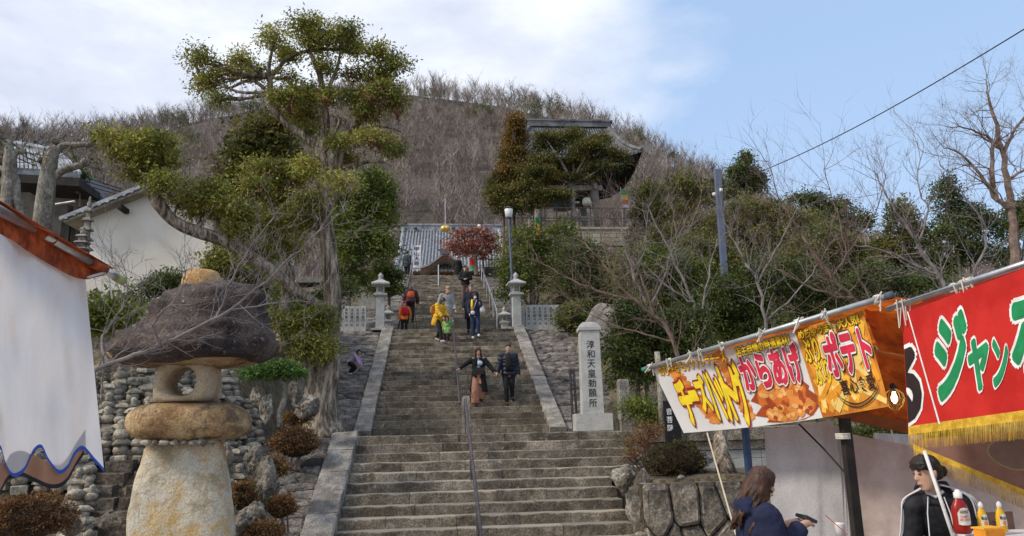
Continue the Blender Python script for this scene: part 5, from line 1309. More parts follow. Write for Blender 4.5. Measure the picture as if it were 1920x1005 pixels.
quad = [((cx0, fy0), (cx1, fy0), (rL, 39.5, rz2), (rR, 39.5, rz2)), ((cx1, fy0), (cx1, fy1), (rR, 39.4, rz2), (rR, 39.6, rz2)), ((cx1, fy1), (cx0, fy1), (rR, 39.5, rz2), (rL, 39.5, rz2)), ((cx0, fy1), (cx0, fy0), (rL, 39.6, rz2), (rL, 39.4, rz2))]
for q in quad:
    m = MB(); m.add(*face(*q)); rel(m.build('roof', TILE2, bt), bt)
m = MB()
for i in range(34):
    u = (i + .5) / 34; v, f = face(*quad[0], n=34); a = v[i * 7:(i * 7) + 7]; m.tube([p + V(0, 0, .06) for p in a], .06, 5)
rel(m.build('tile_rows', TILE2, bt, kind='stuff'), bt)
m = MB(); m.box(((rL + rR) / 2, 39.5, rz2 + .2), (rR - rL + .3, .4, .32)); m.box(((rL + rR) / 2, 39.5, rz2 + .4), (rR - rL + .5, .5, .09)); rel(m.build('ridge', TILE2, bt), bt)
for c_, tp in (((cx0, fy0), rL), ((cx1, fy0), rR), ((cx1, fy1), rR)):
    a = V(c_[0], c_[1], nz); b = V(tp, 39.5, rz2); m = MB(); m.tube([a.lerp(b, w / 6) + V(0, 0, .12 + (-.45 * (w / 6) * (1 - w / 6)) * (b.z - a.z)) for w in range(7)], .11, 8); rel(m.build('hip_ridge', TILE2, bt), bt)
# soffit: two layers of rafters
zb_ = nz - .75
m = MB(); cor = [V(cx0 + .1, fy0 + .1, nz - .2), V(cx1 - .1, fy0 + .1, nz - .2), V(cx1 - .1, fy1 - .1, nz - .2), V(cx0 + .1, fy1 - .1, nz - .2)]
inn = [V(mx_ - 1.6, 37.9, nz - 1.1), V(mx_ + 1.6, 37.9, nz - 1.1), V(mx_ + 1.6, 41.1, nz - 1.1), V(mx_ - 1.6, 41.1, nz - 1.1)]
for i in range(4):
    j = (i + 1) % 4; mid_o = (cor[i] + cor[j]) / 2 - V(0, 0, .5); mid_i = (inn[i] + inn[j]) / 2
    m.add([cor[i], mid_o, mid_i, inn[i]], [(0, 1, 2, 3)]); m.add([mid_o, cor[j], inn[j], mid_i], [(0, 1, 2, 3)])
m.add(inn, [(0, 1, 2, 3)]); rel(m.build('soffit', WOODD, bt), bt)
m = MB()
for i in range(30):
    w = i / 29
    for (a, b, c, d_) in ((cor[0], cor[1], inn[0], inn[1]), (cor[1], cor[2], inn[1], inn[2])):
        p = a.lerp(b, w) - V(0, 0, .5 * (1 - abs(2 * w - 1)) + .06); q = c.lerp(d_, w) - V(0, 0, .06); m.tube([p, q], .045, 4)
rel(m.build('rafters', WOODD, bt, kind='stuff'), bt)
px_ = [PY(1118, 430, 38).x, 2 * mx_ - PY(1118, 430, 38).x]
for x in px_:
    for y in (37.9, 41.1):
        m = MB(); m.tube([(x + (.12 if x > mx_ else -.12), y, 11.6), (x - (.05 if x > mx_ else -.05), y, nz - .9)], .21, 12); rel(m.build('pillar', WOODG, bt, True), bt)
for y in (37.9, 41.1):
    for z in (nz - 1.4, 12.6): m = MB(); m.box((mx_, y, z), (px_[0] - px_[1] + .8, .16, .26)); rel(m.build('tie_beam', WOODG, bt), bt)
for x in px_: m = MB(); m.box((x, 39.5, nz - 1.4), (.16, 3.8, .26)); rel(m.build('tie_beam', WOODG, bt), bt)
m = MB(); m.lathe([(.5, 0), (.52, .1), (.46, .5), (.42, 1.0), (.3, 1.25), (.05, 1.3)], (mx_, 39.5, 13.6), 20); rel(m.build('bell', P('bronze', (.05, .07, .05), rough=.5), bt, True), bt)
m = MB(); m.lathe([(.2, 0), (.24, .12), (.24, .28), (.18, .38)], tuple(PY(1100, 378, 37.7) + V(0, 0, -.2)), 12); rel(m.build('round_white_lantern', P('lantern_paper', (.8, .77, .68)), bt, True), bt)
for k in range(14):
    x = mx_ - 3.2 + k * .6; m = MB(); m.box((x, 36.8, 12.4), (.06, .06, .9)); rel(m.build('railing_post', RAILM, bt), bt)
m = MB(); m.box((mx_ + .7, 36.8, 12.86), (8.4, .06, .06)); m.box((mx_ + .7, 36.8, 12.3), (8.4, .04, .05)); rel(m.build('railing', RAILM, bt), bt)
# block wall beneath
wa, wb, wt = PY(1090, 462, 36.5), PY(1182, 462, 36.5), PY(1182, 432, 36.5)
bw = empty('block_terrace_wall', tuple(wa), 0, 'pale stone block wall below the bell tower', 'stone wall'); W_ = wb.x - wa.x; H_ = wt.z - wa.z
PB = M('pale_block', (.40, .36, .27), (.5, .45, .35), scale=3, obj=.12, speck=(30, .15))
for r in range(4):
    x = -1.0 if r % 2 else -.7
    while x < W_ - .05:
        w = min(.42, W_ - x); m = MB(); m.box((x + w / 2, 0, (r + .5) * H_ / 4), (w - .015, .35, H_ / 4 - .015)); m.build('block', PB, bw); x += .42
m = MB(); m.box(((W_ - .9) / 2, 0, H_ + .06), (W_ + 1.0, .45, .12)); m.build('coping', PB, bw)
# stone gate fragment at right
o = empty('stone_monument', tuple(PY(1235, 470, 33)), 0, 'pale stone monument with a flat cap among the trees right of the bell tower', 'monument')
m = MB(); m.box((0, 0, .9), (1.0, .4, .16)); m.build('cap', CURB, o)
for dx in (-.35, .3): m = MB(); m.box((dx, 0, .4), (.16, .2, .85)); m.build('post', CURB, o)
tag(rock('white_marker_stone', tuple(PY(1737, 516, 20)), (.26, .15, .5), GRAN, seed=5, rough=.05), 'small white marker stone under the evergreens above the red stall', 'stone')

# ---- street lamp, poles, cable ----
def lamp(x, y0, y1, Y, s, label, blue=True):
    b, t = PY(x, y0, Y), PY(x - 10, y1, Y); H = t.z - b.z
    o = empty('street_lamp', tuple(b), 0, label, 'street lamp'); k = t - b
    m = MB(); m.tube([(0, 0, 0), (0, 0, H * .45)], .075 * s, 10); m.tube([(0, 0, H * .45), (k.x * .6, 0, H)], .045 * s, 8); m.build('pole', SLATEP if blue else RAILM, o)
    m = MB(); m.lathe([(.06 * s, 0), (.13 * s, .03), (.17 * s, .34 * s), (.15 * s, .36 * s)], (k.x * .6, 0, H), 12); m.build('lamp_shade', P('lamp_glass', (.82, .82, .8), rough=.3), o, True)
    m = MB(); m.lathe([(.2 * s, .36 * s), (.21 * s, .39 * s), (.06 * s, .46 * s)], (k.x * .6, 0, H), 12); m.lathe([(.05 * s, -.06), (.09 * s, 0)], (k.x * .6, 0, H), 10); m.build('lamp_cap', RAILM, o, True)
    m = MB(); m.tube([(k.x * .45, 0, H * .74), (k.x * .45 + .18, 0, H * .78)], .03, 6); m.box((k.x * .45 + .2, 0, H * .79), (.12, .1, .16)); m.build('bracket', RAILM, o)
    return o
lamp(962, 616, 408, 27.9, 1.0, 'blue pole street lamp with a white shade behind the right tall lantern')
lamp(906, 500, 430, 41, .8, 'small lamp on a thin pole above the red maple', False)
o = empty('slate_pole', tuple(PY(1360, 480, 22)), 0, 'slate blue square steel pole rising out of the trees', 'pole')
p0, p1 = PY(1362, 560, 22), PY(1345, 318, 22); m = MB(); dd = p1 - p0
m.prism([p0 + V(-.09, -.07, 0), p0 + V(.09, -.07, 0), p0 + V(.09, .09, 0), p0 + V(-.09, .09, 0)], dd); rel(m.build('post', SLATEP, o), o)
for x, y in ((1339, 365), (1352, 357)):
    m = MB(); m.lathe([(.04, -.05), (.06, 0), (.05, .06)], tuple(PY(x, y, 21.8)), 8); rel(m.build('floodlight', P('lamp_glass', (.82, .82, .8)), o, True), o)
c0, c1 = PY(1350, 352, 22), PY(1990, 12, 11)
m = MB(); pts = [c0.lerp(c1, k / 24) - V(0, 0, .28 * math.sin(math.pi * k / 24)) for k in range(25)]; m.tube(pts, .012, 6)
tag(m.build('power_cable', BLK), 'black power cable crossing the blue sky at upper right', 'cable')
for k in range(3):
    a, b = PY(-60, 225 + 12 * k, 22), PY(230, 355 + 6 * k, 26); m = MB(); m.tube([a.lerp(b, t / 8) - V(0, 0, .2 * math.sin(math.pi * t / 8)) for t in range(9)], .016, 5)
    tag(m.build('thin_cable', BLK), ['uppermost thin cable crossing the old dark roofed house', 'middle thin cable crossing the old dark roofed house', 'lowest thin cable crossing the old dark roofed house'][k], 'cable')
# undergrowth on the slopes
g2 = random.Random(8); cu = []
for k in range(1100):
    if g2.random() < .72: x, y = g2.uniform(4.9, 17), g2.uniform(14, 37)
    else: x, y = g2.uniform(-12, -3.9), g2.uniform(14.5, 26)
    z = ground_z(x, y); s = g2.uniform(.35, .8); cu.append([x, y, z + .1, s, s, s * g2.uniform(.5, 1.0)])
tag(leaves('undergrowth', cu, 80000, .15, LGRN, None, 44, .2, 12, .12, .4, 0, 'stuff'), 'low leafy undergrowth covering the slopes beside the stairs', 'undergrowth')
# ================= LEFT STALL =================
ORGD = M('faded_orange_canvas', (.26, .045, .012), (.46, .10, .03), scale=6, rough=.8, bump=.5, bscale=10, obj=0, trans=.15, speck=(9, .35))
ORG = M('orange_canvas', (.50, .10, .012), (.72, .18, .02), scale=3, rough=.7, bump=.25, bscale=14, obj=0, trans=.35, speck=(3, .2))
CREAM = M('white_banner_cloth', (.70, .66, .645), (.80, .77, .76), scale=2, rough=.8, bump=.5, bscale=6, obj=0, trans=.3, stretch=(1, 1, .5), dist=.04)
NYL = M('white_banner_vinyl', (.72, .70, .68), (.80, .78, .76), scale=2, rough=.45, bump=.12, bscale=5, obj=0, trans=.1)
def LP_(x, y, l=0):
    d = 3.2 * (1 / (1.02 - .0 * x)) if False else 2.55 + .85 * (x / 195)
    return PD(x, y, d - l + .026 * math.sin(x * .06 + y * .012) + .014 * math.sin(x * .035 - y * .028) + .012 * math.sin(x * .13 - y * .02) + .006 * math.sin(y * .05 + x * .03))
ls_ = empty('left_food_stall', tuple(PD(60, 1010, 3.2)), 0, 'left food stall with an orange canopy edge and stainless pipe', 'food stall')
lc = empty('hanging_cloth', tuple(LP_(60, 430)), 0, 'plain white hanging stall cloth with blue wavy hem over brown', 'cloth')
def strip(name, top, bot, mat, parent, lift=0, n=60, nv=10, fn=None, x0=None, x1=None, label=None):
    fn = fn or LP_
    v = []; f = []
    x0 = top[0][0] if x0 is None else x0; x1 = top[-1][0] if x1 is None else x1
    for i in range(n + 1):
        t = i / n; a0, a1 = sample(top, t), sample(bot, t)
        for j in range(nv + 1):
            w = j / nv; v.append(fn(a0[0] + (a1[0] - a0[0]) * w, a0[1] + (a1[1] - a0[1]) * w, lift))
    for i in range(n):
        for j in range(nv): f.append((i * (nv + 1) + j, i * (nv + 1) + j + 1, (i + 1) * (nv + 1) + j + 1, (i + 1) * (nv + 1) + j))
    m = MB(); m.add(v, f); o = m.build(name, mat, parent, True)
    if parent is not None: rel(o, parent)
    return o
def sample(pl, t):
    """point on a smooth polyline at fraction t of its x span index"""
    s = t * (len(pl) - 1); i = min(len(pl) - 2, int(s)); u = s - i
    p0, p1, p2, p3 = pl[max(0, i - 1)], pl[i], pl[i + 1], pl[min(len(pl) - 1, i + 2)]
    return tuple(.5 * ((2 * p1[q]) + (p2[q] - p0[q]) * u + (2 * p0[q] - 5 * p1[q] + 4 * p2[q] - p3[q]) * u * u + (3 * p1[q] - p0[q] - 3 * p2[q] + p3[q]) * u ** 3) for q in range(2))
WAVE = [(-160, 838), (-143, 865), (-118, 885), (-98, 872), (-85, 846), (-68, 838), (-50, 870), (-30, 884), (-14, 862), (0, 838), (11, 872), (25, 891), (46, 880), (63, 846), (78, 838), (91, 863), (110, 885), (127, 876), (140, 851), (156, 840), (178, 863), (195, 882)]
TOPL = [(-160, 350), (160, 520)]
TOPW = [(-160 + (320) * i / (len(WAVE) - 1), 350 + 170 * i / (len(WAVE) - 1)) for i in range(len(WAVE))]
strip('cloth', TOPW, WAVE, CREAM, lc, 0, 84, 22)
strip('blue_hem', [(x, y - 4) for x, y in WAVE], [(x, y + 3) for x, y in WAVE], P('hem_blue', (.03, .10, .45)), lc, .006, 120, 1)
BLKW = [(-160, 880), (-100, 905), (-40, 940), (-10, 940), (4, 915), (17, 895), (40, 889), (63, 899), (97, 912), (123, 903), (144, 868), (158, 848)]
strip('brown_valance', [(x, y - 45) for x, y in BLKW], BLKW, P('valance_brown', (.30, .16, .10), trans=.2), lc, -.012, 60, 4)
strip('black_edge', [(x, y - 4) for x, y in BLKW], [(x, y + 4) for x, y in BLKW], P('hem_black', (.02, .02, .025)), lc, -.008, 90, 1)
def OP_(x, y, l=0): return PD(x, y, 2.55 + .85 * (x / 195) + l)
a, b, c_, d_ = PD(-200, 275, 1.9), PD(215, 512, 3.42), PD(215, 512, 3.42) + V(-1.4, 2.0, .45), PD(-200, 275, 1.9) + V(-1.4, 2.0, .45)
m = MB(); m.add([a + V(0, -.0, .02), b + V(0, 0, .02), c_, d_], [(0, 1, 2, 3)]); rel(m.build('canopy', ORGD, ls_), ls_)
strip('canopy_edge', [(-200, 268), (0, 376), (60, 413), (120, 450), (180, 490), (212, 512)], [(-200, 340), (0, 438), (50, 470), (100, 500), (140, 520), (165, 524)], ORGD, ls_, -.03, 40, 6, fn=OP_)
m = MB(); m.tube([PD(-200, 290, 1.7), PD(62, 428, 2.80)], .017, 12); rel(m.build('pipe', STEEL, ls_, True), ls_)
m = MB(); m.tube([PD(84, 441, 2.86), PD(175, 494, 3.24)], .017, 12); m.tube([PD(190, 503, 3.3), PD(222, 522, 3.44)], .016, 12); rel(m.build('pipe', STEEL, ls_, True), ls_)
for qa, qb in ((PD(50, 420, 2.77), PD(98, 450, 2.92)), (PD(168, 490, 3.21), PD(196, 506, 3.33))): m = MB(); m.tube([qa, qb], .022, 12); rel(m.build('canopy_wrap', ORGD, ls_, True), ls_)
m = MB(); m.tube([PD(216, 519, 3.42), PD(230, 527, 3.48)], .02, 12); rel(m.build('pipe_cap', P('dull_green', (.30, .33, .12)), ls_, True), ls_)
m = MB(); m.tube([PD(205, 512, 3.36), PD(206, 530, 3.36), PD(210, 560, 3.36)], .004, 5); m.tube([PD(165, 520, 3.2), PD(200, 510, 3.33)], .006, 5); rel(m.build('tie_cord', P('cord', (.6, .56, .48)), ls_), ls_)

# ================= ORANGE STALL AT RIGHT =================
s1 = empty('orange_food_stall', tuple(PD(1600, 1040, 6.4)), 0, 'orange roofed food stall frame with a bare cage bulb', 'food stall')
def lin(a, b, t): return a + (b - a) * t
def B1(u, v, l=0):
    """u along the banner, v up"""
    tx, ty = lin(1222, 1618, u), lin(688, 582, u) + 3 * math.sin(math.pi * u)
    bx, by = lin(1282, 1668, u), lin(812, 762, u) + 6 * math.sin(math.pi * u) - 14 * max(0, u - .85) / .15 * 0
    x, y = lin(bx, tx, v), lin(by, ty, v)
    d = lin(7.8, 5.8, u) * lin(.975, 1, v) + .02 * math.sin(u * 19 + v * 2)
    return PD(x, y, d - l)
def panel(name, fn, u0, u1, v0, v1, mat, parent, l=0, nu=30, nv=10, label=None):
    v = [fn(lin(u0, u1, i / nu), lin(v0, v1, j / nv), l) for i in range(nu + 1) for j in range(nv + 1)]
    f = [(i * (nv + 1) + j, (i + 1) * (nv + 1) + j, (i + 1) * (nv + 1) + j + 1, i * (nv + 1) + j + 1) for i in range(nu) for j in range(nv)]
    m = MB(); m.add(v, f); o = m.build(name, mat, parent, True, label=label); return rel(o, parent)
bn = empty('menu_banner', tuple(B1(.5, 1)), 0, 'long menu banner with yellow and red lettering over pictures of fried food', 'banner')
panel('sheet', B1, 0, 1, 0, 1, NYL, bn, 0, 60, 8)
def shape(name, polys, mat, parent, fn, l):
    m = MB()
    for p in polys:
        m.add([fn(u, v, l) for u, v in p], [tuple(range(len(p)))])
    return rel(m.build(name, mat, parent, kind='stuff' if 'print' in name else None), parent)
rb = random.Random(12)
FRB = M('fries_print_dark', (.45, .13, .02), (.72, .30, .04), scale=5, bump=0, obj=0, rough=.5); 
FR = [P('fries_print_a', (.92, .50, .06), bump=0, rough=.5), P('fries_print_b', (.82, .33, .03), bump=0, rough=.5), P('fries_print_c', (.95, .64, .20), bump=0, rough=.5)]
panel('potato_print', B1, .675, 1.0, 0.0, 1.0, FRB, bn, .004, 20, 8)
for layer in range(3):
    ps = []
    for k in range(46):
        cu_, cv = rb.uniform(.68, .99), rb.uniform(.04, .95); an = rb.uniform(.2, 1.5) * rb.choice((1, 1, 1, -1)); L = rb.uniform(.25, .5); w = rb.uniform(.024, .036)
        if cu_ < .76 and cv > .55: continue
        dx, dy = math.cos(an) * L / 2 * .28, math.sin(an) * L / 2; nx_2, ny = -math.sin(an) * w * .35, math.cos(an) * w
        q = [(cu_ - dx - nx_2, cv - dy - ny), (cu_ + dx - nx_2, cv + dy - ny), (cu_ + dx + nx_2, cv + dy + ny), (cu_ - dx + nx_2, cv - dy + ny)]
        if all(.68 < a < .998 and .01 < b < .99 for a, b in q): ps.append(q)
    shape('fries_print', ps, FR[layer], bn, B1, .006 + .002 * layer)
KC = [P('karaage_a', (.62, .16, .03), bump=0, rough=.5), P('karaage_b', (.75, .28, .06), bump=0, rough=.5), P('karaage_c', (.85, .45, .16), bump=0, rough=.5), P('karaage_d', (.38, .07, .02), bump=0, rough=.5)]
def blobp(cu_, cv, ru, rv, n=11):
    ph = rb.uniform(0, 6)
    return [(cu_ + ru * math.cos(2 * math.pi * k / n) * (1 + .22 * math.sin(3 * k + ph)), max(.012, cv + rv * math.sin(2 * math.pi * k / n) * (1 + .22 * math.sin(2 * k + ph)))) for k in range(n)]
shape('plate_print', [blobp(.53, .24, .14, .34, 24)], KC[3], bn, B1, .004)
for li, (m_, k, s) in enumerate(((KC[0], 22, 1), (KC[1], 30, .62), (KC[2], 34, .3), (KC[3], 16, .3))):
    ps = []
    for q in range(k):
        a, r = rb.uniform(0, 6.28), math.sqrt(rb.random()); ps.append(blobp(.53 + math.cos(a) * r * .115, max(.09 * s + .01, .25 + math.sin(a) * r * .27), .034 * s, .085 * s))
    shape('karaage_print', ps, m_, bn, B1, .006 + li * .0015)
for sx_ in (.075, .31):
    for k in range(13):
        u, v = sx_ + .008 * k * (1 if sx_ < .2 else .3), .95 - k * .068
        shape('hot_dog_print', [blobp(u, v, .03, .05)], (KC[1], KC[0])[k % 2], bn, B1, .004 + .0004 * k)
RED = P('print_red', (.65, .03, .07), bump=0, rough=.5); YEL = P('print_yellow', (.90, .68, .03), bump=0, rough=.5); WHT = P('print_white', (.85, .83, .8), bump=0, rough=.5); BLKP = P('print_black', (.03, .02, .02), bump=0, rough=.5); DRD = P('print_dark_red', (.30, .03, .02), bump=0, rough=.5); ORP = P('print_orange', (.80, .28, .02), bump=0, rough=.5)
def layered(s, box, cols, offs, l0, fn=B1, parent=None, shear=0, name='lettering'):
    for i, (c, o_) in enumerate(zip(cols, offs)):
        o = lettering(name, s, fn, box, c, parent, 0, l0 + i * .004, shear=shear, fat=o_); rel(o, parent)
layered('のび～るモッツァレラチーズ', (.02, .845, .335, .99), (RED, YEL), (.07, .03), .012, parent=bn)
# tall yellow cheese hot dog letters, each its own size, dripping
X0 = .055
for ch, w, y0, y1 in (('チ', .055, .12, .72), ('ー', .04, .46, .54), ('ズ', .055, .28, .74), ('ハ', .05, .16, .74), ('ッ', .035, .12, .66), ('ト', .04, .14, .78), ('グ', .06, .05, .80)):
    layered(ch, (X0, y0, X0 + w * .86, y1), (DRD, YEL), (.10, .05), .014, parent=bn); X0 += w * .93
layered('店主自慢の特選素材！', (.385, .865, .64, .985), (DRD, YEL), (.08, .03), .012, parent=bn)
layered('からあげ', (.375, .44, .655, .86), (DRD, WHT, RED), (.12, .09, .045), .016, parent=bn)
layered('めちゃうま！ 大人気！', (.685, .885, .97, .985), (DRD, YEL), (.08, .03), .014, parent=bn)
layered('ぷり', (.685, .62, .755, .88), (DRD, YEL), (.08, .03), .014, parent=bn)
layered('ぷり', (.70, .36, .775, .62), (DRD, YEL), (.08, .03), .014, parent=bn)
layered('ポテト', (.775, .42, .985, .86), (BLKP, WHT, RED), (.12, .09, .045), .018, parent=bn)
o = lettering('brush_lettering', '喜心食愛', B1, (.80, .20, .965, .36), BLKP, bn, .015, .018); rel(o, bn)
sw = [(.775 + .2 * t, .26 - .2 * math.sin(math.pi * min(1, t * 1.0)) ** .6 * (1 - .35 * t)) for t in [i / 14 for i in range(15)]]
for off in (0, .035): shape('swoosh', [[(a, b - off), (c, d - off), (c, d - off - .014), (a, b - off - .014)] for (a, b), (c, d) in zip(sw, sw[1:])], BLKP, bn, B1, .018)
# poles and ties
ROPE = P('cord', (.6, .56, .48))
pa, pb = PD(1212, 691, 7.85), PD(1662, 556, 5.6)
m = MB(); m.tube([pa, pb], .024, 12); rel(m.build('pipe', M('galvanised_pipe', (.30, .31, .31), (.42, .43, .43), scale=6, rough=.45, bump=.05, obj=0, metal=.6), s1, True), s1)
m = MB(); m.tube([pb, pb + (pb - pa).normalized() * .05], .03, 12); rel(m.build('pipe_cap', P('cap_grey', (.09, .11, .14)), s1, True), s1)
m = MB(); m.tube([pa, pa - (pb - pa).normalized() * .06], .022, 10); rel(m.build('pipe_tip', P('tip_green', (.05, .3, .2)), s1, True), s1)
rk = random.Random(5)
for t in (.015, .13, .235, .285, .39, .56, .70, .80, .97):
    c = pa.lerp(pb, t); m = MB(); ax = (pb - pa).normalized()
    for q in range(3):
        cc = c + ax * (q - 1) * .014; m.tube([cc + V(0, math.cos(w) * .03, math.sin(w) * .03) for w in np.linspace(0, 6.28, 9)], .008, 5)
    for q in range(3):
        m.tube([c + V(0, -.03, 0), c + V(rk.uniform(-.05, .05), -.05, rk.uniform(.02, .05)), c + V(rk.uniform(-.06, .06), -.04, -rk.uniform(.02, .09 if t < .9 else .2))], .006, 5)
    rel(m.build('tie_cord', ROPE, s1), s1)
# roof canvas seen from below: front edge along the pipe, ridge line further back and lower side
def quadm(name, pts, mat, parent, nu=14, nv=8, sag=.03, thick=0):
    a, b, c, d = pts
    fn = lambda u, v, l: a.lerp(b, u).lerp(d.lerp(c, u), v) + V(0, 0, -sag * math.sin(math.pi * u) * math.sin(math.pi * v) + .006 * math.sin(u * 31 + v * 9))
    return panel(name, fn, 0, 1, 0, 1, mat, parent, 0, nu, nv)
back = V(.55, 1.9, .0)
quadm('roof_canvas', (pa + V(0, .02, .03), pb + V(0.1, .02, .0), pb + V(1.9, 1.1, -.02), pa + V(1.5, 1.9, .0)), ORG, s1)
quadm('side_canvas', (PD(1620, 580, 5.95), PD(1712, 596, 5.6), PD(1712, 690, 6.4), PD(1650, 665, 6.5)), ORG, s1)
quadm('side_canvas', (PD(1640, 655, 6.6), PD(1712, 675, 6.3), PD(1712, 800, 7.0), PD(1585, 765, 7.1)), ORG, s1)
quadm('valance', (PD(1560, 762, 7.0), PD(1712, 792, 6.9), PD(1712, 815, 6.9), PD(1560, 782, 7.0)), P('valance_brown2', (.34, .10, .03), trans=.2), s1)
for y0, y1 in ((600, 618), (655, 672)): m = MB(); m.tube([PD(1625, y0, 6.2), PD(1712, y1, 5.9)], .014, 6); rel(m.build('canvas_seam_rope', P('rope_orange', (.35, .12, .03)), s1), s1)
m = MB(); a, b = PD(1583, 784, 6.3), PZ(1620, 1060, -.19); b = Vector((a.x, a.y, -.19)); m.prism([a + V(-.036, -.036, 0), a + V(.036, -.036, 0), a + V(.036, .036, 0), a + V(-.036, .036, 0)], b - a); rel(m.build('timber_post', WOODD, s1), s1)
m = MB(); a = PD(1581, 822, 6.24)
for q in range(4): m.tube([a + V(math.cos(w) * .055, math.sin(w) * .055, q * .012) for w in np.linspace(0, 6.28, 10)], .007, 5)
rel(m.build('post_binding', ROPE, s1), s1)
m = MB(); m.tube([PD(1498, 795, 6.9), PD(1545, 842, 6.6), PD(1586, 888, 6.3)], .008, 6); rel(m.build('elastic_rope', BLK, s1), s1)
m = MB(); a = PD(1397, 800, 8.2); m.tube([a + V(0, 0, .5), V(a.x, a.y, -.2)], .042, 10); tag(m.build('blue_pole', BLUEP), 'dark blue round pole behind the customer with long hair', 'pole')
m = MB(); a, b = PD(1326, 812, 7.2), PD(1385, 1020, 5.9); m.tube([a, b], .0075, 6); tag(m.build('bamboo_stick', P('bamboo', (.55, .47, .36))), 'thin pale stick slanting down from the banner to the customer', 'stick')
m = MB(); m.tube([PD(1350, 790, 12), PD(1352, 850, 11.6), PD(1366, 897, 11.3)], [.10, .12, .16], 12); tag(m.build('mossy_tree', BARK, None, True), 'mottled tree trunk on the terrace behind the stall banner', 'tree')
m = MB(); m.tube([PY(1243, 800, 13.1), PY(1238, 720, 13.2), PY(1232, 660, 13.3)], [.07, .06, .05], 10); tag(m.build('thin_tree', BARKS, None, True), 'thin pale tree trunk between the stone post and the banner', 'tree')
dp = empty('black_notice_board', tuple(PY(1255, 810, 12.9)), 0, 'black board with white vertical characters partly hidden by the banner', 'sign')
m = MB(); a = PY(1262, 815, 12.9); m.box((a.x, a.y, a.z + .2), (.28, .04, .75)); rel(m.build('board', BLK, dp), dp)
for i, ch in enumerate('音菩薩'): rel(lettering('character', ch, lambda u, v, l: V(a.x + u, a.y - .021 - l, a.z + v), (-.10, .34 - i * .14, .0, .45 - i * .14), WHT, dp, .008, .003), dp)
# bulb in a wire cage
bp = PD(1677, 748, 5.75)
bu = empty('cage_bulb', tuple(bp), 0, 'lit bulb in a wire cage hanging under the orange canvas', 'lamp')
m = MB(); m.lathe([(.006, -.035), (.022, -.015), (.025, .01), (.015, .04), (.014, .06)], (0, 0, 0), 12); m.build('bulb', M('bulb_glow', (1, .78, .42), (1, .85, .5), bump=0, obj=0, emit=4), bu, True)
m = MB()
for k in range(8):
    an = k * math.pi / 4; m.tube([(math.cos(an) * r, math.sin(an) * r, z) for r, z in ((.02, .08), (.065, .04), (.075, 0), (.055, -.05), (.02, -.085))], .0022, 4)
for r, z in ((.075, 0), (.06, -.045), (.04, .065)): m.tube([(math.cos(w) * r, math.sin(w) * r, z) for w in np.linspace(0, 6.28, 13)], .0022, 4)
m.build('cage', P('brass_wire', (.55, .38, .12), metal=.6, rough=.4), bu)
m = MB(); m.tube([(0, 0, .06), (.0, 0, .12), (.1, .02, .02), (.18, .05, -.02)], .006, 5); m.lathe([(.02, .055), (.025, .1), (.01, .12)], (0, 0, 0), 8); m.build('cord', BLK, bu)
# curtains
def curtain(name, pts, mat, label, w=.03, fold=9, zfix=True):
    o = empty(name, tuple(pts[3]), 0, label, 'curtain'); a, b, c, d = pts
    fn = lambda u, v, l: a.lerp(b, u).lerp(d.lerp(c, u), v) + V(0, w * math.sin(u * fold + .6 * math.sin(v * 4)) + w * .5 * math.sin(v * 7 + u * 3) + w * .3 * math.sin(u * 23 + v * 5), 0)
    rel(panel('sheet', fn, 0, 1, 0, 1, mat, o, 0, 40, 24), o); return o
MESHV = M('clear_vinyl_sheet', (.50, .48, .47), (.64, .62, .61), scale=2, rough=.35, bump=.5, bscale=6, obj=0, trans=.4, alpha=.9, speck=(140, .14), stretch=(1, 1, .6))
CURT = M('pinkish_canvas', (.52, .40, .345), (.68, .56, .49), scale=2.6, rough=.75, bump=.7, bscale=5, obj=0, trans=.35)
curtain('vinyl_curtain', (PD(1434, 806, 7.5), PD(1562, 788, 6.95), PD(1600, 1100, 6.6), PD(1462, 1100, 7.1)), MESHV, 'greyish translucent netted vinyl sheet behind the customer')
curtain('vinyl_curtain_strip', (PD(1552, 788, 7.05), PD(1590, 812, 6.9), PD(1612, 1100, 6.6), PD(1584, 1100, 6.65)), MESHV, 'narrow strip of translucent sheet beside the timber post')
curtain('canvas_curtain', (PD(1590, 812, 6.9), PD(1735, 842, 6.5), PD(1780, 1100, 6.3), PD(1605, 1100, 6.6)), CURT, 'pinkish brown canvas sheet between the timber post and the vendor', .03, 7)
curtain('canvas_wall', (PD(1700, 835, 6.6), PD(2060, 800, 6.0), PD(2060, 1200, 5.6), PD(1720, 1200, 6.3)), CURT, 'wrinkled greyish pink canvas wall behind the vendor', .035, 12)
m = MB(); m.prism([PD(1640, 822, 7.6), PD(1730, 842, 7.6), PD(1730, 815, 7.6), PD(1640, 812, 7.6)], (0, .03, 0)); tag(m.build('white_sheet', P('white_sheet_cloth', (.6, .6, .6))), 'bit of white sheet under the hedge above the canvas', 'cloth')
m = MB(); m.tube([PD(1670, 802, 7.3), PD(1676, 832, 7.3)], .008, 6); tag(m.build('short_white_stick', P('white_paint', (.75, .73, .7))), 'short white stick in front of the hedge under the orange valance', 'stick')

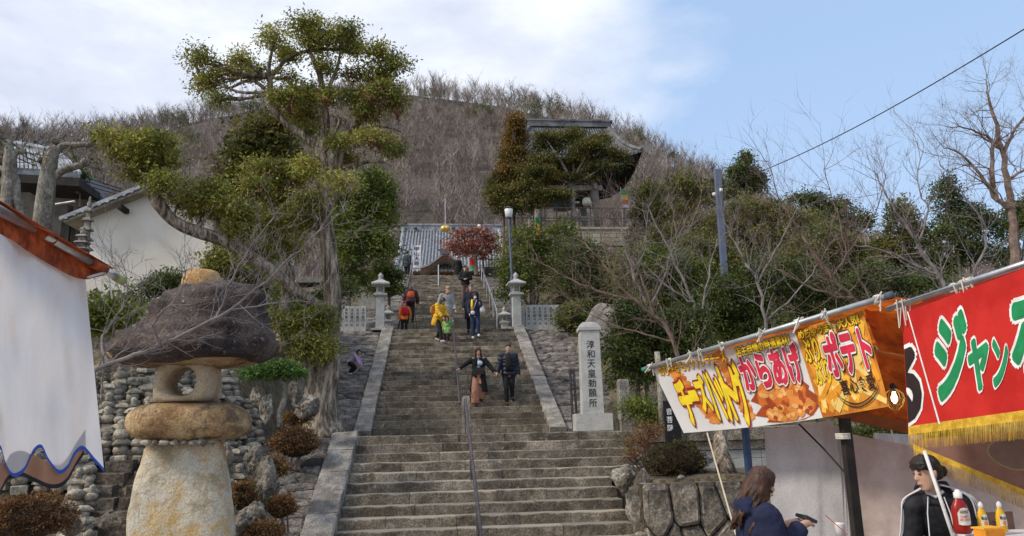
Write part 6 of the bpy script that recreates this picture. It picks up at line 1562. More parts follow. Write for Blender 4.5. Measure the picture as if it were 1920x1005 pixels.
# ================= RED STALL =================
s2 = empty('red_food_stall', tuple(PD(1800, 1050, 4.6)), 0, 'red bannered food stall frame at the right edge with a stainless pipe', 'food stall')
def B2(u, v, l=0):
    tx, ty = lin(1691, 2010, u), lin(588, 470, u)
    bx, by = lin(1703, 2020, u), lin(806, 764, u)
    x, y = lin(bx, tx, v), lin(by, ty, v)
    return PD(x, y, 5.0 / (1 + .36 * u) * lin(.98, 1, v) + .012 * math.sin(u * 13 + v * 2) - l)
rbn = empty('red_banner', tuple(B2(.3, 1)), 0, 'red stall banner with green katakana lettering and a gold fringe', 'banner')
REDC = M('red_cotton', (.50, .016, .012), (.62, .028, .02), scale=3, rough=.85, bump=.25, bscale=9, obj=0, trans=.12)
panel('cloth', B2, 0, 1, 0, 1, REDC, rbn, 0, 50, 14)
GRN = P('print_green', (.015, .26, .09), bump=0)
shape('white_line', [[(.03, 1), (.036, 1), (.192, 0), (.182, 0)]], WHT, rbn, B2, .004)
def big2(s, box, l=.006, name='letter'):
    for c, o_, k in ((WHT, .085, 0), (GRN, .045, .004)): rel(lettering(name, s, B2, box, c, rbn, 0, l + k, fat=o_), rbn)
big2('ジ', (.185, .22, .36, .84)); big2('ャ', (.375, .24, .485, .60)); big2('ン', (.515, .24, .60, .56)); big2('ボ', (.64, .28, .93, .92))
rel(lettering('letter', 'る', B2, (-.12, .10, .075, .66), WHT, rbn, 0, .004, fat=.11, umin=.002), rbn); rel(lettering('letter', 'る', B2, (-.12, .10, .075, .66), BLKP, rbn, 0, .008, fat=.06, umin=.002), rbn)
for o_ in [q for q in rbn.children if q.name.startswith('letter')]:
    pass
GOLD = M('gold_fringe_yarn', (.50, .28, .02), (.72, .45, .05), scale=20, rough=.7, bump=.2, obj=0)
panel('gold_tape', B2, 0, 1, -.04, .03, GOLD, rbn, .004, 40, 2)
def fringe(fn, n, vlen, parent, l=.004, w=.35, name='fringe'):
    m = MB(); r = random.Random(3)
    for i in range(n):
        u0, u1 = i / n, (i + w * 2) / n; j = r.uniform(-.002, .002); le = vlen * r.uniform(.93, 1.05)
        m.add([fn(u0 + j, 0, l), fn(u1 + j, 0, l), fn(u1 - .001 + j * 2, -le, l + r.uniform(-.006, .006)), fn(u0 + j * 2, -le, l + r.uniform(-.006, .006))], [(0, 1, 2, 3)])
    return rel(m.build(name, GOLD, parent, kind='stuff'), parent)
fringe(lambda u, v, l: B2(u, v - .035, l), 330, .135, rbn)
# inner side valance
def B3(u, v, l=0):
    x, y = lin(1712, 2010, u), lin(838, 962, u); x2, y2 = lin(1712, 2010, u), lin(838 - 14, 800, u)
    return PD(lin(x, x2, v), lin(y, y2, v), 5.0 / (1 + .15 * u) + .25 - l)
vb = empty('inner_valance', tuple(B3(.3, 1)), 0, 'brownish inner valance with a slanting gold fringe under the red banner', 'cloth')
BRC = M('brown_translucent', (.26, .13, .09), (.34, .19, .14), scale=3, bump=.2, obj=0, trans=.3)
panel('cloth', B3, 0, 1, 0, 1, BRC, vb, 0, 30, 6)
shape('oval_print', [[B3i for B3i in [(.62 + .16 * math.cos(k * .393), .62 + .3 * math.sin(k * .393)) for k in range(16)]]], P('oval_tan', (.34, .25, .13)), vb, B3, .004)
shape('oval_print_inner', [[(.62 + .145 * math.cos(k * .393), .62 + .27 * math.sin(k * .393)) for k in range(16)]], P('oval_dark', (.20, .13, .10)), vb, B3, .007)
fringe(lambda u, v, l: B3(u, v + .03, l), 260, .0, vb) if False else None
def B4(u, v, l=0):
    p = B3(u, 0, l); return p + V(0, 0, v * .11)
panel('gold_tape', B4, 0, 1, -.15, .2, GOLD, vb, .004, 30, 2)
fringe(B4, 260, 1.0, vb)
pc, pd = PD(1664, 580, 5.15), PD(2020, 462, 3.72)
m = MB(); m.tube([pc, pd], .019, 12); rel(m.build('pipe', STEEL, s2, True), s2)
for t in (.07, .10, .42, .50, .47):
    c = pc.lerp(pd, t); m = MB(); ax = (pd - pc).normalized()
    for q in range(3): cc = c + ax * (q - 1) * .012; m.tube([cc + V(0, math.cos(w) * .024, math.sin(w) * .024) for w in np.linspace(0, 6.28, 9)], .006, 5)
    for q in range(3): m.tube([c + V(0, -.025, 0), c + V(rk.uniform(-.03, .03), -.04, rk.uniform(.0, .04)), c + V(rk.uniform(-.03, .03), -.035, -rk.uniform(.05, .13 if t > .1 else .26))], .0045, 5)
    rel(m.build('tie_cord', ROPE, s2), s2)
quadm('roof_canvas', (pc + V(.1, .03, .0), pd + V(0, .03, .0), pd + V(1.2, 2.2, .12), pc + V(1.3, 2.0, .1)), M('red_canvas', (.40, .03, .02), (.5, .05, .03), obj=0, trans=.3, bump=.2), s2)
m = MB(); m.tube([PD(1733, 845, 4.75), PD(1795, 1030, 4.5)], .011, 8); rel(m.build('thin_white_pole', P('white_paint', (.75, .73, .7)), s2, True), s2)
m = MB(); a = PD(2000, 700, 4.3); m.tube([V(a.x, a.y, -.2), V(a.x, a.y, 2.4)], .02, 8); rel(m.build('post', STEEL, s2, True), s2)
# counter
ct0 = PD(1790, 1000, 4.35); zt = ct0.z - .012
ctr = empty('stall_counter', (ct0.x, ct0.y, -.2), 0, 'counter with a white cloth at the bottom right corner', 'table')
m = MB(); m.box((1.05, .10, zt + .2 - .035), (1.8, .30, .04)); m.build('top', P('white_cloth', (.62, .6, .6)), ctr)
for dx, dy in ((.2, 0), (1.8, 0), (.2, .2), (1.8, .2)): m = MB(); m.box((dx, dy, (zt + .2) / 2 - .02), (.04, .04, zt + .16)); m.build('leg', WOODD, ctr)
m = MB(); m.box((1.05, -.058, (zt + .2) / 2 + .06), (1.8, .01, zt - .02)); m.build('front_cloth', P('white_cloth', (.62, .6, .6)), ctr)
def bottle(px, d, H, rad_, prof, cols, label, name, txt):
    b = PD(px, 1000, d); o = empty(name, (b.x, b.y, zt), 0, label, 'bottle')
    m = MB(); m.lathe([(r * rad_, z * H) for r, z in prof], (0, 0, 0), 18); m.v = [(x, y * .72, z) for x, y, z in m.v]; m.build('body', cols[0], o, True)
    m = MB(); m.lathe([(rad_ * .42, H * .8), (rad_ * .46, H * .81), (rad_ * .46, H * .93), (rad_ * .3, H * .95), (rad_ * .22, H)], (0, 0, 0), 14); m.build('cap', P('cap_white', (.75, .73, .7), rough=.4), o, True)
    fl = lambda u, v, l: V(u, -(math.sqrt(max(0, (rad_ * 1.03) ** 2 - u * u)) * .72 + .001 + l), v)
    R_ = rad_ * .74
    m = MB(); pts = [(-R_, H * .22), (-R_ * .5, H * .2), (0, H * .2), (R_ * .5, H * .2), (R_, H * .22), (R_, H * .48), (R_ * .6, H * .58), (0, H * .6), (-R_ * .6, H * .58), (-R_, H * .48)]
    v = [fl(u, z, .001) for u, z in pts]; m.add(v + [tuple(fl(0, H * .4, .001))], [(k, (k + 1) % 10, 10) for k in range(10)]); m.build('label', cols[1], o)
    for (s, v0, v1, w, c) in txt: lettering('label_print', s, fl, (-R_ * w, H * v0, R_ * w, H * v1), c, o, .01, .003, sub=.25)
    return o
KP = [(.85, 0), (1, .03), (1, .12), (.98, .35), (1.0, .5), (.9, .62), (.62, .72), (.44, .79), (.4, .82)]
bottle(1806, 4.42, .25, .052, KP, (P('ketchup_red', (.30, .015, .012), rough=.25), P('label_cream', (.75, .7, .6))), 'big red ketchup squeeze bottle with a white cap on the counter', 'ketchup_bottle', [('HEINZ', .47, .535, .7, BLKP), ('TOMATO', .37, .42, .75, RED), ('KETCHUP', .3, .35, .8, RED)])
MP = [(.85, 0), (1, .03), (1, .3), (.95, .5), (.78, .65), (.5, .76), (.42, .82)]
for px, lb in ((1846, 'left one of two slim yellow mustard bottles beside the ketchup'), (1881, 'right one of two slim yellow mustard bottles beside the ketchup')):
    bottle(px, 4.44, .175, .031, MP, (P('mustard_yellow', (.72, .42, .02), rough=.3), P('label_cream', (.75, .7, .6))), lb, 'mustard_bottle', [('Mustard', .42, .54, .9, BLKP), ('●', .22, .38, .5, ORP)])
o = empty('orange_carton', tuple(PD(1855, 1000, 4.25)), rad(12), 'small orange carton in front of the mustard bottles', 'box'); m = MB(); m.box((0, 0, .0), (.14, .08, .05)); m.build('carton', P('carton_orange', (.80, .28, .02)), o); m = MB(); m.box((0, .01, .03), (.145, .085, .008)); m.build('lid', P('carton_yellow', (.85, .45, .05)), o)
o = empty('brown_board', tuple(PD(1868, 985, 4.7)), 0, 'small brown notice board behind the mustard bottles', 'sign'); m = MB(); m.box((0, 0, 0), (.24, .01, .16)); m.build('board', P('board_brown', (.16, .09, .06)), o); lettering('character', '注', lambda u, v, l: V(u, -.006 - l, v), (-.03, -.04, .03, .03), BLKP, o, .01, .002)
st_ = MB(); st_.lathe([(.035, 0), (.04, .09), (.042, .1)], tuple(PD(1577, 1006, 5.6)), 14); tag(st_.build('white_cup', P('cap_white', (.75, .73, .7)), None, True), 'white cup at the bottom edge beside the timber post', 'cup')
m = MB(); m.tube([PD(1548, 966, 5.4), PD(1590, 1003, 5.3)], .004, 5); tag(m.build('red_straw', P('straw_red', (.5, .1, .1))), 'thin red stick slanting beside the timber post', 'stick')
# ================= PEOPLE =================
def remesh(mb, name, voxel, mat, parent, smooth=2, label=None, wr=0):
    me = bpy.data.meshes.new('tmp'); me.from_pydata(mb.v, [], mb.f); me.update()
    bm = bmesh.new(); bm.from_mesh(me); bmesh.ops.recalc_face_normals(bm, faces=bm.faces); bm.to_mesh(me); bm.free()
    o = bpy.data.objects.new('tmp', me); COL.objects.link(o)
    r = o.modifiers.new('r', 'REMESH'); r.mode = 'VOXEL'; r.voxel_size = voxel; r.adaptivity = 0
    if smooth: s = o.modifiers.new('s', 'SMOOTH'); s.iterations = smooth; s.factor = .5
    dg = bpy.context.evaluated_depsgraph_get(); dg.update()
    out = bpy.data.meshes.new_from_object(o.evaluated_get(dg)); bpy.data.objects.remove(o); out.name = name
    if wr:
        n = len(out.vertices); co = np.empty(n * 3, np.float32); out.vertices.foreach_get('co', co); co = co.reshape(-1, 3)
        nn_ = np.empty(n * 3, np.float32); out.vertices.foreach_get('normal', nn_); nn_ = nn_.reshape(-1, 3)
        w = np.array([noise.noise(Vector((float(a[0]) * 9, float(a[1]) * 9, float(a[2]) * 14))) + .5 * noise.noise(Vector((float(a[0]) * 25, float(a[1]) * 25, float(a[2]) * 30))) for a in co])
        co += nn_ * (w * wr)[:, None]; out.vertices.foreach_set('co', co.ravel())
    out.polygons.foreach_set('use_smooth', np.ones(len(out.polygons), bool)); out.materials.clear(); out.update()
    return link(name, out, mat, parent, label=label)
def oval(mb, st, n=14, mat=None):
    """stations (x,y,z,rx,ry)"""
    v = []; f = []
    for (x, y, z, a, b) in st:
        for k in range(n):
            t = 2 * math.pi * k / n; p = Vector((x + a * math.cos(t), y + b * math.sin(t), z)); v.append(mat @ p if mat else p)
    for i in range(len(st) - 1):
        for k in range(n): k2 = (k + 1) % n; f.append((i * n + k, i * n + k2, (i + 1) * n + k2, (i + 1) * n + k))
    f.append(tuple(range(n))[::-1]); f.append(tuple((len(st) - 1) * n + k for k in range(n))); mb.add(v, f)
def torso(mb, hip, chest, neck, ws, grow=0, n=16, puff=0, x_ax=Vector((1, 0, 0)), lo=-.12, hi=1.0, flare=0, zsc=1):
    """trunk lofted from below the hips to the neck"""
    hip, chest, neck = Vector(hip), Vector(chest), Vector(neck)
    L1 = (chest - hip).length; up = (chest - hip).normalized()
    pts = [(hip + up * lo * zsc, .155 + flare, .115 + flare), (hip + up * .02, .165 + flare * .6, .118 + flare * .6), (hip.lerp(chest, .4), .138 + flare * .2, .10 + flare * .2), (hip.lerp(chest, .75), .155, .108), (chest, .172, .112), (chest.lerp(neck, .55), .168, .098), (chest.lerp(neck, .85), .12, .08), (neck, .06, .06)]
    P_, R1 = smoothpath([p for p, a, b in pts], [a for p, a, b in pts], 5); _, R2_ = smoothpath([p for p, a, b in pts], [b for p, a, b in pts], 5)
    v = []; f = []; m_ = len(P_)
    for i, (p, a, b) in enumerate(zip(P_, R1, R2_)):
        t = (P_[min(i + 1, m_ - 1)] - P_[max(i - 1, 0)]).normalized(); s = x_ax - t * x_ax.dot(t); s.normalize(); d = t.cross(s)
        g_ = grow + (puff * abs(math.sin(i * .62)) if puff else 0)
        for k in range(n):
            w = 2 * math.pi * k / n; v.append(p + s * (a * ws + g_) * math.cos(w) + d * (b * ws + g_) * math.sin(w))
    for i in range(m_ - 1):
        for k in range(n): k2 = (k + 1) % n; f.append((i * n + k, i * n + k2, (i + 1) * n + k2, (i + 1) * n + k))
    f.append(tuple(range(n))[::-1]); f.append(tuple((m_ - 1) * n + k for k in range(n))); mb.add(v, f)
def limbp(mb, pts, rr, puff=0, n=10, k=5):
    p, r = smoothpath([Vector(q) for q in pts], rr, k)
    if puff: r = [x + puff * abs(math.sin(i * .7)) for i, x in enumerate(r)]
    mb.tube(p, r, n)
def hand(mb, w, d, side, curl=.5, s=1.0, fr=.0105, palm_n=None):
    """palm and five fingers from wrist w along direction d"""
    w = Vector(w); d = Vector(d).normalized()
    pn = Vector(palm_n) if palm_n else Vector((side, 0, 0)); pn = (pn - d * pn.dot(d)).normalized(); a = d.cross(pn)   # a: across the palm
    mb.tube([w - d * .02 * s, w + d * .02 * s, w + d * .055 * s, w + d * .085 * s], [.024 * s, .027 * s, .03 * s, .024 * s], 8)
    for k, (o_, L) in enumerate(((-.027, .058), (-.009, .070), (.009, .066), (.026, .050))):
        b = w + d * .07 * s + a * o_ * s; c1 = b + (d - pn * curl * .3).normalized() * L * .5 * s; c2 = c1 + (d - pn * curl * 1.1).normalized() * L * .35 * s; c3 = c2 + (d - pn * curl * 2).normalized() * L * .3 * s
        mb.tube([b, c1, c2, c3], [fr * s, fr * s, fr * .9 * s, fr * .7 * s], 6)
    b = w + d * .02 * s - a * .022 * s; mb.tube([b, b - a * .03 * s + d * .02 * s - pn * .008 * s, b - a * .035 * s + d * .05 * s - pn * .02 * s], [.013 * s, .0115 * s, .009 * s], 6)
SKIN = M('skin', (.50, .29, .20), (.58, .35, .25), scale=8, rough=.55, bump=.05, obj=.04)
HAIRB = M('black_hair', (.012, .010, .009), (.03, .024, .02), scale=14, rough=.45, bump=.6, bscale=30, obj=0, stretch=(1, 1, .15), spec=.4)
HAIRBR = M('brown_hair', (.035, .014, .008), (.085, .036, .018), scale=16, rough=.45, bump=.7, bscale=36, obj=0, stretch=(1, 1, .2), spec=.4)
HAIRG = M('grey_hair', (.10, .10, .10), (.2, .2, .2), scale=14, rough=.6, bump=.5, obj=0)
HEADST = [(0, -.052, -.118, .022, .022), (0, -.044, -.108, .038, .042), (0, -.026, -.085, .05, .062), (0, -.012, -.055, .060, .079), (0, -.004, -.02, .068, .089), (0, .002, .02, .072, .093), (0, .005, .055, .071, .092), (0, .008, .085, .060, .080), (0, .01, .107, .04, .055), (0, .01, .118, .014, .02)]
def person(loc, rz, label, J=None, s=1.0, hs=1.0, top=None, topk=None, legs=None, legk=None, shoes=None, hair='short', hairm=None, turn=0, tilt=0, roll=0, voxel=.0185, face=True, handdir=None, curl=.5, skinm=None, pn=None, sleeves=True, group=None, ws=1.0):
    """J: joint overrides in metres for a 1.7 m figure facing -Y (L is the -X side)"""
    D = dict(hip=(0, 0, .93), chest=(0, 0, 1.25), neck=(0, .01, 1.43), head=(0, -.015, 1.585), shL=(-.175, .005, 1.375), elL=(-.225, .03, 1.10), wrL=(-.235, -.03, .87), shR=(.175, .005, 1.375), elR=(.225, .03, 1.10), wrR=(.235, -.03, .87), hiL=(-.09, 0, .90), knL=(-.10, -.015, .49), anL=(-.10, .025, .09), hiR=(.09, 0, .90), knR=(.10, -.015, .49), anR=(.10, .025, .09))
    D.update(J or {}); D = {k: Vector(v) * s for k, v in D.items()}
    o = empty('person', tuple(loc), rz, label, 'person', group)
    sm = skinm or SKIN
    HM = Matrix.Translation(D['head']) @ Matrix.Rotation(turn, 4, 'Z') @ Matrix.Rotation(roll, 4, 'Y') @ Matrix.Rotation(tilt, 4, 'X') @ Matrix.Scale(hs * s, 4)
    m = MB(); torso(m, D['hip'], D['chest'], D['neck'], s * ws, -.004)
    m.tube([D['neck'] - V(0, 0, .05 * s), D['neck'].lerp(D['head'], .35), D['head'] - V(0, -.015, .03) * s], [.062 * s, .054 * s * hs, .055 * s * hs], 12)
    oval(m, HEADST, 16, HM)
    oval(m, [(0, -.088, .028, .008, .01), (0, -.098, .0, .011, .016), (0, -.104, -.018, .016, .018), (0, -.092, -.03, .013, .014)], 8, HM)
    for sx_ in (-1, 1): oval(m, [(sx_ * .073, .006, -.035, .006, .01), (sx_ * .078, .008, -.01, .01, .018), (sx_ * .079, .01, .015, .01, .018), (sx_ * .074, .008, .03, .006, .01)], 8, HM)
    oval(m, [(0, -.090, -.066, .012, .01), (0, -.096, -.056, .024, .012), (0, -.094, -.048, .018, .01)], 8, HM)
    for sd_ in 'LR':
        sg = -1 if sd_ == 'L' else 1
        a, b, c = D['sh' + sd_], D['el' + sd_], D['wr' + sd_]
        limbp(m, [D['chest'].lerp(a, .5) + V(0, 0, .03 * s), a, a.lerp(b, .5), b, b.lerp(c, .4), c], [.05 * s, .052 * s, .045 * s, .038 * s, .038 * s, .026 * s], 0, 10)
        hd = (handdir or {}).get(sd_) or tuple((c - b).normalized())
        hand(m, c, hd, -sg, curl, s * (1.0 if hs < 1.2 else 1.1), .0115 if voxel > .01 else .0095, (pn or {}).get(sd_))
        a, b, c = D['hi' + sd_], D['kn' + sd_], D['an' + sd_]
        limbp(m, [a, a.lerp(b, .4), b, b.lerp(c, .35), c], [.088 * s, .076 * s, .054 * s, .055 * s, .036 * s], 0, 10)
        fw_ = (D.get('ft' + sd_) or (c + V(0, -.15, -.055) * s)) - c
        m.tube([c + V(0, .03, -.03) * s, c + fw_ * .5 + V(0, 0, -.0) * s, c + fw_], [.035 * s, .036 * s, .026 * s], 8)
    remesh(m, 'body', voxel, sm, o, 2)
    if face:
        for sx_ in (-1, 1):
            mm = MB(); oval(mm, [(sx_ * .03, -.080, .010, .009, .006), (sx_ * .03, -.085, .016, .015, .007), (sx_ * .03, -.083, .022, .009, .006)], 8, HM); mm.build('eye', P('eye_dark', (.02, .015, .012), rough=.2), o, True)
            mm = MB(); oval(mm, [(sx_ * .031, -.084, .038, .02, .006), (sx_ * .031, -.084, .044, .018, .005)], 8, HM); mm.build('eyebrow', HAIRB, o, True)
        mm = MB(); oval(mm, [(0, -.102, -.060, .016, .006), (0, -.104, -.056, .022, .006), (0, -.102, -.052, .016, .006)], 8, HM); mm.build('mouth', P('lips', (.42, .14, .12), rough=.4), o, True)
    hm = hairm or HAIRB
    if hair:
        m = MB()
        if hair == 'short':
            oval(m, [(0, .035, -.045, .062, .068), (0, .03, .0, .078, .082), (0, .020, .045, .083, .093), (0, .008, .078, .081, .100), (0, .005, .105, .066, .088), (0, .008, .128, .035, .05), (0, .008, .135, .012, .02)], 16, HM)
        elif hair == 'bob':
            oval(m, [(0, .038, -.085, .070, .060), (0, .035, -.04, .084, .074), (0, .028, .02, .088, .086), (0, .006, .062, .085, .104), (0, .003, .100, .068, .09), (0, .008, .130, .03, .05)], 16, HM)
            for sx_ in (-1, 1): oval(m, [(sx_ * .068, -.01, -.08, .014, .035), (sx_ * .078, -.02, -.02, .016, .045), (sx_ * .072, -.035, .05, .018, .05)], 8, HM)
        elif hair == 'long':
            oval(m, [(0, .055, -.36, .05, .03), (0, .06, -.30, .085, .045), (0, .06, -.2, .095, .052), (0, .045, -.1, .088, .062), (0, .035, -.03, .084, .074), (0, .024, .03, .088, .09), (0, .004, .07, .083, .102), (0, .004, .105, .064, .086), (0, .008, .132, .03, .045)], 18, HM)
            for sx_ in (-1, 1): oval(m, [(sx_ * .085, -.015, -.27, .016, .03), (sx_ * .088, -.02, -.16, .026, .035), (sx_ * .078, -.012, -.05, .02, .04), (sx_ * .076, -.028, .03, .018, .05), (sx_ * .05, -.055, .08, .03, .04)], 8, HM)
        elif hair == 'cap':
            oval(m, [(0, .012, .03, .080, .102), (0, .01, .07, .082, .104), (0, .01, .11, .066, .086), (0, .01, .135, .03, .04)], 16, HM)
        remesh(m, 'hair' if hair != 'cap' else 'cap', max(.007, voxel * .62), hm, o, 1, wr=.006 if voxel < .01 else .004)
    if top:
        k = dict(grow=.018, puff=0, hem=-.16, flare=.01, arm=.016, wr=.004, name='jacket', cuff=.97, collar=True); k.update(topk or {})
        m = MB(); torso(m, D['hip'], D['chest'], D['neck'].lerp(D['chest'], .05), s * ws, k['grow'] * s, 18, k['puff'] * s, lo=k['hem'], flare=k['flare'] * s, zsc=s)
        for sd_ in 'LR':
            a, b, c = D['sh' + sd_], D['el' + sd_], D['wr' + sd_]; g_ = k['arm'] * s
            limbp(m, [D['chest'].lerp(a, .4) + V(0, 0, .035 * s), a + V(0, 0, .006 * s), a.lerp(b, .5), b, b.lerp(c, .5), b.lerp(c, k['cuff'])], [.055 * s + g_, .058 * s + g_, .052 * s + g_, .045 * s + g_, .042 * s + g_, .034 * s + g_], k['puff'] * s, 12, 6)
        if k['collar']: m.tube([D['neck'] - V(0, 0, .05 * s), D['neck'] + V(0, .0, .03 * s)], [.085 * s, .068 * s], 14)
        if k.get('hood'): oval(m, [(0, .09, -.06, .06, .03), (0, .11, -.02, .11, .055), (0, .10, .04, .12, .06), (0, .07, .09, .09, .05)], 14, Matrix.Translation(D['neck']) @ Matrix.Scale(s, 4))
        remesh(m, k['name'], voxel * .95, top, o, 1 if k['puff'] else 2, wr=k['wr'])
    if legs:
        k = dict(grow=.012, flare=0, wr=.004, name='trousers', knee=0, skirt=False); k.update(legk or {})
        m = MB()
        hp = D['hip']; m.tube([hp + V(0, 0, .06 * s), hp, hp - V(0, 0, .10 * s)], [.14 * s, .155 * s * ws, .12 * s], 16)
        for sd_ in 'LR':
            a, b, c = D['hi' + sd_], D['kn' + sd_], D['an' + sd_]; g_ = k['grow'] * s
            limbp(m, [a + V(0, 0, .03 * s), a.lerp(b, .35), b, b.lerp(c, .45), b.lerp(c, .96)], [.092 * s + g_, .084 * s + g_, .062 * s + g_ + k['flare'] * .5 * s, .058 * s + g_ + k['flare'] * .9 * s, .047 * s + g_ + k['flare'] * s], 0, 12)
        remesh(m, k['name'], voxel * .95, legs, o, 2, wr=k['wr'])
    if shoes:
        for sd_ in 'LR':
            c = D['an' + sd_]; m = MB(); ft = D.get('ft' + sd_); d = (ft - c) if ft else V(0, -.15, -.055) * s
            m.tube([c + V(0, .035, -.01) * s - d * .12, c + V(0, .0, -.035) * s, c + d * .55 + V(0, 0, -.01) * s, c + d * .95 + V(0, 0, -.005) * s, c + d * 1.12 + V(0, 0, -.005) * s], [.036 * s, .048 * s, .045 * s, .042 * s, .025 * s], 10); m.v = [tuple(q) for q in m.v]
            m.build('shoe', shoes, o, True)
    return o
def S2(y): 
    k = max(0, min(NB - 1, int((y - 18.5) / T2))); return 1.58 + (k + 1) * R2
def S3(y): k = max(-1, min(NC_ - 1, int((y - 28.0) / T3 + 1e-6))); return 5.17 + (k + 1) * R3
def on(px, py, Y, zf=None):
    p = PY(px, py, Y); z = zf(Y) if zf else p.z; return Vector((p.x, Y, z))
NAVYP = P('navy_puffer', (.014, .017, .03), rough=.45); BLKC = P('black_clothes', (.012, .012, .014), rough=.8); SHB = P('black_shoe', (.015, .015, .015), rough=.4); SHW = P('white_shoe', (.7, .7, .7), rough=.5)
# couple coming down
p = on(955, 757, 19.9, S2)
man = person(p + V(0, .0, 0), rad(2), 'man in a dark puffer jacket and black trousers walking down hand in hand', J=dict(elL=(-.27, -.02, 1.12), wrL=(-.33, -.12, .92), elR=(.24, .05, 1.10), wrR=(.25, -.02, .86), knL=(-.09, -.10, .52), anL=(-.07, -.02, .10 + .0), knR=(.08, -.04, .60), anR=(.10, .14, .25), ftR=(.12, .0, .17)), s=.96, top=NAVYP, topk=dict(puff=.026, grow=.024, hem=-.10, arm=.022, flare=.01), legs=BLKC, shoes=SHB, turn=rad(-8))
m = MB(); oval(m, [(0, -.135, .90, .10, .03), (0, -.14, 1.1, .10, .03), (0, -.135, 1.25, .085, .03), (0, -.075, 1.38, .06, .03)], 12); o = m.build('sweater', BLKC, man, True)
p = on(898, 757, 20.0, S2)
wom = person(p, rad(-4), 'woman in a long black coat and rust wide trousers walking down with one arm out', J=dict(elL=(-.36, .0, 1.24), wrL=(-.55, -.04, 1.10), elR=(.32, -.02, 1.17), wrR=(.46, -.10, .98), knL=(-.10, -.10, .52), anL=(-.10, -.03, .10), knR=(.07, -.02, .60), anR=(.06, .16, .25), ftR=(.08, .02, .17)), s=.92, top=P('rust_top_base', (.35, .42, .55)), topk=dict(grow=.004, hem=-.02, name='blouse', cuff=.3, collar=False, arm=-.022), legs=P('rust_trousers', (.42, .20, .13), rough=.8), legk=dict(flare=.05, grow=.02, wr=.008), shoes=P('maroon_shoe', (.10, .02, .02)), hair='long', hairm=HAIRBR, tilt=rad(12), turn=rad(8))
def coat(o, s, J, mat, open_=.10, zlo=.42, puff=.006, voxel=.014):
    """open long coat: sleeves and two fronts"""
    m = MB(); pts = []
    for sg in (-1, 1):
        n = 10; v = []; f = []
        Z = [zlo, .6, .78, .95, 1.1, 1.25, 1.36, 1.42]; RX = [.27, .25, .225, .20, .185, .20, .195, .10]; RY = [.17, .16, .15, .14, .13, .14, .13, .09]
        for i, (z, a, b) in enumerate(zip(Z, RX, RY)):
            for k in range(n):
                t = math.pi / 2 - (math.pi * k / (n - 1)) * 1.0; t0 = -math.pi / 2 + open_ * 6 * (1 - i / 9) if k == n - 1 else t
                pu = puff * math.sin(i * 9)
                v.append((sg * (a + pu) * math.cos(t0 if k == n - 1 else t) * s, (b + pu) * math.sin(t0 if k == n - 1 else t) * s, z * s))
            for k in range(n):
                t = math.pi / 2 - (math.pi * k / (n - 1)); v.append((sg * (a - .02) * math.cos(t) * s, (b - .02) * math.sin(t) * s, z * s))
        w = 2 * n
        for i in range(len(Z) - 1):
            for k in range(n - 1): f += [(i * w + k, i * w + k + 1, (i + 1) * w + k + 1, (i + 1) * w + k), (i * w + n + k + 1, i * w + n + k, (i + 1) * w + n + k, (i + 1) * w + n + k + 1)]
            for k in (0, n - 1): f.append((i * w + k, i * w + n + k, (i + 1) * w + n + k, (i + 1) * w + k))
        for i in (0, len(Z) - 1):
            for k in range(n - 1): f.append((i * w + k, i * w + k + 1, i * w + n + k + 1, i * w + n + k))
        m.add(v, f)
    for sh, el, wr in J: limbp(m, [Vector(sh) * s, (Vector(sh).lerp(Vector(el), .5)) * s, Vector(el) * s, Vector(el).lerp(Vector(wr), .95) * s], [.08 * s, .072 * s, .062 * s, .05 * s], .008, 12, 6)
    remesh(m, 'long_coat', voxel, mat, o, 1, wr=.006)
coat(wom, .92, [((-.16, 0, 1.37), (-.36, 0, 1.24), (-.55, -.04, 1.10)), ((.16, 0, 1.37), (.32, -.02, 1.17), (.46, -.10, .98))], BLKC)
m = MB(); m.box((.02, -.17, .93), (.25, .08, .17)); m.box((.02, -.215, .965), (.25, .02, .10)); m.build('handbag', P('bag_black', (.02, .018, .02), rough=.35), wom); m = MB(); m.tube([(-.1, -.15, 1.0), (-.12, -.13, 1.2), (-.05, -.06, 1.33)], .008, 5); m.build('bag_strap', P('bag_black', (.02, .018, .02), rough=.35), wom)
m = MB(); oval(m, [(.04, -.15, 1.08, .05, .02), (.05, -.165, 1.14, .075, .03), (.03, -.15, 1.2, .05, .03)], 8); m.build('blouse_bow', P('pale_blue', (.55, .62, .75)), wom, True)
# woman in yellow with toddler
p = on(824, 648, 25.15, S2)
yl = person(p + V(0, 0, 0), rad(48), 'woman in a bright yellow down jacket bending towards a toddler', J=dict(hip=(0, .06, .92), chest=(0, -.04, 1.23), neck=(0, -.09, 1.40), head=(0, -.15, 1.53), shL=(-.17, -.05, 1.35), shR=(.17, -.05, 1.35), elL=(-.20, -.12, 1.10), wrL=(-.17, -.28, .92), elR=(.21, -.08, 1.09), wrR=(.20, -.26, .94), hiL=(-.09, .05, .9), hiR=(.09, .05, .9), knL=(-.10, -.12, .50), anL=(-.10, -.20, .09), knR=(.10, .06, .52), anR=(.10, .22, .22), ftR=(.1, .1, .13)), s=.94, top=P('yellow_puffer', (.72, .40, .02), rough=.5), topk=dict(puff=.026, grow=.028, hem=-.28, flare=.03, arm=.024), legs=BLKC, shoes=P('grey_shoe', (.35, .34, .33)), hair='long', tilt=rad(28))
m = MB(); oval(m, [(-.10, .19, .98, .08, .05), (-.10, .22, 1.08, .11, .07), (-.10, .21, 1.24, .10, .06), (-.10, .16, 1.32, .05, .04)], 12); m.build('backpack', P('tan_bag', (.40, .19, .05)), yl, True)
p = on(838, 645, 25.05, S2)
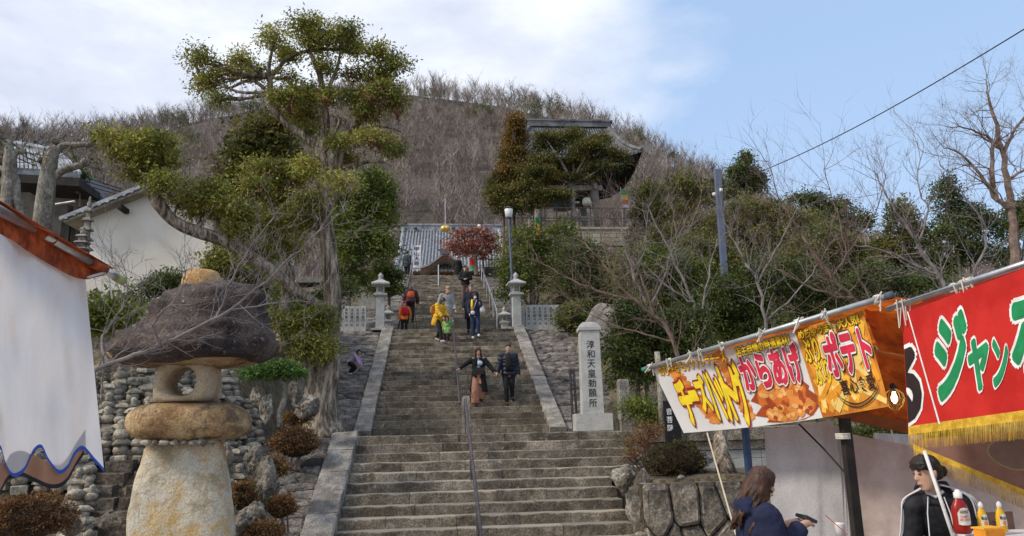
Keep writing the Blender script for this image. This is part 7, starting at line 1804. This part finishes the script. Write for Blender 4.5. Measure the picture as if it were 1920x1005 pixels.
tod = person(p, rad(-5), 'toddler in a green and yellow patterned coat standing on the steps', J=dict(hip=(0, 0, .80), chest=(0, 0, 1.12), neck=(0, .01, 1.33), head=(0, -.02, 1.52), elR=(.28, .0, 1.2), wrR=(.36, -.06, 1.30), shL=(-.2, 0, 1.27), shR=(.2, 0, 1.27), elL=(-.3, 0, 1.12), wrL=(-.38, -.05, 1.05), knL=(-.11, -.01, .42), knR=(.11, -.01, .42)), s=.54, hs=1.5, ws=1.25, top=M('green_patterned', (.04, .30, .10), (.10, .36, .16), (.65, .50, .05), scale=11, detail=1, bump=.1, obj=0), topk=dict(grow=.04, hem=-.2, flare=.05, arm=.04), legs=P('dark_plum', (.05, .02, .03)), shoes=P('pinkish_shoe', (.5, .35, .33)), hair='bob', voxel=.012)
# man in grey coat
p = on(838, 640, 25.75, S2)
gm = person(p, rad(10), 'bald man in a light grey coat and beige trousers looking down at the toddler', J=dict(head=(.03, -.05, 1.57), elR=(.24, -.01, 1.1), wrR=(.27, -.12, .88), elL=(-.26, .02, 1.12), wrL=(-.2, -.1, .9)), s=1.02, top=P('grey_coat', (.30, .29, .28), rough=.9), topk=dict(grow=.03, hem=-.26, flare=.03, arm=.028, puff=.005), legs=P('beige_trousers', (.45, .38, .28)), shoes=SHB, hair='cap', hairm=P('bald_crown', (.33, .2, .14), rough=.5), turn=rad(25), tilt=rad(14))
bpy.data.objects[gm.children[-1].name]
m = MB(); m.tube([(-.06, -.03, 1.47), (0, -.09, 1.43), (.06, -.03, 1.47), (0, .08, 1.48), (-.06, -.03, 1.47)], .035, 8); m.build('scarf', P('red_dark_scarf', (.10, .02, .03)), gm, True)
# dark coat man and masked woman
p = on(884, 640, 26.1, S2)
dm = person(p, rad(-4), 'older man in a long dark navy coat coming down behind the masked woman', J=dict(elL=(-.25, .02, 1.1), wrL=(-.26, -.05, .86)), s=1.0, top=P('dark_navy_coat', (.02, .022, .035), rough=.9), topk=dict(grow=.035, hem=-.45, flare=.05, arm=.03), legs=BLKC, shoes=SHB, hair='short', hairm=HAIRG, tilt=rad(10))
p = on(891, 641, 25.3, S2)
mw = person(p, rad(6), 'woman in navy with a white face mask, yellow scarf and white bags', J=dict(elL=(-.24, .0, 1.12), wrL=(-.22, -.12, .92), elR=(.24, -.05, 1.12), wrR=(.16, -.20, 1.26), knR=(.10, -.12, .55), anR=(.12, -.06, .16), knL=(-.09, -.01, .5), anL=(-.09, .0, .08)), s=.92, top=P('navy_top', (.02, .025, .06), rough=.9), topk=dict(grow=.028, hem=-.08, flare=.015, arm=.028), legs=P('blue_jeans', (.025, .04, .09), rough=.9), shoes=SHW, hair='bob', tilt=rad(6))
m = MB(); oval(m, [(0, -.118, 1.375, .03, .02), (0, -.125, 1.40, .045, .025), (0, -.12, 1.43, .04, .02)], 10); m.build('face_mask', P('mask_white', (.75, .75, .75)), mw, True)
m = MB(); m.tube([(-.10, -.06, 1.33), (-.12, -.16, 1.15), (-.12, -.16, .95)], [.035, .045, .04], 8); m.build('scarf', P('yellow_scarf', (.75, .48, .02)), mw, True)
m = MB(); m.tube([(.05, -.09, 1.33), (-.03, -.16, 1.1), (-.10, -.17, .93)], .01, 5); oval(m, [(-.10, -.20, .80, .05, .02), (-.10, -.20, .86, .075, .035), (-.10, -.18, .93, .06, .03)], 10); m.build('shoulder_bag', P('pale_bag', (.6, .58, .62)), mw, True)
m = MB(); oval(m, [(.24, -.14, .88, .06, .03), (.25, -.14, .96, .10, .05), (.24, -.14, 1.06, .07, .04), (.22, -.14, 1.12, .03, .02)], 10); m.build('white_bag', P('white_bag_cloth', (.62, .58, .60)), mw, True)
# upper stairs people
p = on(873, 592, 32.6, S3)
person(p, 0, 'man in a black jacket and brown trousers with clasped hands high on the stairs', J=dict(elL=(-.25, -.03, 1.13), wrL=(-.07, -.20, 1.08), elR=(.25, -.03, 1.13), wrR=(.07, -.20, 1.08)), s=1.0, top=BLKC, topk=dict(grow=.03, hem=-.1, arm=.03), legs=P('brown_trousers', (.16, .10, .08)), shoes=SHB, hair='cap', hairm=BLKC, skinm=None)
p = on(858, 520, 42.2); p.z = 9.9
person(p, rad(180), 'white haired person in a black coat seen from behind at the stair top', s=.98, top=BLKC, topk=dict(grow=.04, hem=-.4, flare=.05), legs=BLKC, shoes=SHB, hair='cap', hairm=P('white_hair', (.65, .63, .6)), face=False)
p = on(763, 520, 41.0); p.z = 9.9
person(p, rad(150), 'dark dressed person at the top left of the stairs beside the shrub', s=.98, top=P('dark_teal', (.025, .035, .045)), legs=BLKC, shoes=SHB, hair='short', face=False)
# two climbers seen from behind
p = on(758, 622, 27.75); p.z = 5.17
ch = person(p, rad(190), 'child with a red helmet and red backpack climbing the upper stairs', s=.72, hs=1.2, top=P('orange_jacket', (.75, .18, .02)), topk=dict(grow=.03, arm=.03), legs=BLKC, shoes=SHB, hair='cap', hairm=P('red_helmet', (.55, .03, .03), rough=.3), face=False, J=dict(elL=(-.3, -.02, 1.15), wrL=(-.34, -.1, .95)))
m = MB(); oval(m, [(0, .13, .70, .10, .06), (0, .17, .76, .13, .09), (0, .17, .92, .13, .09), (0, .14, 1.02, .09, .06)], 12); m.build('backpack', P('red_backpack', (.50, .02, .03)), ch, True)
p = on(769, 612, 29.4, S3)
ad = person(p, rad(176), 'adult in a dark maroon hooded jacket bending forward on the upper stairs', s=.98, J=dict(chest=(0, -.14, 1.2), neck=(0, -.24, 1.34), head=(0, -.30, 1.45), shL=(-.17, -.2, 1.3), shR=(.17, -.2, 1.3), elL=(-.26, -.25, 1.05), wrL=(-.25, -.35, .85), elR=(.26, -.25, 1.05), wrR=(.25, -.35, .85)), top=P('maroon_jacket', (.07, .02, .03)), topk=dict(grow=.035, arm=.03, hood=True, puff=.008), legs=BLKC, shoes=SHB, hair='short', hairm=HAIRG, face=False)
m = MB(); oval(m, [(-.02, .02, 1.0, .13, .09), (-.02, -.0, 1.12, .15, .12), (-.02, -.06, 1.28, .12, .1)], 12); m.build('orange_bag', P('orange_bag_cloth', (.7, .13, .03)), ad, True)
b = on(778, 618, 28.3); b.z = 5.2; m = MB(); m.tube([b, b + V(-.12, 0, .85)], .012, 5); m.tube([b + V(.12, 0, 0), b + V(.0, 0, .8)], .012, 5); m.tube([b + V(-.12, 0, .85), b + V(0, 0, .8)], .012, 5); tag(m.build('folded_stroller_frame', BLK), 'dark thin folded frame carried beside the red backpack child', 'frame')
# child climbing the stone slope
dI, nI, LI = incline(18.2, 1.5, 26.9, 5.16)
p = on(661, 684, 22.3); p.z = 1.5 + (22.3 - 18.2) * (5.16 - 1.5) / 8.7 + .06
person(p, rad(72), 'small child in a lilac top and black trousers crawling up the stone slope', s=.60, hs=1.35, J=dict(hip=(0, .14, .62), chest=(0, -.10, .84), neck=(0, -.22, .98), head=(0, -.32, 1.10), shL=(-.15, -.18, .94), shR=(.15, -.18, .94), elL=(-.19, -.34, .72), wrL=(-.16, -.44, .48), elR=(.19, -.30, .70), wrR=(.18, -.40, .44), hiL=(-.09, .14, .60), hiR=(.09, .14, .60), knL=(-.12, -.16, .42), anL=(-.12, .12, .12), knR=(.12, -.08, .36), anR=(.12, .24, .08)), top=P('lilac_top', (.50, .36, .52)), topk=dict(grow=.03, arm=.03, hem=-.05), legs=BLKC, legk=dict(grow=.03), shoes=P('white_shoe_k', (.6, .58, .58)), hair='bob', turn=rad(-50), tilt=rad(8), voxel=.011, curl=.1)
# customer with phone
p = PD(1418, 906, 4.8); G0 = -.2
cu_p = Vector((p.x - .01, p.y, G0))
H_ = (p.z - G0); sH = H_ / 1.585
cw = person(cu_p, rad(92), 'woman with long wavy brown hair in a navy hoodie holding a dark phone wallet', hs=.92, ws=.92, J=dict(neck=(0, -.01, 1.42), head=(0, -.045, 1.575), elL=(-.23, -.02, 1.12), wrL=(-.09, -.27, 1.30), elR=(.24, -.02, 1.12), wrR=(.09, -.27, 1.295)), s=sH, top=P('navy_hoodie', (.016, .02, .05), rough=.95), topk=dict(grow=.03, arm=.03, hood=True, wr=.010, hem=-.16, cuff=.94), legs=BLKC, shoes=SHB, hair=None, tilt=rad(16), voxel=.0095, curl=.9, handdir=dict(L=(.35, -.9, .15), R=(-.35, -.9, .15)), pn=dict(L=(-.3, 0, 1), R=(.3, 0, 1)))
HM = Matrix.Translation(Vector((0, -.045, 1.575)) * sH) @ Matrix.Rotation(rad(16), 4, 'X') @ Matrix.Scale(sH * .92, 4)
m = MB(); oval(m, [(0, .04, -.10, .088, .066), (0, .036, -.03, .088, .08), (0, .024, .03, .092, .094), (0, .002, .07, .088, .106), (0, .002, .108, .068, .09), (0, .006, .135, .03, .05)], 18, HM)
rh = random.Random(2)
def curlstrand(x, y, L, r, fwd):
    ph = rh.uniform(0, 6); pts = []; rr = []
    for i in range(13):
        t = i / 12; z = .06 - t * L; pts.append(HM @ Vector((x * (1 + .35 * t) + .012 * math.sin(t * 9 + ph) * t * 1.6, y + fwd * t + .03 * min(1, t * 2) + .012 * math.cos(t * 9 + ph) * t * 1.6, z))); rr.append(r * (1 - .45 * t))
    m.tube(pts, rr, 6)
for k in range(46):
    a = rad(-62 + 304 * k / 45); x, y = math.sin(a - math.pi) * .080, -math.cos(a - math.pi) * .085 + .0
    x, y = .084 * math.cos(a), .012 + .086 * math.sin(a)
    if y < -.035: continue
    curlstrand(x, y, rh.uniform(.28, .46), rh.uniform(.013, .022), rh.uniform(-.01, .03))
for sx_ in (-1, 1):
    for k in range(5): curlstrand(sx_ * (.072 - .006 * k), -.03 - .012 * k, rh.uniform(.18, .42) if k < 3 else .10, .012, -.01)
remesh(m, 'hair', .006, HAIRBR, cw, 0, wr=.004)
m = MB(); m.tube([V(-.02, -.02, 0)] * 1 + [V(0, 0, 0)], .01, 4) if False else None
ph = MB(); R_ = Matrix.Rotation(rad(28), 3, 'X'); ph.box((0, -.36, 1.335), (.155, .022, .085), 0, Matrix.Rotation(rad(-62), 3, 'X')); ph.v = [tuple(Vector(q) * sH) for q in ph.v]; phn = ph.build('phone_wallet', P('phone_dark', (.03, .03, .04), rough=.35)); phn.location = cu_p; phn.rotation_euler = (0, 0, rad(92)); tag(phn, 'dark phone wallet held open in the customer’s hands', 'phone')
# vendor leaning over the counter
p = PD(1731, 888, 5.0); vb_ = Vector((p.x + .16, p.y + .12, G0)); vz = p.z - G0
sV = 1.0; hz = vz / sV
TRK = P('black_tracksuit', (.014, .014, .018), rough=.7)
vj = dict(hip=(.10, .18, .92), chest=(.03, .05, hz - .35), neck=(-.02, -.03, hz - .155), head=(-.05, -.12, hz), shL=(-.145, -.02, hz - .215), shR=(.145, .04, hz - .205), elL=(-.20, -.02, hz - .46), wrL=(-.17, -.22, hz - .62), elR=(.21, .06, hz - .46), wrR=(.22, -.14, hz - .66))
vd = person(vb_, rad(-30), 'young vendor in a black track jacket with white sleeve stripes leaning over the counter', J=vj, s=sV, ws=.86, hs=.90, top=TRK, topk=dict(grow=.022, arm=.022, wr=.008, hood=True, hem=-.1), legs=BLKC, shoes=SHB, hair=None, turn=rad(-58), tilt=rad(14), voxel=.0095, curl=.6)
HM = Matrix.Translation(Vector(vj['head'])) @ Matrix.Rotation(rad(-58), 4, 'Z') @ Matrix.Rotation(rad(14), 4, 'X') @ Matrix.Scale(.90, 4)
m = MB(); oval(m, [(0, .045, -.06, .060, .058), (0, .036, -.01, .079, .078), (0, .024, .03, .084, .093), (0, .006, .068, .083, .104), (0, .003, .105, .066, .088), (0, .006, .132, .03, .045)], 18, HM)
oval(m, [(.0, .12, -.06, .02, .02), (.0, .13, -.03, .035, .03), (0, .125, .01, .035, .03), (0, .10, .03, .02, .02)], 10, HM)
for k in range(16):
    a = -1 + 2 * k / 15; m.tube([HM @ V(.07 * a * .6, -.02, .125), HM @ V(.076 * a, -.085 + .03 * a * a, .09), HM @ V(.082 * a, -.088 + .045 * a * a, .045 + rh.uniform(-.01, .008))], [.012, .010, .003], 5)
for k in range(60):
    a = rh.uniform(-2.6, .4) if k % 2 else rh.uniform(2.7, 5.9); r_ = rh.uniform(.9, 1.0); p0 = HM @ V(.03 * math.cos(a), .01 + .03 * math.sin(a), .137); p1 = HM @ V(.080 * math.cos(a) * r_, .015 + .095 * math.sin(a), .085); p2 = HM @ V(.09 * math.cos(a), .03 + .10 * math.sin(a), .02 + rh.uniform(-.03, .03))
    if math.sin(a) < -.3: p2 = HM @ V(.085 * math.cos(a), -.085, .05 + rh.uniform(-.01, .02))
    m.tube([p0, p1, p2], [.008, .008, .003], 4)
remesh(m, 'hair', .0055, HAIRB, vd, 0, wr=.003)
WS = P('stripe_white', (.62, .6, .6))
for sd_, sg in (('R', 1), ('L', -1)):
    a, b, c = Vector(vj['sh' + sd_]), Vector(vj['el' + sd_]), Vector(vj['wr' + sd_])
    nk = Vector(vj['neck'])
    for q in (-1, 0, 1):
        off = V(0, 0, 0); lat = V(sg * .70, -.55, .1).normalized(); side = V(.55, .70, 0) * .026 * q
        pts = [nk.lerp(a, .25) + V(0, -.02, .085) + V(0, .026 * q, 0), nk.lerp(a, .7) + V(0, -.03, .085) + V(0, .026 * q, 0), a + lat * .072 + V(0, 0, .03) + side * .8, a.lerp(b, .35) + lat * .077 + side, a.lerp(b, .7) + lat * .072 + side, b + lat * .068 + side, b.lerp(c, .45) + lat * .063 + side * .8, b.lerp(c, .9) + lat * .055 + side * .7]
        pp, rr = smoothpath(pts, [.0062] * 8, 5); m = MB(); m.tube(pp, rr, 6); m.build('sleeve_stripe', WS, vd, True)
nk = Vector(vj['neck']); chs = Vector(vj['chest'])
m = MB(); m.tube([nk + V(-.05, -.06, .035), nk + V(0, -.088, .0), nk + V(.05, -.06, .035)], .012, 8); m.build('tee_collar', WS, vd, True)
for sx_, L in ((-.045, .26), (.05, .22)):
    m = MB(); m.tube([nk + V(sx_, -.085, .0), nk + V(sx_ * 1.4, -.135, -.10), nk + V(sx_ * 1.6, -.165, -L), nk + V(sx_ * 1.6 + .01, -.17, -L - .03)], [.004, .004, .004, .008], 6); m.build('hood_string', WS, vd, True)
print('script seconds', round(time.time() - T0, 1))
